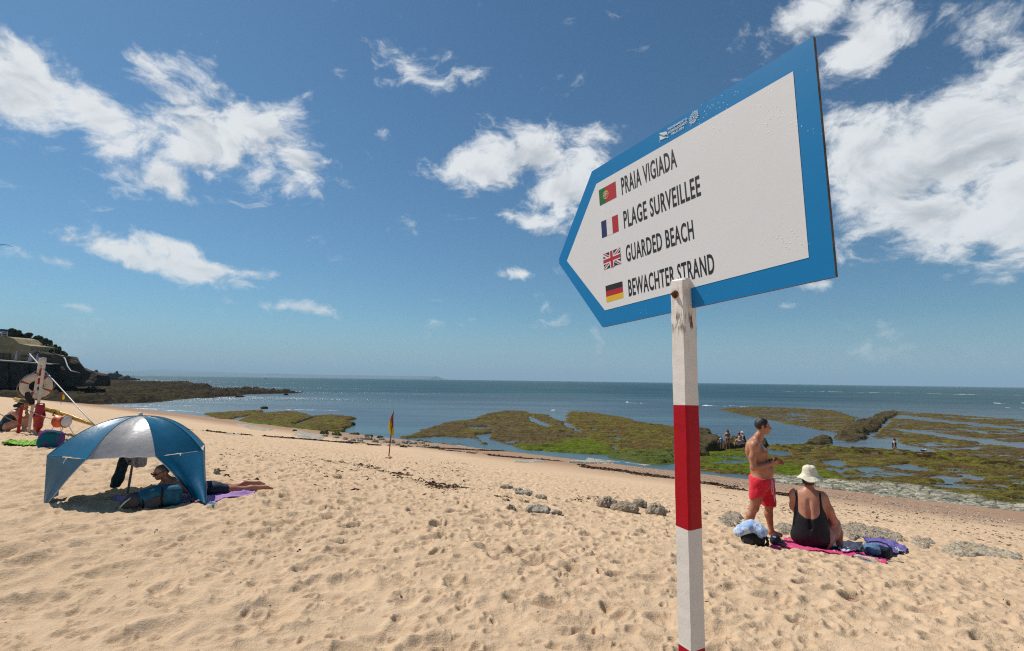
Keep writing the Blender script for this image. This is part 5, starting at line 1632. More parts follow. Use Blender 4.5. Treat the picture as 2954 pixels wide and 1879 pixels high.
tube("strap", [(-.115, .02, .18), (-.112, -.075, .15), (-.105, -.105, .08), (-.10, -.10, .01)], .009, M_BLACKFAB, RUCK, 6)
tube("buckle_strap", [(-.20, -.06, .13), (-.26, -.085, .09), (-.30, -.07, .03)], .008, M_WPLASTIC, RUCK, 6)

# bits left of the shelter
td = ground(*k1(372, 925), False)
TD = empty("beach_bag", (td.x, td.y, stand_z(td)), "teal and purple tie-dye bag slumped on the sand behind the shelter", "bag", rot=-azim(td))
def tdf(P):
    d = sd_box(P, (0, 0, .16), (.205, .12, .175), .11, rotm(0, R(6), 0))
    return smax(d + .016 * n3(P, 13, 8), -(P[..., 2] + .03), .01)
solid("bag_body", tdf, (-.27, -.18, -.05), (.27, .18, .40), .010, M_TIEDYE, TD)
tube("drawcord", [(-.05, -.11, .30), (.0, -.135, .31), (.10, -.12, .315), (.16, -.06, .30)], .008, M_NAVY, TD, 6)
cloth("sun_wrap", ([k for k in (gxy(4, 1282), gxy(60, 1278), gxy(112, 1279))], [k for k in (gxy(10, 1287), gxy(64, 1290), gxy(115, 1291))]), M_GREENPRINT,
      "lime green and black patterned wrap lying left of the tie-dye bag", "wrap", nu=40, nv=12, wr=.03, lift=.02, seed=12, fold=.05)
# ================================================================ the lifeguards' rescue post
def k0(x, y): return (x * .24155, 930 + y * .24155)
YS = 12.8
def s_at(x, y, Y=YS): return at(*k0(x, y), Y)
M_SWHITE = chipped_paint("station_white_paint", (0.66, 0.60, 0.53), (0.35, 0.27, 0.20), 0.70, .55, 9.0)
M_SRED = chipped_paint("station_red_paint", (0.40, 0.022, 0.020), (0.5, 0.2, 0.15), 0.74, .5, 9.0)
M_BUOY = chipped_paint("faded_white_foam", (0.64, 0.54, 0.43), (0.55, 0.42, 0.3), 0.72, .6, 7.0)
M_BUOYRED = mat("faded_red_band", (0.33, 0.075, 0.055), .7, .15, 20)
M_ROPE = mat("sisal_rope", (0.34, 0.23, 0.15), .9, .25, 90, .003, 200)
M_CANRED = mat("red_moulded_plastic", (0.46, 0.020, 0.022), .38, .15, 7, .002, 30, .5)
M_DARKSTRAP = mat("dark_webbing", (.035, .022, .02), .8)
M_YELLOW = mat("yellow_gelcoat", (0.62, 0.36, 0.015), .4, .15, 6, .002, 30, .5)
M_ORANGEP = mat("orange_plastic", (0.62, 0.10, 0.02), .45, .15, 10)
M_FIN = mat("black_rubber", (.012, .011, .011), .55, .2, 30)
pb = s_at(335, 1300); pgz = stand_z(pb)
STN = empty("rescue_stand", (pb.x, pb.y, pgz), "tall white twin-board rescue post with a rounded top and red panel", "rescue post")
so = STN.location.copy()
SAZ = math.atan2(pb.x, pb.y); sX = Vector((math.cos(SAZ), -math.sin(SAZ), 0)); sY = Vector((math.sin(SAZ), math.cos(SAZ), 0))
SR = Matrix((sX, sY, Vector((0, 0, 1)))).transposed()
def plank(name, a, b, wd, th, m, parent, org):
    a, b = Vector(a) - org, Vector(b) - org
    d = (b - a); L = d.length; d.normalize()
    x = (sX - d * sX.dot(d)).normalized(); y = d.cross(x)
    bm = bmesh.new(); box_bm(bm, (0, 0, 0), (wd, th, L), None, min(wd, th) * .15)
    M = Matrix((x, y, d)).transposed().to_4x4(); M.translation = (a + b) / 2
    bmesh.ops.transform(bm, matrix=M, verts=bm.verts)
    return bm_obj(name, bm, m, parent)
plank("board", s_at(337, 1330), s_at(484, 425), .062, .05, M_SWHITE, STN, so)
plank("board", s_at(405, 1345, YS - .05), s_at(538, 425, YS - .05), .062, .05, M_SWHITE, STN, so)
plank("red_panel", s_at(462, 745, YS - .04), s_at(487, 560, YS - .04), .050, .02, M_SRED, STN, so)
for y_, x_ in ((755, 448), (655, 474), (830, 443)):
    plank("cross_piece", s_at(x_ - 2, y_ + 12, YS - .06), s_at(x_ + 4, y_ - 14, YS - .06), .085, .03, M_SWHITE, STN, so)
pt_ = s_at(510, 470, YS - .09)
lathe("head_disc", [(0, -.02), (.062, -.02), (.066, -.01), (.066, .01), (.062, .02), (0, .02)], M_SWHITE, STN, 24, Matrix.Translation(pt_ - so) @ SR.to_4x4() @ Matrix.Rotation(R(90), 4, 'X') @ Matrix.Diagonal((1, 1.6, 1, 1)))
a_ = s_at(552, 480, YS - .1) - so; b_ = s_at(632, 505, YS - .1) - so; c_ = s_at(556, 500, YS - .1) - so
n_ = sY * .012
mesh_obj("pointer", [a_, b_, c_, a_ + n_, b_ + n_, c_ + n_], [(0, 1, 2), (5, 4, 3), (0, 3, 4, 1), (1, 4, 5, 2), (2, 5, 3, 0)], M_WPLASTIC, STN, False)
tube("hanging_cord", [s_at(430, 580) - so, s_at(395, 605) - so, s_at(330, 655) - so], .008, M_ROPE, STN, 6)

# lifebuoy hung across it
bcn = s_at(434, 765, YS - .02)
LB = empty("lifebuoy", bcn, "faded white lifebuoy with red bands and a rope, hung on the white rescue post", "lifebuoy")
bang = SAZ
def torus(name, Rm, rm, m2, parent, M, n=48, k=14, bands=(), sq=1.0):
    V, F, MI = [], [], []
    for i in range(n):
        t = 2 * math.pi * i / n
        for j in range(k):
            p = 2 * math.pi * j / k
            r = Rm + rm * math.cos(p)
            V.append(M @ Vector((r * math.cos(t), r * math.sin(t), rm * sq * math.sin(p))))
    for i in range(n):
        tm = math.degrees(2 * math.pi * (i + .5) / n)
        mi = 1 if any(abs((tm - b + 180) % 360 - 180) < 7.5 for b in bands) else 0
        for j in range(k):
            F.append((i * k + j, ((i + 1) % n) * k + j, ((i + 1) % n) * k + (j + 1) % k, i * k + (j + 1) % k)); MI.append(mi)
    return mesh_obj(name, V, F, m2, parent, True, midx=MI)
MLB = SR.to_4x4() @ Matrix.Rotation(R(90), 4, 'X') @ Matrix.Rotation(R(0), 4, 'Z')
torus("ring", .225, .088, [M_BUOY, M_BUOYRED], LB, MLB, 64, 16, (158, -22, 60, -110), .62)
pts = []
for i in range(60):
    t = 2 * math.pi * i / 59
    r = .318 + .045 * abs(math.sin(2 * t + .5)) * (1 if math.sin(t) < .4 else .2)
    pts.append(MLB @ Vector((r * math.cos(t), r * math.sin(t), .0)))
tube("grab_line", pts, .008, M_ROPE, LB, 6)

# rescue can
cc = s_at(466, 1140, YS - .12)
CAN = empty("rescue_can", cc, "red torpedo-shaped rescue can hung at the foot of the white post", "rescue can", rot=-SAZ)
def canf(P):
    d = chain(P, [(.0, 0, .25), (0, 0, .05), (0, 0, -.20), (0, 0, -.36)], [.085, .112, .085, .022], .04)
    q = P.copy(); d = d * 1.0
    d = smin(d, sd_box(P, (0, 0, .30), (.082, .035, .06), .03), .04)
    d = smax(d, -sd_box(P, (0, 0, .328), (.050, .09, .014), .012), .008)
    for s in (-1, 1): d = smax(d, -sd_box(P, (.083 * s, -.06, .12), (.009, .06, .06), .008), .008)
    return d
solid("float_body", canf, (-.14, -.14, -.40), (.14, .14, .40), .010, M_CANRED, CAN)
torus("strap", .108, .016, [M_DARKSTRAP], CAN, Matrix.Translation((0, 0, .045)), 32, 8)
# red stake
rs = s_at(215, 1315, 12.5); rg = stand_z(rs)
STK = empty("marker_stake", (rs.x, rs.y, rg), "short red painted stake leaning by the seated woman in a straw hat", "stake")
plank("stake_board", Vector((rs.x, rs.y, rg - .08)), s_at(264, 990, 12.5), .062, .04, M_SRED, STK, STK.location)
# swim fins
fb = s_at(352, 905, YS - .12)
FIN = empty("swim_fins", fb, "pair of black swim fins hanging beside the lifebuoy", "swim fins", rot=-SAZ)
for k, (dx, a) in enumerate(((0, 18), (.03, 8))):
    def ff(P, dx=dx, k=k):
        q = P - V3((dx, .035 * k, 0))
        d = chain(q, [(-.045, 0, .11), (-.02, 0, .02), (.035, 0, -.13)], [.052, .066, .042], .03)
        return smax(d, np.abs(q[..., 1]) - .014, .008)
    solid("fin", ff, (-.14, -.05, -.22), (.16, .09, .20), .009, M_FIN, FIN)
# yellow rescue board, on edge along the stand
ya, yb = s_at(165, 925, 13.7), s_at(1130, 1212, 12.6)
BRD = empty("rescue_board", (ya + yb) / 2, "long yellow rescue paddleboard propped behind the white post", "rescue board")
dv = (yb - ya); Lb = dv.length; dx_ = dv.normalized()
vw = ((ya + yb) / 2 - Vector((0, 0, EYE))).normalized(); vw.z -= .03; dy_ = (vw - dx_ * vw.dot(dx_)).normalized(); dz_ = dx_.cross(dy_)
BRD.matrix_world = Matrix.Translation((ya + yb) / 2) @ Matrix((dx_, dy_, dz_)).transposed().to_4x4()
def brd(P):
    x = P[..., 0] / (Lb / 2); hw = .24 * np.sqrt(np.clip(1 - np.abs(x) ** 2.6, 0, 1)) + .004
    zc = .03 * x * x * np.sign(x) * -1
    d = np.maximum(np.abs(P[..., 1]) - hw, np.abs(P[..., 2] - zc) - .052 * np.sqrt(np.clip(1.02 - np.abs(x) ** 4, .05, 1)))
    return np.maximum(d, np.abs(P[..., 0]) - Lb / 2)
o = solid("hull", brd, (-Lb / 2 - .02, -.3, -.12), (Lb / 2 + .02, .3, .12), .022, M_YELLOW, BRD, 2)
for xx in (-.05, .30, .55):
    tube("grab_loop", [(xx * Lb / 2, -.24, -.03), (xx * Lb / 2 + .05, -.27, -.10), (xx * Lb / 2 + .22, -.27, -.11), (xx * Lb / 2 + .30, -.24, -.03)], .013, M_DARKSTRAP, BRD, 6)
# orange and white line drum on a white stand
dc = s_at(742, 1185, 11.7)
dg = stand_z(dc)
DRM = empty("line_reel", (dc.x, dc.y, dg), "orange and white rope reel on thin white legs under the yellow board", "reel", rot=-SAZ + R(35))
hz_ = dc.z - dg
Md = Matrix.Translation((0, 0, hz_)) @ Matrix.Rotation(R(90), 4, 'X')
lathe("drum", [(.0, -.13), (.13, -.13), (.145, -.12), (.115, -.08), (.115, .06), (.145, .10), (.13, .115), (0, .115)], M_ORANGEP, DRM, 28, Md)
lathe("disc", [(.0, .118), (.112, .118), (.118, .126), (.112, .134), (0, .134)], M_WPLASTIC, DRM, 28, Md)
for sx in (-1, 1):
    for sy in (-1, 1):
        tube("leg", [(.0, .11 * sy, hz_), (.10 * sx, .15 * sy, hz_ * .55), (.24 * sx, .19 * sy, -.04)], .009, M_WPLASTIC, DRM, 6)
# grey boathook
pa, pz = s_at(352, 378, 13.0), s_at(1075, 1172, 11.9)
ext = pa + (pz - pa) * 1.12
HK = empty("boathook_pole", pz, "long grey aluminium pole leaning diagonally across the white rescue post", "pole")
tube("pole_shaft", [pa - pz, Vector((0, 0, 0)), ext - pz], .013, M_ALU, HK, 10)
tube("pole_tip", [pa - pz - (ext - pa).normalized() * .10, pa - pz], [.005, .014], M_DARKSTRAP, HK, 8)
# rope from the stake to the reel
rp = [s_at(262, 1010, 12.45), s_at(330, 1052, 12.5), s_at(430, 1095, 12.5), s_at(560, 1140, 12.2), s_at(700, 1180, 11.5)]
RP = empty("guide_rope", rp[0], "thin brown rope running from the red stake to the line reel", "rope")
tube("rope_strand", [p - rp[0] for p in rp], .009, M_ROPE, RP, 6)
rp = [s_at(-60, 1060, 12.3), s_at(60, 1130, 12.3), s_at(200, 1200, 12.4), s_at(318, 1268, 12.5)]
RP2 = empty("guide_rope", rp[0], "thin brown rope in front of the seated woman in a straw hat", "rope")
tube("rope_strand", [p - rp[0] for p in rp], .009, M_ROPE, RP2, 6)

# woman in a straw hat sitting on the sand behind the stake
M_GREENSUIT = mat("dark_green_swimsuit", (.008, .035, .038), .6, .2, 20)
M_STRAW = mat("olive_straw", (.17, .125, .055), .85, .25, 90, .006, 140)
wp2 = s_at(120, 1248, 13.0)
W2 = empty("person", (wp2.x, wp2.y, stand_z(wp2)), "person in a straw hat and dark green swimsuit sitting hunched behind the red stake", "person", rot=-SAZ)
def w2t(P):
    d = sd_ell(P, (-.10, 0, .12), (.15, .19, .135))
    d = smin(d, sd_ell(P, (-.02, 0, .30), (.13, .16, .17), rotm(0, R(28), 0)), .08)
    d = smin(d, sd_ell(P, (.05, 0, .43), (.11, .17, .11), rotm(0, R(30), 0)), .07)
    return d
def w2(P):
    d = w2t(P)
    d = smin(d, sd_cone(P, (.06, -.15, .475), (.06, .15, .475), .055, .055), .05)
    d = smin(d, chain(P, [(.08, 0, .49), (.15, 0, .56), (.17, 0, .60)], [.06, .052, .05], .03), .04)
    for s in (-1, 1):
        d = smin(d, chain(P, [(.06, .19 * s, .46), (.15, .22 * s, .33), (.24, .20 * s, .28)], [.054, .048, .042], .03), .03)
        d = smin(d, chain(P, [(.24, .20 * s, .28), (.30, .12 * s, .38), (.27, .05 * s, .47)], [.04, .036, .026], .02), .02)
        d = smin(d, chain(P, [(-.05, .11 * s, .12), (.20, .13 * s, .22), (.30, .13 * s, .27)], [.10, .085, .062], .04), .05)
        d = smin(d, chain(P, [(.30, .13 * s, .26), (.28, .13 * s, .14), (.25, .13 * s, .02)], [.058, .056, .036], .03), .03)
        d = smin(d, sd_cone(P, (.25, .13 * s, .0), (.37, .14 * s, -.01), .036, .026), .02)
    return d
HD2 = ((.20, 0, .655), (.94, -.1, -.32), (.25, 0, 1))
solid("body", w2, (-.28, -.30, -.06), (.42, .30, .66), .012, M_SKIN_FAIR, W2, 1,
      extra=[(lambda P: sd_head(P, *HD2), (.06, -.12, .50), (.36, .12, .80), .007), (lambda P: sd_hand(P, (.27, -.05, .47), None, (-1, 0, 0), (.1, .3, 1), .4, 1), (.20, -.14, .42), (.40, .12, .68), .0065),
             (lambda P: sd_hand(P, (.27, .05, .47), None, (-1, 0, 0), (.1, -.3, 1), .4, -1), (.20, -.12, .42), (.40, .14, .68), .0065)])
def w2s(P):
    d = w2t(P) - .008
    d = smax(d, P[..., 2] - .44 - .2 * (P[..., 0]), .01)
    for s in (-1, 1): d = smax(d, -chain(P, [(.10, .12 * s, .17), (.25, .13 * s, .24)], [.115, .11], .03), .01)
    return d
solid("swimsuit", w2s, (-.28, -.22, -.06), (.2, .22, .55), .010, M_GREENSUIT, W2)
def w2h(P):
    d = sd_ell(P, (.165, 0, .66), (.092, .085, .098), rotm(0, R(15), 0)); d = smin(d, sd_ell(P, (.055, 0, .635), (.05, .05, .045)), .03)
    return smax(d, (P[..., 0] - .215), .01) + .003 * n3(P, 90, 1)
solid("hair", w2h, (-.02, -.12, .52), (.30, .12, .78), .008, M_HAIR_DARK, W2)
def w2hat(P):
    q = (P - V3((.185, 0, .715))) @ rotm(0, R(14), 0)
    r = np.sqrt(q[..., 0] ** 2 + q[..., 1] ** 2); z = q[..., 2]
    crown = smax(np.maximum(r - .098 + .25 * np.clip(z, 0, 1), -(z + .01)), z - .085, .02)
    brim = np.maximum(np.abs(z - .006 + .08 * r) - .007, r - .165)
    return smin(crown, brim, .01)
solid("straw_hat", w2hat, (-.02, -.2, .60), (.40, .2, .86), .008, M_STRAW, W2)
# ================================================================ rocks, outcrops and what the sea left
def rock_material(name, c1, c2, c3, lichen=None, scale=5.0, bump=.03):
    m, t, b = new_mat(name)
    tcn = t.n('ShaderNodeTexCoord'); P = tcn.outputs['Object']
    a = t.noise(P, scale, 7, .65); f = t.noise(P, scale * 7, 5, .65)
    c = t.mix(t.smooth(a, .36, .64), c1, c2)
    c = t.mix(t.smooth(f, .50, .70, 0, .8), c, c3)
    if lichen:
        l = t.noise(t.vmath('ADD', P, (7.3, 2.1, 4.4)), scale * .55, 5, .6)
        c = t.mix(t.smooth(l, .60, .68, 0, .8), c, lichen)
    t.l(c, b.inputs['Base Color']); b.inputs['Roughness'].default_value = .9; b.inputs['Specular IOR Level'].default_value = .15
    v = t.n('ShaderNodeTexVoronoi'); t.l(P, v.inputs['Vector']); v.inputs['Scale'].default_value = scale * 5
    bp = t.n('ShaderNodeBump'); bp.inputs['Distance'].default_value = bump
    t.l(t.math('ADD', t.math('MULTIPLY', f, 1.0), t.math('MULTIPLY', v.outputs['Distance'], .6)), bp.inputs['Height']); t.l(bp.outputs[0], b.inputs['Normal'])
    return m
M_LIME = rock_material("pitted_limestone", (.34, .27, .19), (.45, .375, .275), (.15, .125, .10), None, 6.0, .03)
M_LIMEY = rock_material("lichened_limestone", (.40, .32, .22), (.48, .41, .30), (.18, .15, .11), (.55, .33, .06), 4.0, .03)
M_DARKROCK = rock_material("weedy_dark_rock", (.055, .040, .020), (.105, .080, .032), (.022, .016, .010), (.10, .115, .02), 1.2, .10)
M_MOSS = rock_material("mossy_rock", (.060, .075, .012), (.10, .125, .018), (.09, .07, .04), None, 2.0, .06)
M_PALEROCK = rock_material("pale_boulder", (.37, .32, .25), (.47, .42, .34), (.20, .17, .135), None, 2.5, .05)

def rock(px0, px1, py0, py1, c, m, label, group=None, h=None, sq=1.0, seed=0, surf='sand', flatness=None, name="rock"):
    """one stone; pixel box in the photo crop c = (ox, oy, k) tells where it stands and how large it is"""
    ox, oy, k = c
    cx, by = ox + (px0 + px1) / 2 * k, oy + py1 * k
    g = ground(cx, by, False) if surf == 'sand' else sea(cx, by, .1)
    ca = math.cos(azim(g))
    W = (px1 - px0) * k * g.y * ca / FPX; H = (py1 - py0) * k * g.y / FPX
    r = V3((W / 2, W / 2 * .8 * sq, max(H * .75, W * .16)))
    s = 1.0 / max(W, .05)
    def f(P):
        q = P / r
        d = (np.sqrt((np.abs(q) ** 2).sum(-1)) - 1) * float(r.min())
        d = d + float(r.min()) * (.30 * n3(P, 5.5 * s, seed) + .20 * n3(P, 13 * s, seed + 2) + .13 * n3(P, 31 * s, seed + 5))
        return smax(d, -(P[..., 2] + r[2] * .55), .02 * W)
    hh = h or max(W, .1) / 26
    V, Q = surface(f, -r * 1.4, r * 1.5, hh)
    o = mesh_obj(name, V, Q, m, None, True)
    z = stand_z(g) if surf == 'sand' else g.z
    d = Vector((g.x, g.y, 0)).normalized()
    o.location = (g.x + d.x * r[1] * .6, g.y + d.y * r[1] * .6, z + float(r[2]) * .12)
    o.rotation_euler = (0, 0, -azim(g) + .3 * math.sin(seed * 3.1))
    tag(o, label, "rock", group)
    return o
rock(1510, 1658, 1068, 1158, B_, M_LIME, "dark overhanging boulder on the sand left of the striped post", seed=1, h=.016)
rock(1610, 1822, 1120, 1184, B_, M_LIME, "broad flat grey rock touching the dark overhanging boulder", seed=2, h=.02)
rock(1755, 1897, 1090, 1138, B_, M_LIME, "low rounded grey rock behind the broad flat rock", seed=3, h=.018)
rock(1868, 2052, 1130, 1212, B_, M_LIME, "rough grey rock nearest the striped post", seed=4, h=.018)
rock(758, 848, 966, 994, B_, M_LIME, "small grey stone alone on the mid beach", seed=5)
rock(860, 925, 990, 1011, B_, M_PALEROCK, "pale sliver of rock just right of the lone grey stone", seed=6)
rock(888, 998, 1018, 1042, B_, M_PALEROCK, "pale flat rock barely out of the sand below the grey stones", seed=7)
rock(1028, 1112, 1050, 1076, B_, M_PALEROCK, "pale flat rock farther right on the mid beach", seed=8)
rock(805, 875, 1140, 1174, B_, M_LIME, "grey knob at the left end of the half-buried pale slab", seed=9)
rock(955, 1150, 1158, 1192, B_, M_PALEROCK, "half-buried pale slab before the boulders", seed=10)
rock(1160, 1235, 1176, 1200, B_, M_PALEROCK, "small pale rock right of the half-buried slab", seed=11)
rock(168, 222, 944, 986, A_, M_LIME, "round beige stone on the sand right of the sun shelter", seed=12)
rock(1205, 1285, 1000, 1030, A_, M_SAND, "sandy clod on the trodden beach below the small flag", seed=13)
rock(78, 106, 1010, 1030, C_, M_LIME, "tiny dark stone just right of the striped post", seed=14)
rock(480, 540, 1128, 1150, A_, M_LIME, "flat tan stone left of the sunbather's feet", seed=15) if False else None

PB = "pale boulders along the waterline"
ORD = ["first ", "second ", "third ", "fourth ", "fifth ", "sixth ", "seventh ", "eighth ", "ninth ", "tenth ", "eleventh ", "twelfth ", "thirteenth ", "fourteenth ", "fifteenth ", "sixteenth ", "seventeenth ", "eighteenth "]
COBBLES = ((1110, 1162, 640, 662), (1205, 1262, 655, 676), (1285, 1332, 666, 690), (1355, 1402, 680, 702), (1402, 1472, 664, 688), (1480, 1546, 660, 692),
                     (1420, 1466, 684, 706), (1540, 1600, 684, 712), (1640, 1700, 690, 715), (1708, 1748, 690, 722), (1790, 1892, 688, 726), (1880, 1935, 706, 728),
                     (1942, 2000, 700, 722), (1985, 2040, 722, 744), (2060, 2122, 734, 752), (1600, 1650, 672, 690), (1330, 1360, 690, 708), (1750, 1790, 716, 736))
order = sorted(range(len(COBBLES)), key=lambda i: COBBLES[i][0] + COBBLES[i][1]); rank = {k: n for n, k in enumerate(order)}
for i, (a, b, c, d) in enumerate(COBBLES):
    rock(a, b, c, d, A_, M_PALEROCK, ORD[rank[i]] + "pale boulder from the left in the cobble line at the water's edge", PB, seed=20 + i)
for i, (a, b, c, d, l) in enumerate(((1098, 1162, 606, 642, "large green mossy boulder at the corner of the undercut reef slab"), (1188, 1272, 620, 652, "wide mossy boulder right of the large green one"),
                     (1482, 1552, 644, 664, "mossy boulder at the water in front of the small flag, left one"), (1588, 1640, 654, 676, "mossy boulder just left of the small flag"), (1935, 1990, 686, 706, "mossy boulder right of the small flag"),
                     (855, 892, 598, 616, "small mossy stone beside the middle reef slab"))):
    rock(a, b, c, d, A_, M_MOSS, l, seed=50 + i)
rock(580, 636, 396, 416, A_, M_DARKROCK, "dark rock awash off the end of the nearest reef slab", seed=60, surf='sea')
rock(1355, 1432, 628, 646, A_, M_DARKROCK, "low dark rock in the water behind the cobbles", seed=61, surf='sea')
rock(1320, 1398, 536, 556, A_, M_DARKROCK, "dark point of rock at the outer end of the undercut slab", seed=62, surf='sea')

# rough limestone breaking through the sand, and weed-covered ledges in the sea
def outcrop(name, crop, poly, m, label, base, hgt, res, rough=.08, seed=0, ridged=1.0, edge=.25, kind=None, cat="rock", col=None, zref=None, steps=0):
    ox, oy, k = crop
    pts = []
    for (x, y) in poly:
        g = ground(ox + x * k, oy + y * k, False) if base == 'sand' else sea(ox + x * k, oy + y * k, base)
        pts.append((g.x, g.y))
    Pm = np.array(pts); lo = Pm.min(0) - .3; hi = Pm.max(0) + .3
    gx_, gy_ = np.meshgrid(np.arange(lo[0], hi[0], res), np.arange(lo[1], hi[1], res))
    x, y = gx_.ravel(), gy_.ravel()
    sc = edge
    sd = poly_sd(x, y, Pm) + sc * .7 * fbm(x * .55 / sc, y * .55 / sc, 400 + seed, 4, .6)
    rg = 1 - np.abs(fbm(x * .40 / sc, y * .40 / sc, 410 + seed, 5, .62)) * 2.2
    big = fbm(x * .16 / sc, y * .16 / sc, 420 + seed, 3)
    rise = sstep(-sc * .25, sc * (.9 if base == 'sand' else .30), sd)
    hh = hgt * rise * (.70 + (.55 if base == 'sand' else 1.1) * big) + rough * ridged * rise * (rg - .3) * (1.0 if base == 'sand' else 1.5) + rough * .5 * rise * fbm(x * 1.7 / sc, y * 1.7 / sc, 430 + seed, 3, .6)
    if steps: hh = hh * .45 + .55 * np.floor(hh * steps) / steps
    b = (sand_z(x, y) if base == 'sand' else np.full(x.shape, float(base)))
    z = b + hh - .06 * (1 - rise) - (.02 if base == 'sand' else .05)
    nx = gx_.shape[1]; ny = gx_.shape[0]
    i = np.arange(ny - 1)[:, None] * nx + np.arange(nx - 1)[None, :]
    F = np.stack([i, i + 1, i + nx + 1, i + nx], -1).reshape(-1, 4)
    F = F[(sd[F] > -sc * .6).any(1)]
    used = np.unique(F); rm = np.full(len(x), -1); rm[used] = np.arange(len(used))
    V = np.stack([x, y, z], -1)[used]; c = V.mean(0)
    o = mesh_obj(name, V - c, rm[F], m, None, True, loc=tuple(c))
    tag(o, label, cat, None, kind)
    return o
outcrop("rock_outcrop", C_, [(165, 1060), (215, 1015), (300, 1005), (370, 1035), (380, 1085), (330, 1130), (240, 1140), (180, 1110)], M_LIME, "knobbly limestone outcrop behind the standing man's bag", 'sand', .045, .018, .055, 1, edge=.11)
outcrop("rock_outcrop", C_, [(555, 1130), (600, 1098), (680, 1095), (770, 1120), (790, 1160), (700, 1192), (600, 1185)], M_LIME, "knobbly limestone outcrop between the man and the seated woman", 'sand', .04, .018, .05, 2, edge=.11)
outcrop("rock_outcrop", C_, [(1030, 1120), (1100, 1092), (1200, 1100), (1330, 1130), (1450, 1150), (1560, 1195), (1560, 1235), (1420, 1240), (1250, 1215), (1120, 1215), (1040, 1170)], M_LIME, "long limestone outcrop behind the navy bag and purple sarong", 'sand', .04, .018, .055, 3, edge=.12)
outcrop("rock_outcrop", C_, [(1560, 1215), (1680, 1188), (1760, 1215), (1800, 1250), (1760, 1290), (1650, 1270), (1570, 1250)], M_LIME, "broken limestone hump right of the purple sarong", 'sand', .03, .018, .05, 4, edge=.12)
outcrop("rock_outcrop", C_, [(1740, 1280), (1840, 1240), (2000, 1240), (2180, 1270), (2300, 1310), (2420, 1330), (2430, 1375), (2280, 1365), (2150, 1350), (1960, 1345), (1830, 1325)], M_LIMEY, "wide limestone shelf with yellow lichen at the right of the beach", 'sand', .04, .020, .045, 5, edge=.14)
outcrop("rock_outcrop", C_, [(1960, 1380), (2100, 1375), (2220, 1400), (2200, 1420), (2060, 1412)], M_LIMEY, "small flat limestone patch below the lichened shelf", 'sand', .05, .02, .05, 6)
outcrop("rock_outcrop", C_, [(2330, 1395), (2480, 1385), (2560, 1420), (2480, 1440), (2360, 1425)], M_LIMEY, "limestone patch at the right edge of the beach", 'sand', .06, .024, .05, 7)
outcrop("rock_ledge", C_, [(-140, 480), (-60, 430), (60, 425), (150, 452), (195, 490), (200, 545), (120, 590), (0, 600), (-130, 580)], M_DARKROCK, "high dark rock ledge seen just right of the striped post", .05, .50, .12, .30, 8, edge=.9, steps=4)
outcrop("rock_ledge", C_, [(235, 520), (250, 492), (330, 485), (390, 490), (400, 530), (330, 545), (260, 545)], M_DARKROCK, "dark rock on which the bathers in pink and white caps sit", .1, .62, .10, .25, 9, edge=.7, steps=3)
outcrop("rock_ledge", C_, [(190, 500), (240, 488), (300, 505), (290, 540), (220, 550)], M_DARKROCK, "dark rock between the high ledge and the seated bathers", .1, .50, .10, .22, 10, edge=.7)
outcrop("rock_ledge", C_, [(470, 520), (490, 488), (528, 500), (535, 530), (500, 540)], M_DARKROCK, "black rock showing at the standing man's back elbow", .1, .6, .10, .2, 11, edge=.6)
outcrop("rock_ledge", C_, [(810, 520), (880, 480), (940, 460), (1000, 478), (1005, 500), (930, 520)], M_DARKROCK, "dark hump of rock in the shallow channel left of the wading woman", .0, .36, .12, .24, 12, edge=.8)
outcrop("rock_ledge", C_, [(1045, 470), (1060, 440), (1150, 430), (1230, 430), (1260, 460), (1180, 492), (1090, 488)], M_DARKROCK, "weedy low end of the rock ridge across the shallows", .0, .35, .12, .22, 13, edge=.9)
outcrop("rock_ledge", C_, [(1100, 420), (1180, 355), (1260, 330), (1360, 330), (1390, 365), (1340, 405), (1270, 440), (1160, 440)], M_DARKROCK, "brown jagged rock ridge rising across the shallows", .0, .45, .14, .36, 14, edge=1.1, steps=3)
outcrop("rock_ledge", C_, [(1310, 315), (1380, 278), (1480, 272), (1490, 290), (1440, 320), (1400, 350), (1350, 335)], M_DARKROCK, "far end of the rock ridge next to open water", .0, .42, .18, .32, 15, edge=1.1, steps=3)
outcrop("rock_ledge", B_, [(1600, 720), (1700, 705), (1830, 700), (1990, 682), (2000, 700), (2090, 740), (2100, 780), (1950, 790), (1750, 760), (1640, 735)], M_MOSS, "mossy green ledge on the beach side of the reef by the post", .12, .16, .09, .12, 16, edge=.6, steps=5)
outcrop("rock_slab", B_, [(1230, 790), (1500, 745), (1780, 740), (1900, 770), (2060, 800), (2040, 830), (1880, 825), (1700, 800), (1450, 800)], M_PALEROCK, "smooth grey sloping rock slab at the edge of the beach", 'sand', .16, .06, .08, 17, edge=.45, steps=8)
outcrop("rock_slab", B_, [(830, 778), (960, 768), (1110, 772), (1120, 786), (980, 792), (850, 790)], M_PALEROCK, "low grey rock slab half buried among the seaweed", 'sand', .10, .06, .04, 18, edge=.4)
outcrop("reef_rim", C_, [(560, 515), (800, 520), (1000, 532), (1300, 545), (1480, 556), (1780, 580), (2100, 620), (2500, 655), (2500, 685), (2100, 650), (1780, 612), (1400, 580), (1000, 556), (700, 545)], M_REEF, None, .10, .16, .12, .12, 19, edge=.6, kind='structure', cat=None)
_o = bpy.data.objects["reef_rim"]; _n = np.array([v.co[:] for v in _o.data.vertices])
_q = .5 + .5 * fbm(_n[:, 0] * 1.3, _n[:, 1] * 1.3, 440, 4, .6)
set_attr(_o, 'albedo', lerp(lerp(np.broadcast_to(olive, (len(_n), 3)), dark, sstep(.4, .6, _q)), tan, sstep(.62, .74, _q) * .9)); tag(_o, "low broken rim of the mossy reef platform")

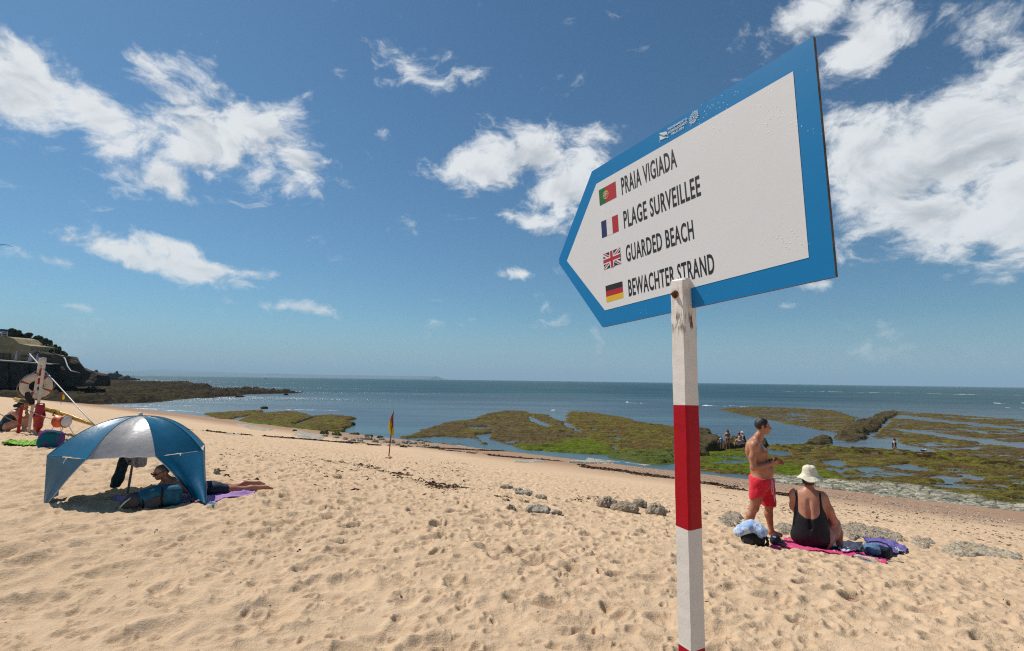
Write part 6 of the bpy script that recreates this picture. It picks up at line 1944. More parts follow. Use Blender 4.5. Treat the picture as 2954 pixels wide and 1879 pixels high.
outcrop("rock_slab", A_, [(330, 548), (470, 560), (640, 588), (720, 606), (600, 618), (440, 592)], M_PALEROCK, "pale wet rock pavement between the left reef slabs and the sand", 'sand', .07, .10, .06, 20, edge=.5, steps=14)
outcrop("rock_slab", A_, [(190, 636), (330, 640), (480, 652), (420, 668), (250, 656)], M_PALEROCK, "pale rock pavement nearest the sun shelter", 'sand', .06, .09, .05, 21, edge=.45, steps=14)
outcrop("rock_slab", A_, [(820, 602), (1000, 624), (1150, 664), (1140, 700), (1000, 702), (860, 664)], M_PALEROCK, "pale rock pavement below the undercut reef slab", 'sand', .07, .09, .06, 22, edge=.5, steps=14)
outcrop("rock_slab", B_, [(330, 640), (520, 632), (700, 655), (640, 680), (440, 668)], M_PALEROCK, "pale rock flat at the tidal channel behind the small flag", 'sand', .06, .08, .05, 23, edge=.5, steps=14)

# headland rock shelves, a second fan of ground farther away
hx, hy, hF = polar_grid(82, 330, 230, -56, -22, 620)
H_ = (230, 1040, .2782)
SHELF = [(-1300, 470), (-1300, 180), (-500, 150), (0, 195), (300, 225), (420, 248), (600, 268), (1160, 270), (1240, 285), (1400, 293), (1160, 306), (1150, 322), (1330, 322), (1480, 325), (1680, 312), (1900, 318), (2000, 328), (2295, 325), (2250, 340), (1760, 352), (1560, 372), (1200, 392), (980, 410), (740, 436), (540, 442), (280, 450), (60, 458), (-300, 462)]
jh = fbm(hx * .10, hy * .10, 500, 4, .6)
hsd = poly_sd(hx, hy, poly_px(SHELF, *H_)) + 2.2 * jh + .8 * fbm(hx * .5, hy * .5, 505, 3)
up = np.clip((-hx * .75 + hy * .0 - 62) / 60, 0, 1)          # rises towards the headland
lay_ = fbm((hx - .4 * hy) * .05, (hy + .4 * hx) * .32, 510, 4, .6)
rid1 = 1 - 2 * np.abs(fbm((hx - .5 * hy) * .07, (hy + .5 * hx) * .16, 515, 4, .6))
hz = -.8 + sstep(-1.5, 1.0, hsd) * (1.0 + .3 * lay_) + sstep(0, 4, hsd) * (1.1 * np.clip(rid1, -.3, 1) + .75 * fbm(hx * .45, hy * .45, 520, 4, .62) + 1.9 * up)
hq = np.floor(hz * 1.7 + .35 * fbm(hx * .6, hy * .6, 525, 2)) / 1.7
hz = np.where(hsd > .5, hz * .35 + .65 * hq, hz)
hn = .5 + .5 * fbm(hx * .22, hy * .22, 530, 4, .6); hn2 = .5 + .5 * fbm(hx * .06, hy * .09, 540, 3, .5)
hc_ = lerp(np.broadcast_to(np.array([.040, .028, .016]), hx.shape + (3,)), np.array([.085, .062, .030]), sstep(.42, .66, hn))
hc_ = lerp(hc_, np.array([.075, .085, .016]), sstep(.58, .74, hn2) * .25)
gb = poly_sd(hx, hy, poly_px([(-180, 205), (-60, 200), (120, 215), (140, 225), (0, 232), (-150, 222)], *H_))
hc_ = lerp(hc_, np.array([.26, .32, .03]), sstep(-2, 2, gb + 2.5 * jh) * .95)
keep = (hz[hF].max(1) > -.2)
used = np.unique(hF[keep]); rm = np.full(len(hx), -1); rm[used] = np.arange(len(used))
def shelf_mat():
    m, t, b = new_mat("shelf_rock")
    P = t.n('ShaderNodeTexCoord').outputs['Object']
    ca = t.n('ShaderNodeAttribute', attribute_name='albedo'); nz = t.noise(t.mapping(P, rot=(0, 0, R(-25)), scale=(.5, 1.5, 1)), 1.3, 6, .65)
    t.l(t.mix(t.lin(nz, .35, .65, .8, 0), ca.outputs['Color'], (.010, .008, .005)), b.inputs['Base Color'])
    b.inputs['Roughness'].default_value = .85; b.inputs['Specular IOR Level'].default_value = .03
    bp = t.n('ShaderNodeBump'); bp.inputs['Distance'].default_value = .5; t.l(nz, bp.inputs['Height']); t.l(bp.outputs[0], b.inputs['Normal'])
    return m
o = mesh_obj("rock_shelf", np.stack([hx, hy, hz], -1)[used], rm[hF[keep]], shelf_mat())
set_attr(o, 'albedo', hc_[used]); tag(o, "dark layered rock shelf running out from the headland", kind='structure')

# small stones and seaweed thrown up by the tide
def scatter(name, pts, size, m, kind_label, tri='stone', seed=0, tint=None):
    rg = np.random.default_rng(seed)
    n = len(pts)
    sz = size[0] * (size[1] / size[0]) ** (rg.random(n) ** 1.6)
    if tri == 'stone':
        bv = np.array([(0, 0, 1), (.9, 0, .25), (.28, .86, .25), (-.73, .53, .25), (-.73, -.53, .25), (.28, -.86, .25), (0, 0, -.6)], float)
        bf = np.array([(0, 1, 2), (0, 2, 3), (0, 3, 4), (0, 4, 5), (0, 5, 1), (6, 2, 1), (6, 3, 2), (6, 4, 3), (6, 5, 4), (6, 1, 5)])
        sc = np.stack([sz * (.7 + .6 * rg.random(n)), sz * (.6 + .5 * rg.random(n)), sz * (.32 + .3 * rg.random(n))], -1) * .5
        jit_ = .18
    else:
        bv = np.array([(-1, -.12, 0), (-1, .12, .02), (-.35, -.22, .16), (-.35, .2, .05), (.3, -.18, .04), (.3, .22, .2), (1, -.05, .02), (1, .1, .06)], float)
        bf = np.array([(0, 2, 3), (0, 3, 1), (2, 4, 5), (2, 5, 3), (4, 6, 7), (4, 7, 5), (0, 1, 3), (2, 3, 5)])
        sc = np.stack([sz * .5, sz * (.3 + .6 * rg.random(n)) * .5, sz * (.6 + .7 * rg.random(n)) * .5], -1)
        jit_ = .28
    a = rg.random(n) * 2 * math.pi
    V = bv[None] + jit_ * (rg.random((n,) + bv.shape) - .5)
    V = V * sc[:, None, :]
    c, s = np.cos(a)[:, None], np.sin(a)[:, None]
    x = V[..., 0] * c - V[..., 1] * s; y = V[..., 0] * s + V[..., 1] * c
    z0 = sand_z(pts[:, 0], pts[:, 1])
    V[..., 2] *= (1.0 if tri == 'stone' else 1.7)
    W = np.stack([x + pts[:, 0:1], y + pts[:, 1:2], V[..., 2] + z0[:, None] + .15 * sz[:, None] * (tri == 'stone')], -1).reshape(-1, 3)
    F = (bf[None] + (np.arange(n) * len(bv))[:, None, None]).reshape(-1, 3)
    o = mesh_obj(name, W, F, m, None, False)
    if tint is not None:
        k = np.clip(rg.normal(1, .22, n), .5, 1.5)[:, None] * np.array(tint)[rg.integers(0, len(tint), n)]
        set_attr(o, 'albedo', np.repeat(k, len(bv), 0))
    tag(o, kind_label, kind='stuff')
    return o
def attr_mat(name, rough=.9):
    m, t, b = new_mat(name)
    ca = t.n('ShaderNodeAttribute', attribute_name='albedo'); t.l(ca.outputs['Color'], b.inputs['Base Color'])
    b.inputs['Roughness'].default_value = rough; b.inputs['Specular IOR Level'].default_value = .2
    return m
M_STONES = attr_mat("shore_stones"); M_WEED = attr_mat("dry_seaweed", .8)
def along_line(crop, poly, n, wid, seed, fade=1.0):
    ox, oy, k = crop
    g = [ground(ox + x * k, oy + y * k, False) for x, y in poly]
    G = np.array([(p.x, p.y) for p in g]); L = np.r_[0, np.cumsum(np.linalg.norm(np.diff(G, axis=0), axis=1))]
    rg = np.random.default_rng(seed)
    t = rg.random(n * 3) * L[-1]
    i = np.clip(np.searchsorted(L, t) - 1, 0, len(G) - 2); f = ((t - L[i]) / (L[i + 1] - L[i]))[:, None]
    p = G[i] * (1 - f) + G[i + 1] * f
    p = p + np.array([SX, SY]) * (rg.normal(0, 1, (len(p), 1)) * wid) + rg.normal(0, .1, p.shape) + .25 * np.array([SX, SY]) * fbm(p[:, 0:1] * .5, p[:, 1:2] * .5, seed, 3)
    den = vnoise(p[:, 0] * 1.1, p[:, 1] * 1.1, seed + 3) * .6 + vnoise(p[:, 0] * .25, p[:, 1] * .25, seed + 5) * .6
    return p[den > np.quantile(den, .45)][:int(n * 1.6)]
def in_poly(crop, poly, n, seed, clump=1.0):
    ox, oy, k = crop
    Pm = np.array([tuple(ground(ox + x * k, oy + y * k, False))[:2] for x, y in poly])
    rg = np.random.default_rng(seed); lo, hi = Pm.min(0), Pm.max(0)
    p = lo + (hi - lo) * rg.random((n * 6, 2)); p = p[poly_sd(p[:, 0], p[:, 1], Pm) > 0]
    den = vnoise(p[:, 0] * clump, p[:, 1] * clump, seed) * .7 + rg.random(len(p)) * .6
    return p[np.argsort(-den)[:n]]
STONE_T = [(.42, .35, .28), (.33, .26, .20), (.52, .46, .39), (.34, .23, .16), (.22, .18, .15)]
WEED_T = [(.075, .038, .022), (.11, .056, .032), (.05, .028, .018), (.13, .08, .042)]
pts = np.concatenate([in_poly(C_, [(60, 735), (380, 760), (900, 840), (1400, 895), (1900, 965), (2408, 1040), (2500, 1120), (2000, 1060), (1500, 985), (1000, 900), (600, 850), (60, 790)], 4000, 601),
                      in_poly(B_, [(1500, 840), (1800, 820), (2090, 830), (2300, 880), (2300, 950), (2000, 900), (1700, 860)], 1600, 602),
                      in_poly(A_, [(1100, 640), (1500, 680), (1900, 720), (2130, 740), (2130, 765), (1700, 745), (1300, 705), (1100, 670)], 1500, 603)])
scatter("pebbles", pts, (.022, .10), M_STONES, "grey and white pebbles along the foot of the beach", 'stone', 1, STONE_T)
pts = in_poly(C_, [(60, 830), (900, 900), (1700, 1000), (2408, 1120), (2408, 1320), (1500, 1120), (700, 1040), (60, 960)], 700, 604, 2.0)
scatter("pebbles", pts, (.012, .05), M_STONES, "sparse small pebbles across the mid beach", 'stone', 2, STONE_T)
pts = in_poly((0, 0, 1), [(0, 1560), (900, 1480), (1900, 1480), (2954, 1640), (2954, 1879), (0, 1879)], 260, 606, 2.0)
scatter("shell_bits", pts, (.005, .018), M_STONES, "tiny shell fragments and pebbles on the foreground sand", 'stone', 7, [(.62, .58, .52), (.45, .40, .34), (.16, .13, .11), (.30, .22, .15)])
pts = in_poly((0, 0, 1), [(0, 1500), (900, 1440), (1900, 1450), (2954, 1640), (2954, 1800), (0, 1800)], 70, 607, 2.0)
scatter("twigs", pts, (.03, .10), M_WEED, "short dark twigs and weed scraps on the foreground sand", 'weed', 8, WEED_T)
W1 = np.concatenate([along_line(A_, [(200, 630), (700, 670), (1200, 705), (1500, 725), (1900, 758), (2400, 775)], 5200, 1.0, 611), along_line(B_, [(0, 662), (500, 690), (900, 702), (1300, 720)], 3000, .8, 612),
                     along_line(B_, [(300, 690), (700, 735), (1100, 770), (1500, 830), (1750, 862), (2100, 918), (2400, 960)], 2400, .6, 613), along_line(C_, [(60, 790), (300, 830), (600, 870), (760, 895)], 1200, .35, 614)])
scatter("seaweed", W1, (.07, .30), M_WEED, "dark dry seaweed in a wrack line along the lower beach", 'weed', 3, WEED_T)
W2_ = np.concatenate([along_line(A_, [(1160, 885), (1550, 938), (1850, 1015), (2200, 1120)], 420, .16, 621), along_line(B_, [(0, 880), (160, 950), (330, 1000), (560, 990)], 300, .16, 622), along_line(B_, [(600, 1050), (1100, 1110), (1500, 1060)], 120, .3, 623),
                      in_poly(C_, [(60, 850), (900, 910), (1700, 1010), (2408, 1130), (2408, 1290), (1500, 1100), (700, 1030), (60, 960)], 1500, 624, 1.6), in_poly(A_, [(130, 760), (900, 830), (2400, 900), (2400, 1200), (300, 1150)], 900, 625, 1.2)])
scatter("seaweed", W2_, (.03, .15), M_WEED, "scraps of dry seaweed strewn over the mid beach", 'weed', 4, WEED_T)
# ================================================================ the lifesaving flags
M_FLAGR = mat("flag_cloth_red", (.40, .065, .045), .8, .1, 30, .004, 60, .1, trans=.3)
M_FLAGY = mat("flag_cloth_yellow", (.66, .48, .01), .8, .08, 30, .004, 60, .1, trans=.3)
M_FLAGPOLE = mat("red_pole", (.22, .016, .02), .6, .2, 30)
def kA(x, y): return (560 + x * .3322, 1040 + y * .3322)
fg = ground(*kA(1685, 853), False)
FLG = empty("beach_flag", (fg.x, fg.y, stand_z(fg)), "small red over yellow lifesaving flag hanging limp on a leaning red pole", "flag")
ftop = at(*kA(1730, 443), fg.y + .1) - FLG.location
tube("pole", [(0, 0, -.3), ftop], .022, M_FLAGPOLE, FLG, 8)
fa = math.atan2(fg.x, fg.y); fX = Vector((math.cos(fa), -math.sin(fa), 0)); fY = Vector((math.sin(fa), math.cos(fa), 0))
def fpt(x, y, off=0): return at(*kA(x, y), fg.y + .05 + off) - FLG.location
L_ = [(1727, 450), (1712, 485), (1699, 520), (1692, 550), (1688, 575), (1694, 610), (1704, 635), (1716, 652)]
R_ = [(1731, 452), (1731, 490), (1731, 530), (1730, 560), (1731, 590), (1734, 620), (1735, 645), (1731, 656)]
def cloth_strip(name, rows, split, m, parent, inv=False):
    V, F = [], []
    n = 9
    for (l, r, f0) in rows:
        for k in range(n):
            a = k / (n - 1)
            x, y = l[0] + (r[0] - l[0]) * a, l[1] + (r[1] - l[1]) * a
            V.append(fpt(x, y) + fY * (.07 * math.sin(a * 8 + f0)) )
    for j in range(len(rows) - 1):
        for k in range(n - 1): F.append((j * n + k, j * n + k + 1, (j + 1) * n + k + 1, (j + 1) * n + k))
    return mesh_obj(name, V, F, m, parent)
sp = [(1727, 450), (1716, 490), (1712, 520), (1716, 550), (1724, 572), (1731, 590), (1731, 590), (1731, 590)]
sp = [(1731, 452), (1731, 490), (1731, 530), (1730, 560)]
# red half: upper part along the pole; yellow half hangs below and outside it
cloth_strip("red_half", [((1727, 450), (1731, 452), 0), ((1712, 485), (1731, 490), .3), ((1703, 512), (1731, 530), .8), ((1712, 540), (1731, 562), 1.3), ((1724, 572), (1731, 592), 1.8)], 0, M_FLAGR, FLG)
cloth_strip("yellow_half", [((1702, 514), (1703.5, 513), .8), ((1691, 548), (1713, 541), 1.3), ((1687, 575), (1725, 573), 1.8), ((1694, 610), (1734, 594), 2.2), ((1704, 635), (1735, 640), 2.6), ((1717, 653), (1731, 656), 3.0)], 0, M_FLAGY, FLG)
g2 = heap("sand_mound", (fg.x, fg.y), (.15, .12, .05), M_SAND, None, None, .02, .2, 9, 3)
g2['kind'] = 'structure'
fg2 = ground(176, 1168, False)
FL2 = empty("beach_flag", (fg2.x, fg2.y, stand_z(fg2)), "tiny distant red and yellow flag before the headland rocks", "flag")
t2 = at(178, 1132, fg2.y) - FL2.location
tube("pole", [(0, 0, -.3), t2], .03, M_FLAGPOLE, FL2, 6)
for m, rows in ((M_FLAGR, [(1133, 176.5, 181), (1140, 176, 182), (1146, 176, 179.5)]), (M_FLAGY, [(1138, 180, 184), (1143, 180.5, 187), (1149, 179, 187), (1153, 180, 184)])):
    V, F = [], []
    for (y, x0, x1) in rows:
        for k in range(5):
            V.append(at(x0 + (x1 - x0) * k / 4, y, fg2.y + .06 * math.sin(k * 1.9)) - FL2.location)
    for j in range(len(rows) - 1):
        for k in range(4): F.append((j * 5 + k, j * 5 + k + 1, (j + 1) * 5 + k + 1, (j + 1) * 5 + k))
    mesh_obj("cloth", V, F, m, FL2)

# ================================================================ bathers out on the reef
M_BLUESUIT = mat("light_blue_swimwear", (.12, .30, .55), .7, .1, 20); M_WHITECL = mat("white_cloth", (.62, .60, .58), .8, .06, 20)
M_PINKCAP = mat("pink_cap_cloth", (.55, .03, .16), .8, .08, 20); M_BROWNSUIT = mat("brown_swimwear", (.10, .04, .02), .7, .1, 20); M_NAVYSUIT = mat("navy_swimwear", (.012, .016, .035), .6, .1, 20)
M_LILACSH = mat("lilac_shorts", (.42, .38, .50), .8, .08, 20)
def figure(label, loc, rot, J, skin, scale=1.0, clothes=(), hair=None, hat=None, female=False):
    """a full small figure from joint positions (metres, x right, y away, z up)"""
    o = empty("person", loc, label, "person", rot=rot)
    o.scale = (scale,) * 3
    pel, che, nek, hed, fwd = [V3(J[k]) for k in ('pel', 'che', 'nek', 'hed', 'fwd')]
    side = unit(V3(J['side']))
    wS, wH = J.get('ws', .17), J.get('wh', .09)
    def torso(P):
        d = sd_cone(P, pel - side * wH * .7, pel + side * wH * .7, .115, .115)
        d = smin(d, sd_cone(P, pel, che, .130, .135), .08)
        d = smin(d, sd_cone(P, che - side * (wS - .08), che + side * (wS - .08), .095, .095), .07)
        if female:
            for s in (-1, 1): d = smin(d, sd_ell(P, che + side * .07 * s + unit(J['front']) * .09 - V3((0, 0, .05)), (.065, .065, .065)), .04)
        return d
    def limbs(P):
        d = torso(P)
        d = smin(d, chain(P, [che + (nek - che) * .5, nek, hed - unit(fwd) * .01 - V3((0, 0, .05))], [.07, .052, .05], .03), .04)
        for s, A, L in ((-1, J['armL'], J['legL']), (1, J['armR'], J['legR'])):
            sh = che + side * wS * s + (nek - che) * .25
            d = smin(d, chain(P, [sh, V3(A[0])], [.052, .040], .03), .04)
            d = smin(d, chain(P, [V3(A[0]), V3(A[1])], [.041, .027], .02), .02)
            hp = pel + side * wH * s
            d = smin(d, chain(P, [hp, V3(L[0])], [.092, .058], .04), .05)
            d = smin(d, chain(P, [V3(L[0]), V3(L[0]) * .55 + V3(L[1]) * .45, V3(L[1])], [.055, .056, .034], .03), .03)
            d = smin(d, sd_cone(P, V3(L[1]) - V3((0, 0, .035)), V3(L[1]) - V3((0, 0, .05)) + unit(L[2]) * .15, .036, .026), .02)
        return d
    allp = np.array([pel, che, nek, hed] + [V3(p) for a in ('armL', 'armR') for p in J[a]] + [V3(p) for a in ('legL', 'legR') for p in J[a][:2]])
    lo, hi = allp.min(0) - .22, allp.max(0) + .22
    hand = lambda A: (lambda P: sd_hand(P, V3(A[1]), None, tuple(-unit(fwd) + V3((0, 0, -.3))), tuple(unit(V3(A[1]) - V3(A[0]))), .4, 1))
    ex = [(lambda P: sd_head(P, hed, fwd), hed - .17, hed + .17, .011)]
    for A in (J['armL'], J['armR']): ex.append((hand(A), V3(A[1]) - .2, V3(A[1]) + .2, .011))
    solid("body", limbs, lo, hi, .019, skin, o, 1, extra=ex)
    for nm, m, fn in clothes:
        if fn == 'suit':
            f = lambda P: smax(smax(torso(P) - .012, P[..., 2] - (che[2] + .06), .02), -(P[..., 2] - pel[2] + .11), .02)
        elif fn == 'top':
            f = lambda P: smax(torso(P) - .012, np.abs(P[..., 2] - che[2] + .03) - .05, .01)
        elif fn == 'bottom':
            f = lambda P: smax(torso(P) - .012, np.abs(P[..., 2] - pel[2] + .03) - .06, .01)
        elif fn == 'shirt':
            f = lambda P: smin(smax(torso(P) - .02, -(P[..., 2] - pel[2] + .02), .02), smin(sd_cone(P, che + side * wS, V3(J['armR'][0]) * .6 + (che + side * wS) * .4, .07, .065), sd_cone(P, che - side * wS, V3(J['armL'][0]) * .6 + (che - side * wS) * .4, .07, .065), .02), .03)
        else:
            f = lambda P: smin(smax(torso(P) - .014, P[..., 2] - pel[2] - .10, .02), smin(sd_cone(P, pel + side * wH, (pel + side * wH) * .3 + V3(J['legR'][0]) * .7, .108, .085), sd_cone(P, pel - side * wH, (pel - side * wH) * .3 + V3(J['legL'][0]) * .7, .108, .085), .02), .03)
        solid(nm, f, lo, hi, .018, m, o)
    if hair:
        m, long = hair
        def hf(P):
            d = sd_ell(P, hed - unit(fwd) * .02 + V3((0, 0, .025)), (.092, .096, .098))
            d = smax(d, (P - hed) @ unit(fwd) - .03 - .2 * (P[..., 2] - hed[2]), .01)
            if long: d = smin(d, chain(P, [hed - unit(fwd) * .03, nek - unit(fwd) * .06, che - unit(fwd) * .11], [.085, .10, .06], .04), .03)
            return d + .006 * n3(P, 60, 2)
        solid("hair", hf, hed - V3((.3, .3, .55)), hed + .22, .014, m, o)
    if hat:
        m, brim = hat
        def cf(P):
            q = P - hed - V3((0, 0, .055)); r = np.sqrt(q[..., 0] ** 2 + q[..., 1] ** 2)
            d = smax(sd_ell(P, hed + V3((0, 0, .04)), (.102, .106, .095)), -(q[..., 2] - .0), .01)
            if brim: b = np.maximum(np.abs(q[..., 2] + .10 * r) - .012, r - .165)
            else: b = np.maximum(np.maximum(np.abs(q[..., 2] - .008) - .010, r - .19), -((P - hed) @ unit(fwd)) + .05)
            return smin(d, b, .01)
        solid("hat", cf, hed - .24, hed + .24, .012, m, o)
    return o
def kC(x, y): return (2000 + x * .3962, 1080 + y * .3962)
def reef_at(px, py, z): return sea(px, py, z)
STAND = dict(pel=(0, 0, .86), che=(0, 0, 1.22), nek=(0, -.01, 1.39), hed=(0, -.02, 1.51), fwd=(-.35, -1, -.35), side=(1, 0, 0), front=(0, -1, 0),
             armL=((-.20, -.06, 1.02), (-.08, -.20, .92)), armR=((.20, -.06, 1.02), (.06, -.20, .90)), legL=((-.10, -.02, .46), (-.11, .02, .07), (-.2, -1, 0)), legR=((.10, .0, .46), (.12, .04, .07), (.2, -1, 0)))
p = reef_at(*kC(252, 542), .25)
figure("long-haired woman in brown bikini standing before the rocks, head bowed", p, -azim(p), STAND, M_SKIN_MAN, 1.0, [("bikini_top", M_BROWNSUIT, 'top'), ("bikini_bottom", M_BROWNSUIT, 'bottom')], (M_HAIR_DARK, True), female=True)
bpy.data.objects["hair.003" if "hair.003" in bpy.data.objects else "hair"]
CH = dict(STAND); CH.update(fwd=(.5, -1, 0), armL=((-.26, -.02, 1.04), (-.34, -.04, .80)), armR=((.24, -.05, 1.0), (.22, -.15, .78)))
p = reef_at(*kC(205, 545), .25)
figure("small child in light blue swimwear standing by the dark rock ledge", p, -azim(p), CH, M_SKIN_FAIR, .68, [("swimsuit", M_BLUESUIT, 'suit')], (M_HAIR_BROWN, False))
SIT = dict(pel=(.10, 0, .50), che=(.02, 0, .86), nek=(-.02, 0, 1.02), hed=(-.05, 0, 1.15), fwd=(-1, -.2, -.3), side=(0, 1, 0), front=(-1, 0, 0),
           armL=((-.06, -.22, .66), (-.26, -.16, .60)), armR=((-.06, .22, .66), (-.26, .16, .60)), legL=((-.33, -.12, .50), (-.42, -.13, .10), (-1, 0, 0)), legR=((-.30, .12, .50), (-.50, .13, .10), (-1, 0, 0)))
p = reef_at(*kC(340, 530), .28)
figure("bather in a pink cap and lilac shorts sitting on the dark rock", p, -azim(p), SIT, M_SKIN_FAIR, 1.0, [("shorts", M_LILACSH, 'shorts')], (M_HAIR_DARK, False), (M_PINKCAP, False))
SIT2 = dict(SIT); SIT2.update(fwd=(-.8, -.7, -.2), hed=(-.03, -.02, 1.14), legL=((-.28, -.16, .52), (-.24, -.18, .12), (-1, -.4, 0)))
p = reef_at(*kC(372, 524), .30); p.y += .25
figure("bather in a white sun hat sitting to the right of the pink cap", p, -azim(p) + R(14), SIT2, M_SKIN_FAIR, 1.0, [("shirt", M_NAVYSUIT, 'suit')], (M_HAIR_DARK, False), (M_WHITECL, True), female=True)
WADE = dict(STAND); WADE.update(fwd=(1, -.15, -.1), side=(0, 1, 0), front=(1, 0, 0), hed=(.06, 0, 1.51), nek=(.03, 0, 1.39), armL=((.02, -.24, 1.02), (.10, -.26, .80)), armR=((-.05, .24, 1.0), (.02, .26, .78)),
                               legL=((.06, -.10, .46), (-.02, -.10, .08), (1, 0, 0)), legR=((-.06, .10, .46), (-.16, .10, .08), (1, 0, 0)), wh=.11, ws=.19)
p = reef_at(*kC(1466, 556), 0.0); p.z = -.62
figure("woman in a navy swimsuit wading thigh-deep in the reef channel", p, -azim(p), WADE, M_SKIN_FAIR, 1.06, [("swimsuit", M_NAVYSUIT, 'suit')], (M_HAIR_BROWN, False), female=True)
# gulls
M_GULL = mat("white_plumage", (.6, .6, .58), .8, .1, 20); M_GULLD = mat("dark_plumage", (.035, .032, .03), .8, .2, 20)
gp_ = reef_at(*kC(1679, 568), .22)
G1 = empty("gull", gp_, "white gull resting at the edge of the reef channel", "bird", rot=-azim(gp_))
solid("body", lambda P: smin(sd_ell(P, (0, 0, .14), (.20, .085, .085), rotm(0, R(-8), 0)), smin(sd_ell(P, (.17, 0, .24), (.06, .05, .052)), sd_cone(P, (.13, 0, .17), (.17, 0, .24), .05, .045), .03), .03), (-.25, -.12, -.0), (.28, .12, .34), .014, M_GULL, G1)
lathe("bill", [(.016, 0), (.006, .06), (0, .065)], M_FLAGY, G1, 6, Matrix.Translation((.22, 0, .235)) @ Matrix.Rotation(R(95), 4, 'Y'))
for s in (-1, 1):
    tube("leg", [(.0, .03 * s, .07), (.01, .03 * s, -.02)], .007, M_FLAGY, G1, 5)
    solid("wing", lambda P, s=s: sd_ell(P, (-.06, .075 * s, .155), (.19, .022, .055), rotm(0, R(-6), 0)), (-.28, -.12, .08), (.15, .12, .24), .012, M_GULLD, G1)
gb_ = at(-4, 707, 30)
G2 = empty("gull", gb_, "dark gull flying at the left edge of the sky", "bird", rot=R(40))
solid("body", lambda P: smin(sd_ell(P, (0, 0, 0), (.055, .19, .055)), sd_ell(P, (0, .19, .02), (.04, .055, .04)), .03), (-.12, -.25, -.1), (.12, .3, .1), .014, M_GULLD, G2)
for s in (-1, 1):
    V = [];
    for i in range(9):
        t = i / 8; x = s * (.04 + .60 * t); z = .10 * math.sin(t * 2.2) - .12 * t * t; w = .10 * (1 - t) ** .6 + .012; yb = -.05 * t * t * 2
        V += [(x, yb + w, z), (x, yb - w, z), (x, yb, z + .012)]
    F = []
    for i in range(8):
        a = i * 3; b = a + 3
        F += [(a, a + 2, b + 2, b), (a + 2, a + 1, b + 1, b + 2), (a + 1, a, b, b + 1)]
    F += [(24, 25, 26), (0, 1, 2)]
    mesh_obj("wing", V, F, M_GULLD, G2)

# ================================================================ headland: wall, beach house, cliff, shrubs
def kh(x, y): return (x * .15015, 930 + y * .15015)
YC = 130.0
def h_at(x, y, Y=YC): return at(*kh(x, y), Y)
def cliff_mat(name, c1, c2, c3):
    return rock_material(name, c1, c2, c3, None, .35, .5)
M_CLIFF = cliff_mat("cliff_rock", (.060, .044, .032), (.105, .078, .055), (.025, .019, .014))
M_SOIL = cliff_mat("dry_hillside", (.050, .050, .020), (.085, .075, .032), (.028, .032, .010))
def loft(name, rows, m, label, sub=4, amp=1.0, fq=.3, seed=0, kind='structure'):
    """rows of points (same count), back to front; noise-worn"""
    Rw = np.array([[tuple(p) for p in r] for r in rows]); nr, nc, _ = Rw.shape
    u = np.linspace(0, nr - 1, (nr - 1) * sub + 1); v = np.linspace(0, nc - 1, (nc - 1) * sub + 1)
    iu = np.minimum(u.astype(int), nr - 2); fu = (u - iu)[:, None, None]; A = Rw[iu] * (1 - fu) + Rw[iu + 1] * fu
    iv = np.minimum(v.astype(int), nc - 2); fv = (v - iv)[None, :, None]; B = A[:, iv] * (1 - fv) + A[:, iv + 1] * fv
    x, y, z = B[..., 0], B[..., 1], B[..., 2]
    n1 = fbm(x * fq + z * .2, z * fq * 1.4 + y * .2, 700 + seed, 4, .6); n2 = fbm(x * fq * 1.3, z * fq * .5 + y * .3, 710 + seed, 4, .6)
    B = np.stack([x + amp * .5 * n2, y - amp * n1, z + amp * .35 * n2], -1)
    i = np.arange(B.shape[0] - 1)[:, None] * B.shape[1] + np.arange(B.shape[1] - 1)[None, :]
    F = np.stack([i, i + 1, i + B.shape[1] + 1, i + B.shape[1]], -1).reshape(-1, 4)
    o = mesh_obj(name, B.reshape(-1, 3), F, m, None, True)
    tag(o, label, kind=kind)
    return o
def col_pts(cols, Y): return [h_at(x, y, Y) for x, y in cols]
# cliff: base row in front, brow, then back inland
loft("cliff", [
    [h_at(x, 1230, 130.0) for x in (560, 760, 960, 1160, 1360, 1560, 1760, 1960, 2100)],
    [h_at(x, y, 130.6) for x, y in ((560, 1050), (760, 1040), (960, 1030), (1160, 1020), (1360, 1010), (1560, 1000), (1740, 1000), (1940, 1010), (2100, 1030))],
    [h_at(x, y, 131.4) for x, y in ((560, 820), (760, 800), (960, 790), (1160, 800), (1340, 780), (1545, 770), (1660, 930), (1860, 965), (2030, 1000))],
    [h_at(x, y, 132.6) for x, y in ((560, 560), (740, 545), (940, 590), (1150, 650), (1320, 668), (1492, 688), (1590, 880), (1800, 950), (1980, 990))],
    [h_at(x, y, 150) for x, y in ((560, 500), (740, 520), (940, 560), (1150, 620), (1320, 668), (1480, 700), (1580, 890), (1790, 960), (1970, 1000))],
], M_CLIFF, "dark layered cliff at the point of the headland", 6, 1.1, .22, 1)
loft("hillside", [
    [h_at(x, y, 142) for x, y in ((-900, 700), (-300, 660), (100, 640), (500, 600), (800, 600), (1050, 640), (1250, 690), (1400, 720))],
    [h_at(x, y, 150) for x, y in ((-900, 300), (-300, 290), (100, 300), (420, 380), (700, 460), (980, 560), (1220, 640), (1380, 690))],
    [h_at(x, y, 165) for x, y in ((-900, 200), (-300, 210), (100, 240), (400, 300), (680, 400), (960, 520), (1210, 630), (1370, 695))],
    [h_at(x, y, 230) for x, y in ((-900, 260), (-300, 260), (100, 300), (400, 360), (680, 460), (960, 580), (1210, 690), (1370, 760))],
], M_SOIL, "dry scrubby hillside above the beach house", 6, .6, .3, 2)
M_WALLD = mat("sea_wall_stone", (.060, .048, .040), .9, .3, .5, .08, 1.6, .1)
M_WALLC = mat("sea_wall_coping", (.26, .22, .17), .9, .2, .6, .02, 4)
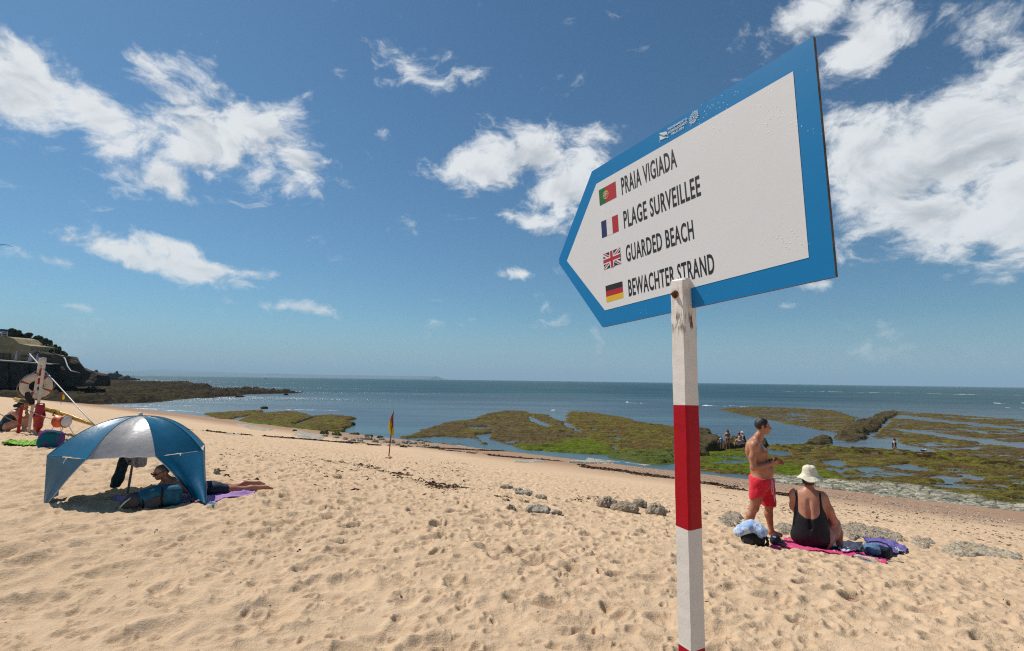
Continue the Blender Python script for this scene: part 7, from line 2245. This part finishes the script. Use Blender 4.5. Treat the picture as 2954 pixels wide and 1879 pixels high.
def prism(name, front, depth, m, parent=None, dirn=Vector((0, 1, 0))):
    """front outline (3-D points) pushed back by depth"""
    n = len(front)
    V = [Vector(p) for p in front] + [Vector(p) + dirn * depth for p in front]
    F = [tuple(range(n)), tuple(range(2 * n - 1, n - 1, -1))] + [(i, n + i, n + (i + 1) % n, (i + 1) % n) for i in range(n)]
    bm = bmesh.new()
    vs = [bm.verts.new(v) for v in V]
    for f in F: bm.faces.new([vs[i] for i in f])
    return bm_obj(name, bm, m, parent)
w0 = h_at(-700, 700, 126); 
WALL = empty("sea_wall", h_at(300, 1200, 126), "long dark stone sea wall under the beach house terrace", "wall")
wl = WALL.location
prism("wall_face", [h_at(-900, 690, 126) - wl, h_at(720, 806, 126) - wl, h_at(840, 1240, 126) - wl, h_at(-900, 1280, 126) - wl], 5.5, M_WALLD, WALL)
prism("coping", [h_at(-900, 668, 125.6) - wl, h_at(735, 784, 125.6) - wl, h_at(735, 806, 125.6) - wl, h_at(-900, 690, 125.6) - wl], 6.2, M_WALLC, WALL)
for x in (-300, 120, 520):
    prism("buttress", [h_at(x, 760 + x * .07, 125.7) - wl, h_at(x + 26, 762 + x * .07, 125.7) - wl, h_at(x + 34, 1230, 125.4) - wl, h_at(x - 6, 1230, 125.4) - wl], .4, M_WALLD, WALL)
M_OCHRE = mat("ochre_render", (.34, .265, .145), .9, .12, .8, .01, 6, .1); M_DARKOPEN = mat("dark_glass", (.02, .02, .022), .2, .1, 2, spec=.5); M_TIMBER = mat("brown_timber", (.17, .095, .045), .8, .2, 2)
HS = empty("beach_house", h_at(300, 780, 134), "low ochre beach house with timber-framed windows on the terrace", "house")
hl_ = HS.location
prism("wall", [h_at(x, y, 134) - hl_ for x, y in ((-700, 260), (0, 278), (140, 276), (262, 312), (370, 410), (602, 455), (592, 590), (606, 800), (-700, 760))], 7, M_OCHRE, HS)
prism("ledge", [h_at(x, y, 133.6) - hl_ for x, y in ((-700, 455), (225, 478), (225, 492), (-700, 470))], .45, M_OCHRE, HS)
def opening(x0, y0, x1, y1, nm="window"):
    f = prism(nm, [h_at(x, y, 133.75) - hl_ for x, y in ((x0, y0), (x1, y0 + 3), (x1, y1 + 3), (x0, y1))], .35, M_TIMBER, HS)
    k = 12
    prism("pane", [h_at(x, y, 133.70) - hl_ for x, y in ((x0 + k, y0 + k), ((x0 + x1) / 2 - 4, y0 + k), ((x0 + x1) / 2 - 4, y1 - k), (x0 + k, y1 - k))], .06, M_DARKOPEN if nm == "window" else M_TIMBER, f)
    prism("pane", [h_at(x, y, 133.70) - hl_ for x, y in (((x0 + x1) / 2 + 4, y0 + k), (x1 - k, y0 + k), (x1 - k, y1 - k), ((x0 + x1) / 2 + 4, y1 - k))], .06, M_DARKOPEN if nm == "window" else M_TIMBER, f)
opening(-60, 590, 60, 745); opening(70, 596, 190, 750, "door"); opening(390, 632, 490, 668); opening(400, 715, 470, 765); opening(-300, 580, -180, 735)
M_ROOFW = mat("white_railing", (.55, .55, .54), .6); M_BLUEAWN = mat("blue_awning", (.03, .10, .22), .7)
RAIL = empty("terrace_railing", h_at(60, 270, 138), "white railing on the roof terrace above the beach house", "railing")
rl = RAIL.location
for y in (185, 215, 245):
    prism("rail", [h_at(x, yy, 138) - rl for x, yy in ((-400, y - 8), (140, y), (140, y + 9), (-400, y + 1))], .08, M_ROOFW, RAIL)
for x in (-300, -160, -60, 20, 130):
    prism("post", [h_at(x, 178, 137.95) - rl, h_at(x + 10, 178, 137.95) - rl, h_at(x + 10, 275, 137.95) - rl, h_at(x, 275, 137.95) - rl], .12, M_ROOFW, RAIL)
AW = empty("awning", h_at(-40, 160, 141), "small blue awning over the roof terrace", "awning")
prism("cloth", [h_at(x, y, 140) - AW.location for x, y in ((-300, 128), (50, 130), (66, 166), (-300, 164))], 2.5, M_BLUEAWN, AW)
tube("post", [h_at(55, 165, 140.2) - AW.location, h_at(55, 280, 140.2) - AW.location], .06, M_ROOFW, AW, 6)
M_PARA = mat("folded_parasol_cloth", (.50, .48, .55), .8, .08, 3)
for (x, y0, y1, hw, lab) in ((300, 540, 762, 26, "leftmost of three folded white parasols in front of the house wall"), (575, 588, 785, 46, "middle folded white parasol at the corner of the house"), (705, 596, 795, 34, "rightmost folded white parasol, past the house corner")):
    b = h_at(x, y1, 131); top = h_at(x, y0, 131); Hh = (top - b).length; rr = hw * .15015 * 131 * .72 / FPX
    PR = empty("parasol", b, lab, "parasol", "folded parasols on the terrace")
    lathe("cover", [(rr * 1.0, Hh * .18), (rr * 1.05, Hh * .25), (rr * .7, Hh * .55), (rr * .42, Hh * .85), (rr * .25, Hh * .96), (0, Hh)], M_PARA, PR, 10)
    tube("pole", [(0, 0, -.6), (0, 0, Hh * .3)], .05, M_ROOFW, PR, 6)
M_PIPE = mat("pale_pipe", (.33, .31, .29), .7)
PIPE = empty("drain_pipe", h_at(1210, 652, 131), "pale drain pipe running down the cliff face", "pipe")
tube("pipe_run", [h_at(x, y, Y) - PIPE.location for x, y, Y in ((1205, 648, 135), (1250, 700, 131), (1300, 850, 128.5), (1360, 935, 126), (1530, 975, 125))], .16, M_PIPE, PIPE, 6)
# shrubs
def leaf_mat(name, c1, c2):
    m, t, b = new_mat(name)
    ca = t.n('ShaderNodeAttribute', attribute_name='albedo'); t.l(ca.outputs['Color'], b.inputs['Base Color'])
    b.inputs['Roughness'].default_value = .7; b.inputs['Specular IOR Level'].default_value = .2
    return m
M_LEAF = leaf_mat("shrub_leaves", None, None); M_BARK = mat("shrub_bark", (.06, .045, .03), .9)
def shrub(x0, x1, y0, y1, Y, label, col, seed, n=2200, name="shrub"):
    rg = np.random.default_rng(seed)
    c = h_at((x0 + x1) / 2, y1, Y); top = h_at((x0 + x1) / 2, y0, Y)
    W = (x1 - x0) * .15015 * Y * .72 / FPX / 2; Hh = (top - c).length
    S = empty(name, c, label, "shrub", "shrubs on the headland")
    k = 9
    cen = np.stack([rg.normal(0, .42, k) * W, rg.normal(0, .42, k) * W, (.35 + .5 * rg.random(k)) * Hh], -1); cr = (.32 + .25 * rg.random(k)) * min(W, Hh * .8)
    i = rg.integers(0, k, n); d = rg.normal(0, 1, (n, 3)); d /= np.linalg.norm(d, axis=1)[:, None]
    p = cen[i] + d * (cr[i] * (.55 + .5 * rg.random(n)))[:, None]
    p[:, 2] = np.maximum(p[:, 2], .05 * Hh)
    a = rg.normal(0, 1, (n, 3)); a /= np.linalg.norm(a, axis=1)[:, None]; b = np.cross(a, d); b /= np.linalg.norm(b, axis=1)[:, None] + 1e-9
    s = (.14 + .20 * rg.random(n))[:, None] * min(1.5, W / 1.5 + .5)
    V = np.stack([p - a * s, p + b * s * .6, p + a * s, p - b * s * .6], 1).reshape(-1, 3)
    F = np.arange(n * 4).reshape(n, 4)
    o = mesh_obj("crown", V, F, M_LEAF, S, False)
    tone = np.clip(1 + .28 * rg.normal(0, 1, k), .5, 1.6)[i][:, None] * np.clip(1 + .18 * rg.normal(0, 1, (n, 1)), .5, 1.6) * np.array(col)
    set_attr(o, 'albedo', np.repeat(tone, 4, 0))
    for q in range(3):
        e = cen[q]; tube("trunk", [(0, 0, -.4), (e[0] * .4, e[1] * .4, e[2] * .5), tuple(e)], [.10, .07, .03], M_BARK, S, 5)
    return S
GR1, GR2, GR3 = (.036, .044, .018), (.078, .088, .028), (.11, .11, .036)
for j, (x0, x1, y0, y1, Y, lab, c) in enumerate((
    (150, 440, 138, 320, 141, "dark dense bush directly above the beach house roof", GR1), (20, 190, 175, 290, 144, "low bush behind the roof terrace railing", GR2), (-260, 30, 170, 300, 145, "bush at the left edge behind the railing", GR1),
    (430, 620, 205, 420, 145, "upright bush right of the dark dense one", GR2), (600, 800, 258, 470, 147, "tall olive bush on the hill crest", GR2), (740, 930, 300, 540, 148, "broad olive bush right of the crest", GR3), (560, 760, 360, 520, 141, "dark bush below the hill crest", GR1),
    (700, 900, 440, 570, 140, "dark bush low on the hillside above the cliff", GR1), (880, 1040, 400, 600, 147, "bush halfway down the slope to the point", GR2), (1000, 1100, 420, 560, 149, "small bush breaking the skyline on the slope", GR3), (1030, 1180, 500, 640, 145, "low bush near the brow of the cliff", GR3),
    (1110, 1180, 468, 540, 150, "lone tuft standing above the slope", GR1), (1160, 1300, 570, 680, 144, "thin dry bush at the cliff top", GR3), (380, 560, 340, 450, 140, "low bush behind the gable of the house", GR2), (640, 860, 330, 500, 144, "wide olive bush in the middle of the hillside", GR2), (840, 1000, 350, 520, 149, "round bush behind the crest on the slope", GR2), (940, 1120, 480, 600, 148, "spreading bush above the bare earth", GR2), (1080, 1240, 540, 660, 149, "scrubby bush on the last of the slope", GR3), (500, 680, 300, 450, 150, "bush filling the gap on the hill crest", GR3), (460, 640, 420, 520, 138, "dark bush tucked against the house gable", GR1), (200, 420, 270, 400, 147, "olive bush on the bare slope behind the house roof", GR2), (380, 600, 300, 430, 152, "long olive bush along the hill crest", GR3), (60, 260, 250, 350, 150, "dark low bush just behind the roof line", GR1), (560, 740, 330, 450, 153, "pale olive bush at the highest part of the crest", GR3), (-600, -300, 180, 320, 145, "bush beyond the left end of the railing", GR2), (880, 1010, 500, 610, 140, "dark scrub patch over the bare earth", GR1))):
    shrub(x0, x1, y0, y1, Y, lab, c, 800 + j)

# far rocks beyond the point
def far_rock(name, x0, x1, y0, y1, Y, label, seed):
    ox, oy, k = H_
    c = at(ox + (x0 + x1) / 2 * k, oy + y1 * k, Y); c.z = 0
    W = (x1 - x0) * k * Y * .8 / FPX / 2; Hh = (y1 - y0) * k * Y / FPX
    r = V3((W, W * .6, Hh))
    def f(P):
        d = (np.sqrt(((P / r) ** 2).sum(-1)) - 1) * float(r.min())
        return smax(d + float(r.min()) * (.25 * n3(P, 5 / W, seed) + .12 * n3(P, 13 / W, seed + 3)), -(P[..., 2] + Hh * .2), .1)
    V, Q = surface(f, -r * 1.3, r * 1.35, W / 14)
    o = mesh_obj(name, V, Q, M_CLIFF, None, True, loc=tuple(c)); o.rotation_euler = (0, 0, -azim(c)); tag(o, label, "rock"); return o
far_rock("sea_rock", 250, 440, 114, 192, 560, "high dark rock beyond the point of the headland", 1)
far_rock("sea_rock", 410, 545, 148, 192, 555, "sloping rock right of the high dark rock", 2)
far_rock("sea_rock", 540, 590, 166, 188, 600, "low rock at the end of the far rocks", 3)
far_rock("sea_rock", 590, 630, 172, 186, 610, "tiny last rock off the point", 4)
far_rock("sea_rock", 60, 270, 108, 205, 420, "rounded dark rock right against the cliff foot", 5)
far_rock("sea_rock", 1600, 1710, 366, 386, 145, "flat rock awash in the bay before the shelf", 6)
far_rock("sea_rock", 2110, 2170, 350, 370, 165, "small dark rock awash below the shelf's tip", 7)
far_rock("sea_rock", 1840, 1960, 306, 332, 215, "knobbly rock standing at the back of the shelf", 8)

# ================================================================ the far shore, boats and breaking waves
M_FARHILL = mat("far_hills", (.075, .080, .055), .95, .2, .001)
def ridge(pts, Y, label, base_back=3000, seed=0):
    ox, oy, k = H_
    xs = np.linspace(pts[0][0], pts[-1][0], 160)
    ys = np.interp(xs, [p[0] for p in pts], [p[1] for p in pts])
    top = [at(ox + x * k, oy + y * k, Y) for x, y in zip(xs, ys)]
    rows = []
    for t in np.linspace(0, 1, 8):
        rows.append([(p.x, p.y - 1600 * (1 - t) ** 1.0, max(p.z, 0) * t ** .8 - 6 * (1 - t)) for p in top])
    rows.append([(p.x, p.y + base_back, -10) for p in top])
    A = np.array(rows); nn = fbm(A[..., 0] * .0011, A[..., 1] * .0011, 900 + seed, 5, .6)
    A[..., 2] += nn * 26 * np.clip(A[..., 2] / 60, 0, 1)
    i = np.arange(A.shape[0] - 1)[:, None] * 160 + np.arange(159)[None, :]
    o = mesh_obj("hills", A.reshape(-1, 3), np.stack([i, i + 1, i + 161, i + 160], -1).reshape(-1, 4), M_FARHILL)
    tag(o, label, kind='structure')
ridge([(-1500, 120), (-300, 112), (100, 106), (400, 108), (700, 116), (1000, 122), (1300, 128), (1700, 134), (2000, 136), (2400, 146), (2900, 152), (3300, 160), (3700, 166)], 16000, "low hazy coast across the bay", 3000, 1)
ridge([(-1500, 140), (300, 112), (620, 104), (750, 92), (860, 88), (1000, 98), (1200, 108), (1400, 114), (1550, 126), (1650, 124), (1760, 128), (2000, 140), (2300, 160)], 21000, "higher hazy hills behind the far coast", 3000, 2)

M_HULL = mat("white_hull", (.6, .6, .6), .4); M_SHIP = mat("ship_grey", (.10, .12, .14), .7); M_SAIL = mat("pale_sail", (.55, .55, .53), .8)
def boat_hull(bm, L, W, Hh):
    s = []
    for t in np.linspace(0, 1, 7):
        w_ = W / 2 * (1 - max(0, (t - .45) / .55) ** 2 * .98); z = Hh * (1 + .25 * t * t)
        s.append([(-L / 2 + L * t, -w_, z), (-L / 2 + L * t, -w_ * .7, -.3), (-L / 2 + L * t, w_ * .7, -.3), (-L / 2 + L * t, w_, z)])
    vs = [[bm.verts.new(p) for p in r] for r in s]
    for a in range(6):
        for b in range(4): bm.faces.new((vs[a][b], vs[a + 1][b], vs[a + 1][(b + 1) % 4], vs[a][(b + 1) % 4]))
    bm.faces.new(vs[0]); bm.faces.new(vs[-1][::-1])
sp_ = at(384, 1083, 2400); sp_.z = 0
SB = empty("sailing_boat", sp_, "tiny sailing yacht at anchor beyond the headland", "boat")
bm = bmesh.new(); boat_hull(bm, 17, 4.4, 1.6); bm_obj("hull", bm, M_HULL, SB)
tube("mast", [(1, 0, 0), (1, 0, 26)], .22, M_SHIP, SB, 6); tube("boom", [(1, 0, 3), (-6.5, 0, 3.2)], .3, M_SAIL, SB, 6)
box("cabin", (0, 0, 2.1), (6, 2.6, 1.0), M_HULL, SB, None, .2)
mp2 = sea(766, 1092.6); mp2 = sea(766, 1093.2)
MB2 = empty("motor_boat", mp2, "small motor boat speeding to the right ahead of its wake", "boat", rot=R(-10))
bm = bmesh.new(); boat_hull(bm, 8, 2.8, 1.3); bm_obj("hull", bm, M_SHIP, MB2); box("cabin", (-.3, 0, 1.9), (2.6, 1.8, 1.2), M_HULL, MB2, None, .2)
cs = at(2304, 1108, 9500); cs.z = 0
CS = empty("cargo_ship", cs, "cargo ship on the horizon above the reef", "ship")
bm = bmesh.new(); boat_hull(bm, 62, 12, 7); bm_obj("hull", bm, M_SHIP, CS); box("bridge", (-20, 0, 13), (9, 10, 12), M_SHIP, CS, None, .5); tube("mast", [(14, 0, 6), (14, 0, 20)], .8, M_SHIP, CS, 6)

M_FOAM = mat("sea_foam", (.78, .80, .80), .9, .08, 2.0, .03, 6, .2)
def foam(runs, name, label, seed=0):
    """ragged white crests: each run = (list of photo pixels, width in metres, height)"""
    V, F = [], []
    rg = random.Random(seed)
    for pts, wd, ht in runs:
        g = [sea(*p) for p in pts]
        L = sum((g[i + 1] - g[i]).length for i in range(len(g) - 1))
        n = int(min(160, max(12, L / (wd * .45))))
        for i in range(n):
            t = i / (n - 1) * (len(g) - 1); k = min(int(t), len(g) - 2); c = g[k].lerp(g[k + 1], t - k)
            e = math.sin(math.pi * i / (n - 1)) ** .5
            v = vnoise(np.array([i * .35 + seed]), np.array([seed * 3.3]), seed)[0]; u2 = vnoise(np.array([i * .9]), np.array([seed * 1.3]), seed + 4)[0]
            w_ = .55 * wd * e * max(0.02, (v * 1.9 - .5)) ; h_ = .5 * ht * e * (.2 + .9 * u2) * min(1, max(.1, v * 1.9 - .5))
            d = Vector((c.x, c.y, 0)).normalized()
            o_ = d * wd * (u2 - .5) * .8
            b = len(V)
            V += [c + o_ - d * w_ + Vector((0, 0, .012)), c + o_ - d * w_ * .3 + Vector((0, 0, .012 + h_)), c + o_ + d * w_ * .35 + Vector((0, 0, .012 + h_ * .7)), c + o_ + d * w_ + Vector((0, 0, .012))]
            if i:
                for q in range(3): F.append((b - 4 + q, b + q, b + q + 1, b - 3 + q))
    o = mesh_obj(name, V, F, M_FOAM); tag(o, label, kind='stuff'); return o
cB = lambda x, y: (1160 + x * .3738, 1040 + y * .3738)
cH = lambda x, y: (230 + x * .2782, 1040 + y * .2782)
foam([([cB(1138, 386), cB(1200, 387), cB(1285, 391)], .55, .35), ([cB(1718, 322), cB(1760, 326), cB(1818, 331)], 1.0, .45), ([cB(1830, 330), cB(1880, 334)], .5, .2), ([cB(2318, 346), cB(2420, 352)], .8, .3)], "foam", "white crests breaking beyond the middle reef", 3)
foam([([kC(62, 228), kC(120, 230), kC(198, 232)], .9, .40), ([kC(215, 233), kC(300, 230)], .5, .2), ([kC(300, 232), kC(520, 246)], .3, .1)], "foam", "white crests breaking just right of the striped post", 5)
foam([([kC(530, 122), kC(1000, 128), kC(1560, 138)], 2.2, .35), ([kC(1700, 142), kC(2000, 148), kC(2408, 153), kC(2600, 156)], 3.0, .6), ([kC(2184, 210), kC(2283, 216)], 1.0, .6), ([kC(2385, 210), kC(2500, 214)], 1.0, .5), ([kC(2270, 244), kC(2330, 248)], .6, .2), ([kC(2380, 246), kC(2460, 252)], .5, .2)], "foam", "long white breakers far out beyond the right reefs", 7)
foam([([cH(360, 488), cH(560, 497), cH(760, 510), cH(900, 520), cH(1150, 530), cH(1330, 552)], .7, .08), ([cH(900, 516), cH(1020, 522), cH(1145, 526)], .6, .15), ([cH(1900, 512), cH(2300, 514), cH(2700, 520)], .5, .12), ([cH(2200, 320), cH(2310, 326)], .8, .35), ([cH(1180, 282), cH(1260, 290)], .8, .3), ([cH(690, 182), cH(770, 190)], 3, .6), ([cH(1855, 190), cH(1925, 191)], 3.0, .8)], "foam", "white wash in the bay and along the shelf", 9)

# sea air between here and the far coast
bm = bmesh.new()
box_bm(bm, (0, 21000, 221), (86000, 44000, 448))
haze_m = bpy.data.materials.new("sea_air"); haze_m.use_nodes = True
ht = NT(haze_m.node_tree); ho = ht.n('ShaderNodeOutputMaterial'); hv = ht.n('ShaderNodeVolumePrincipled')
hv.inputs['Color'].default_value = (.58, .84, 1.0, 1); hv.inputs['Density'].default_value = 8e-5; hv.inputs['Anisotropy'].default_value = 0.0
ht.l(hv.outputs[0], ho.inputs['Volume'])
haze = bm_obj("haze", bm, haze_m)
tag(haze, "thin sea haze", kind='stuff')
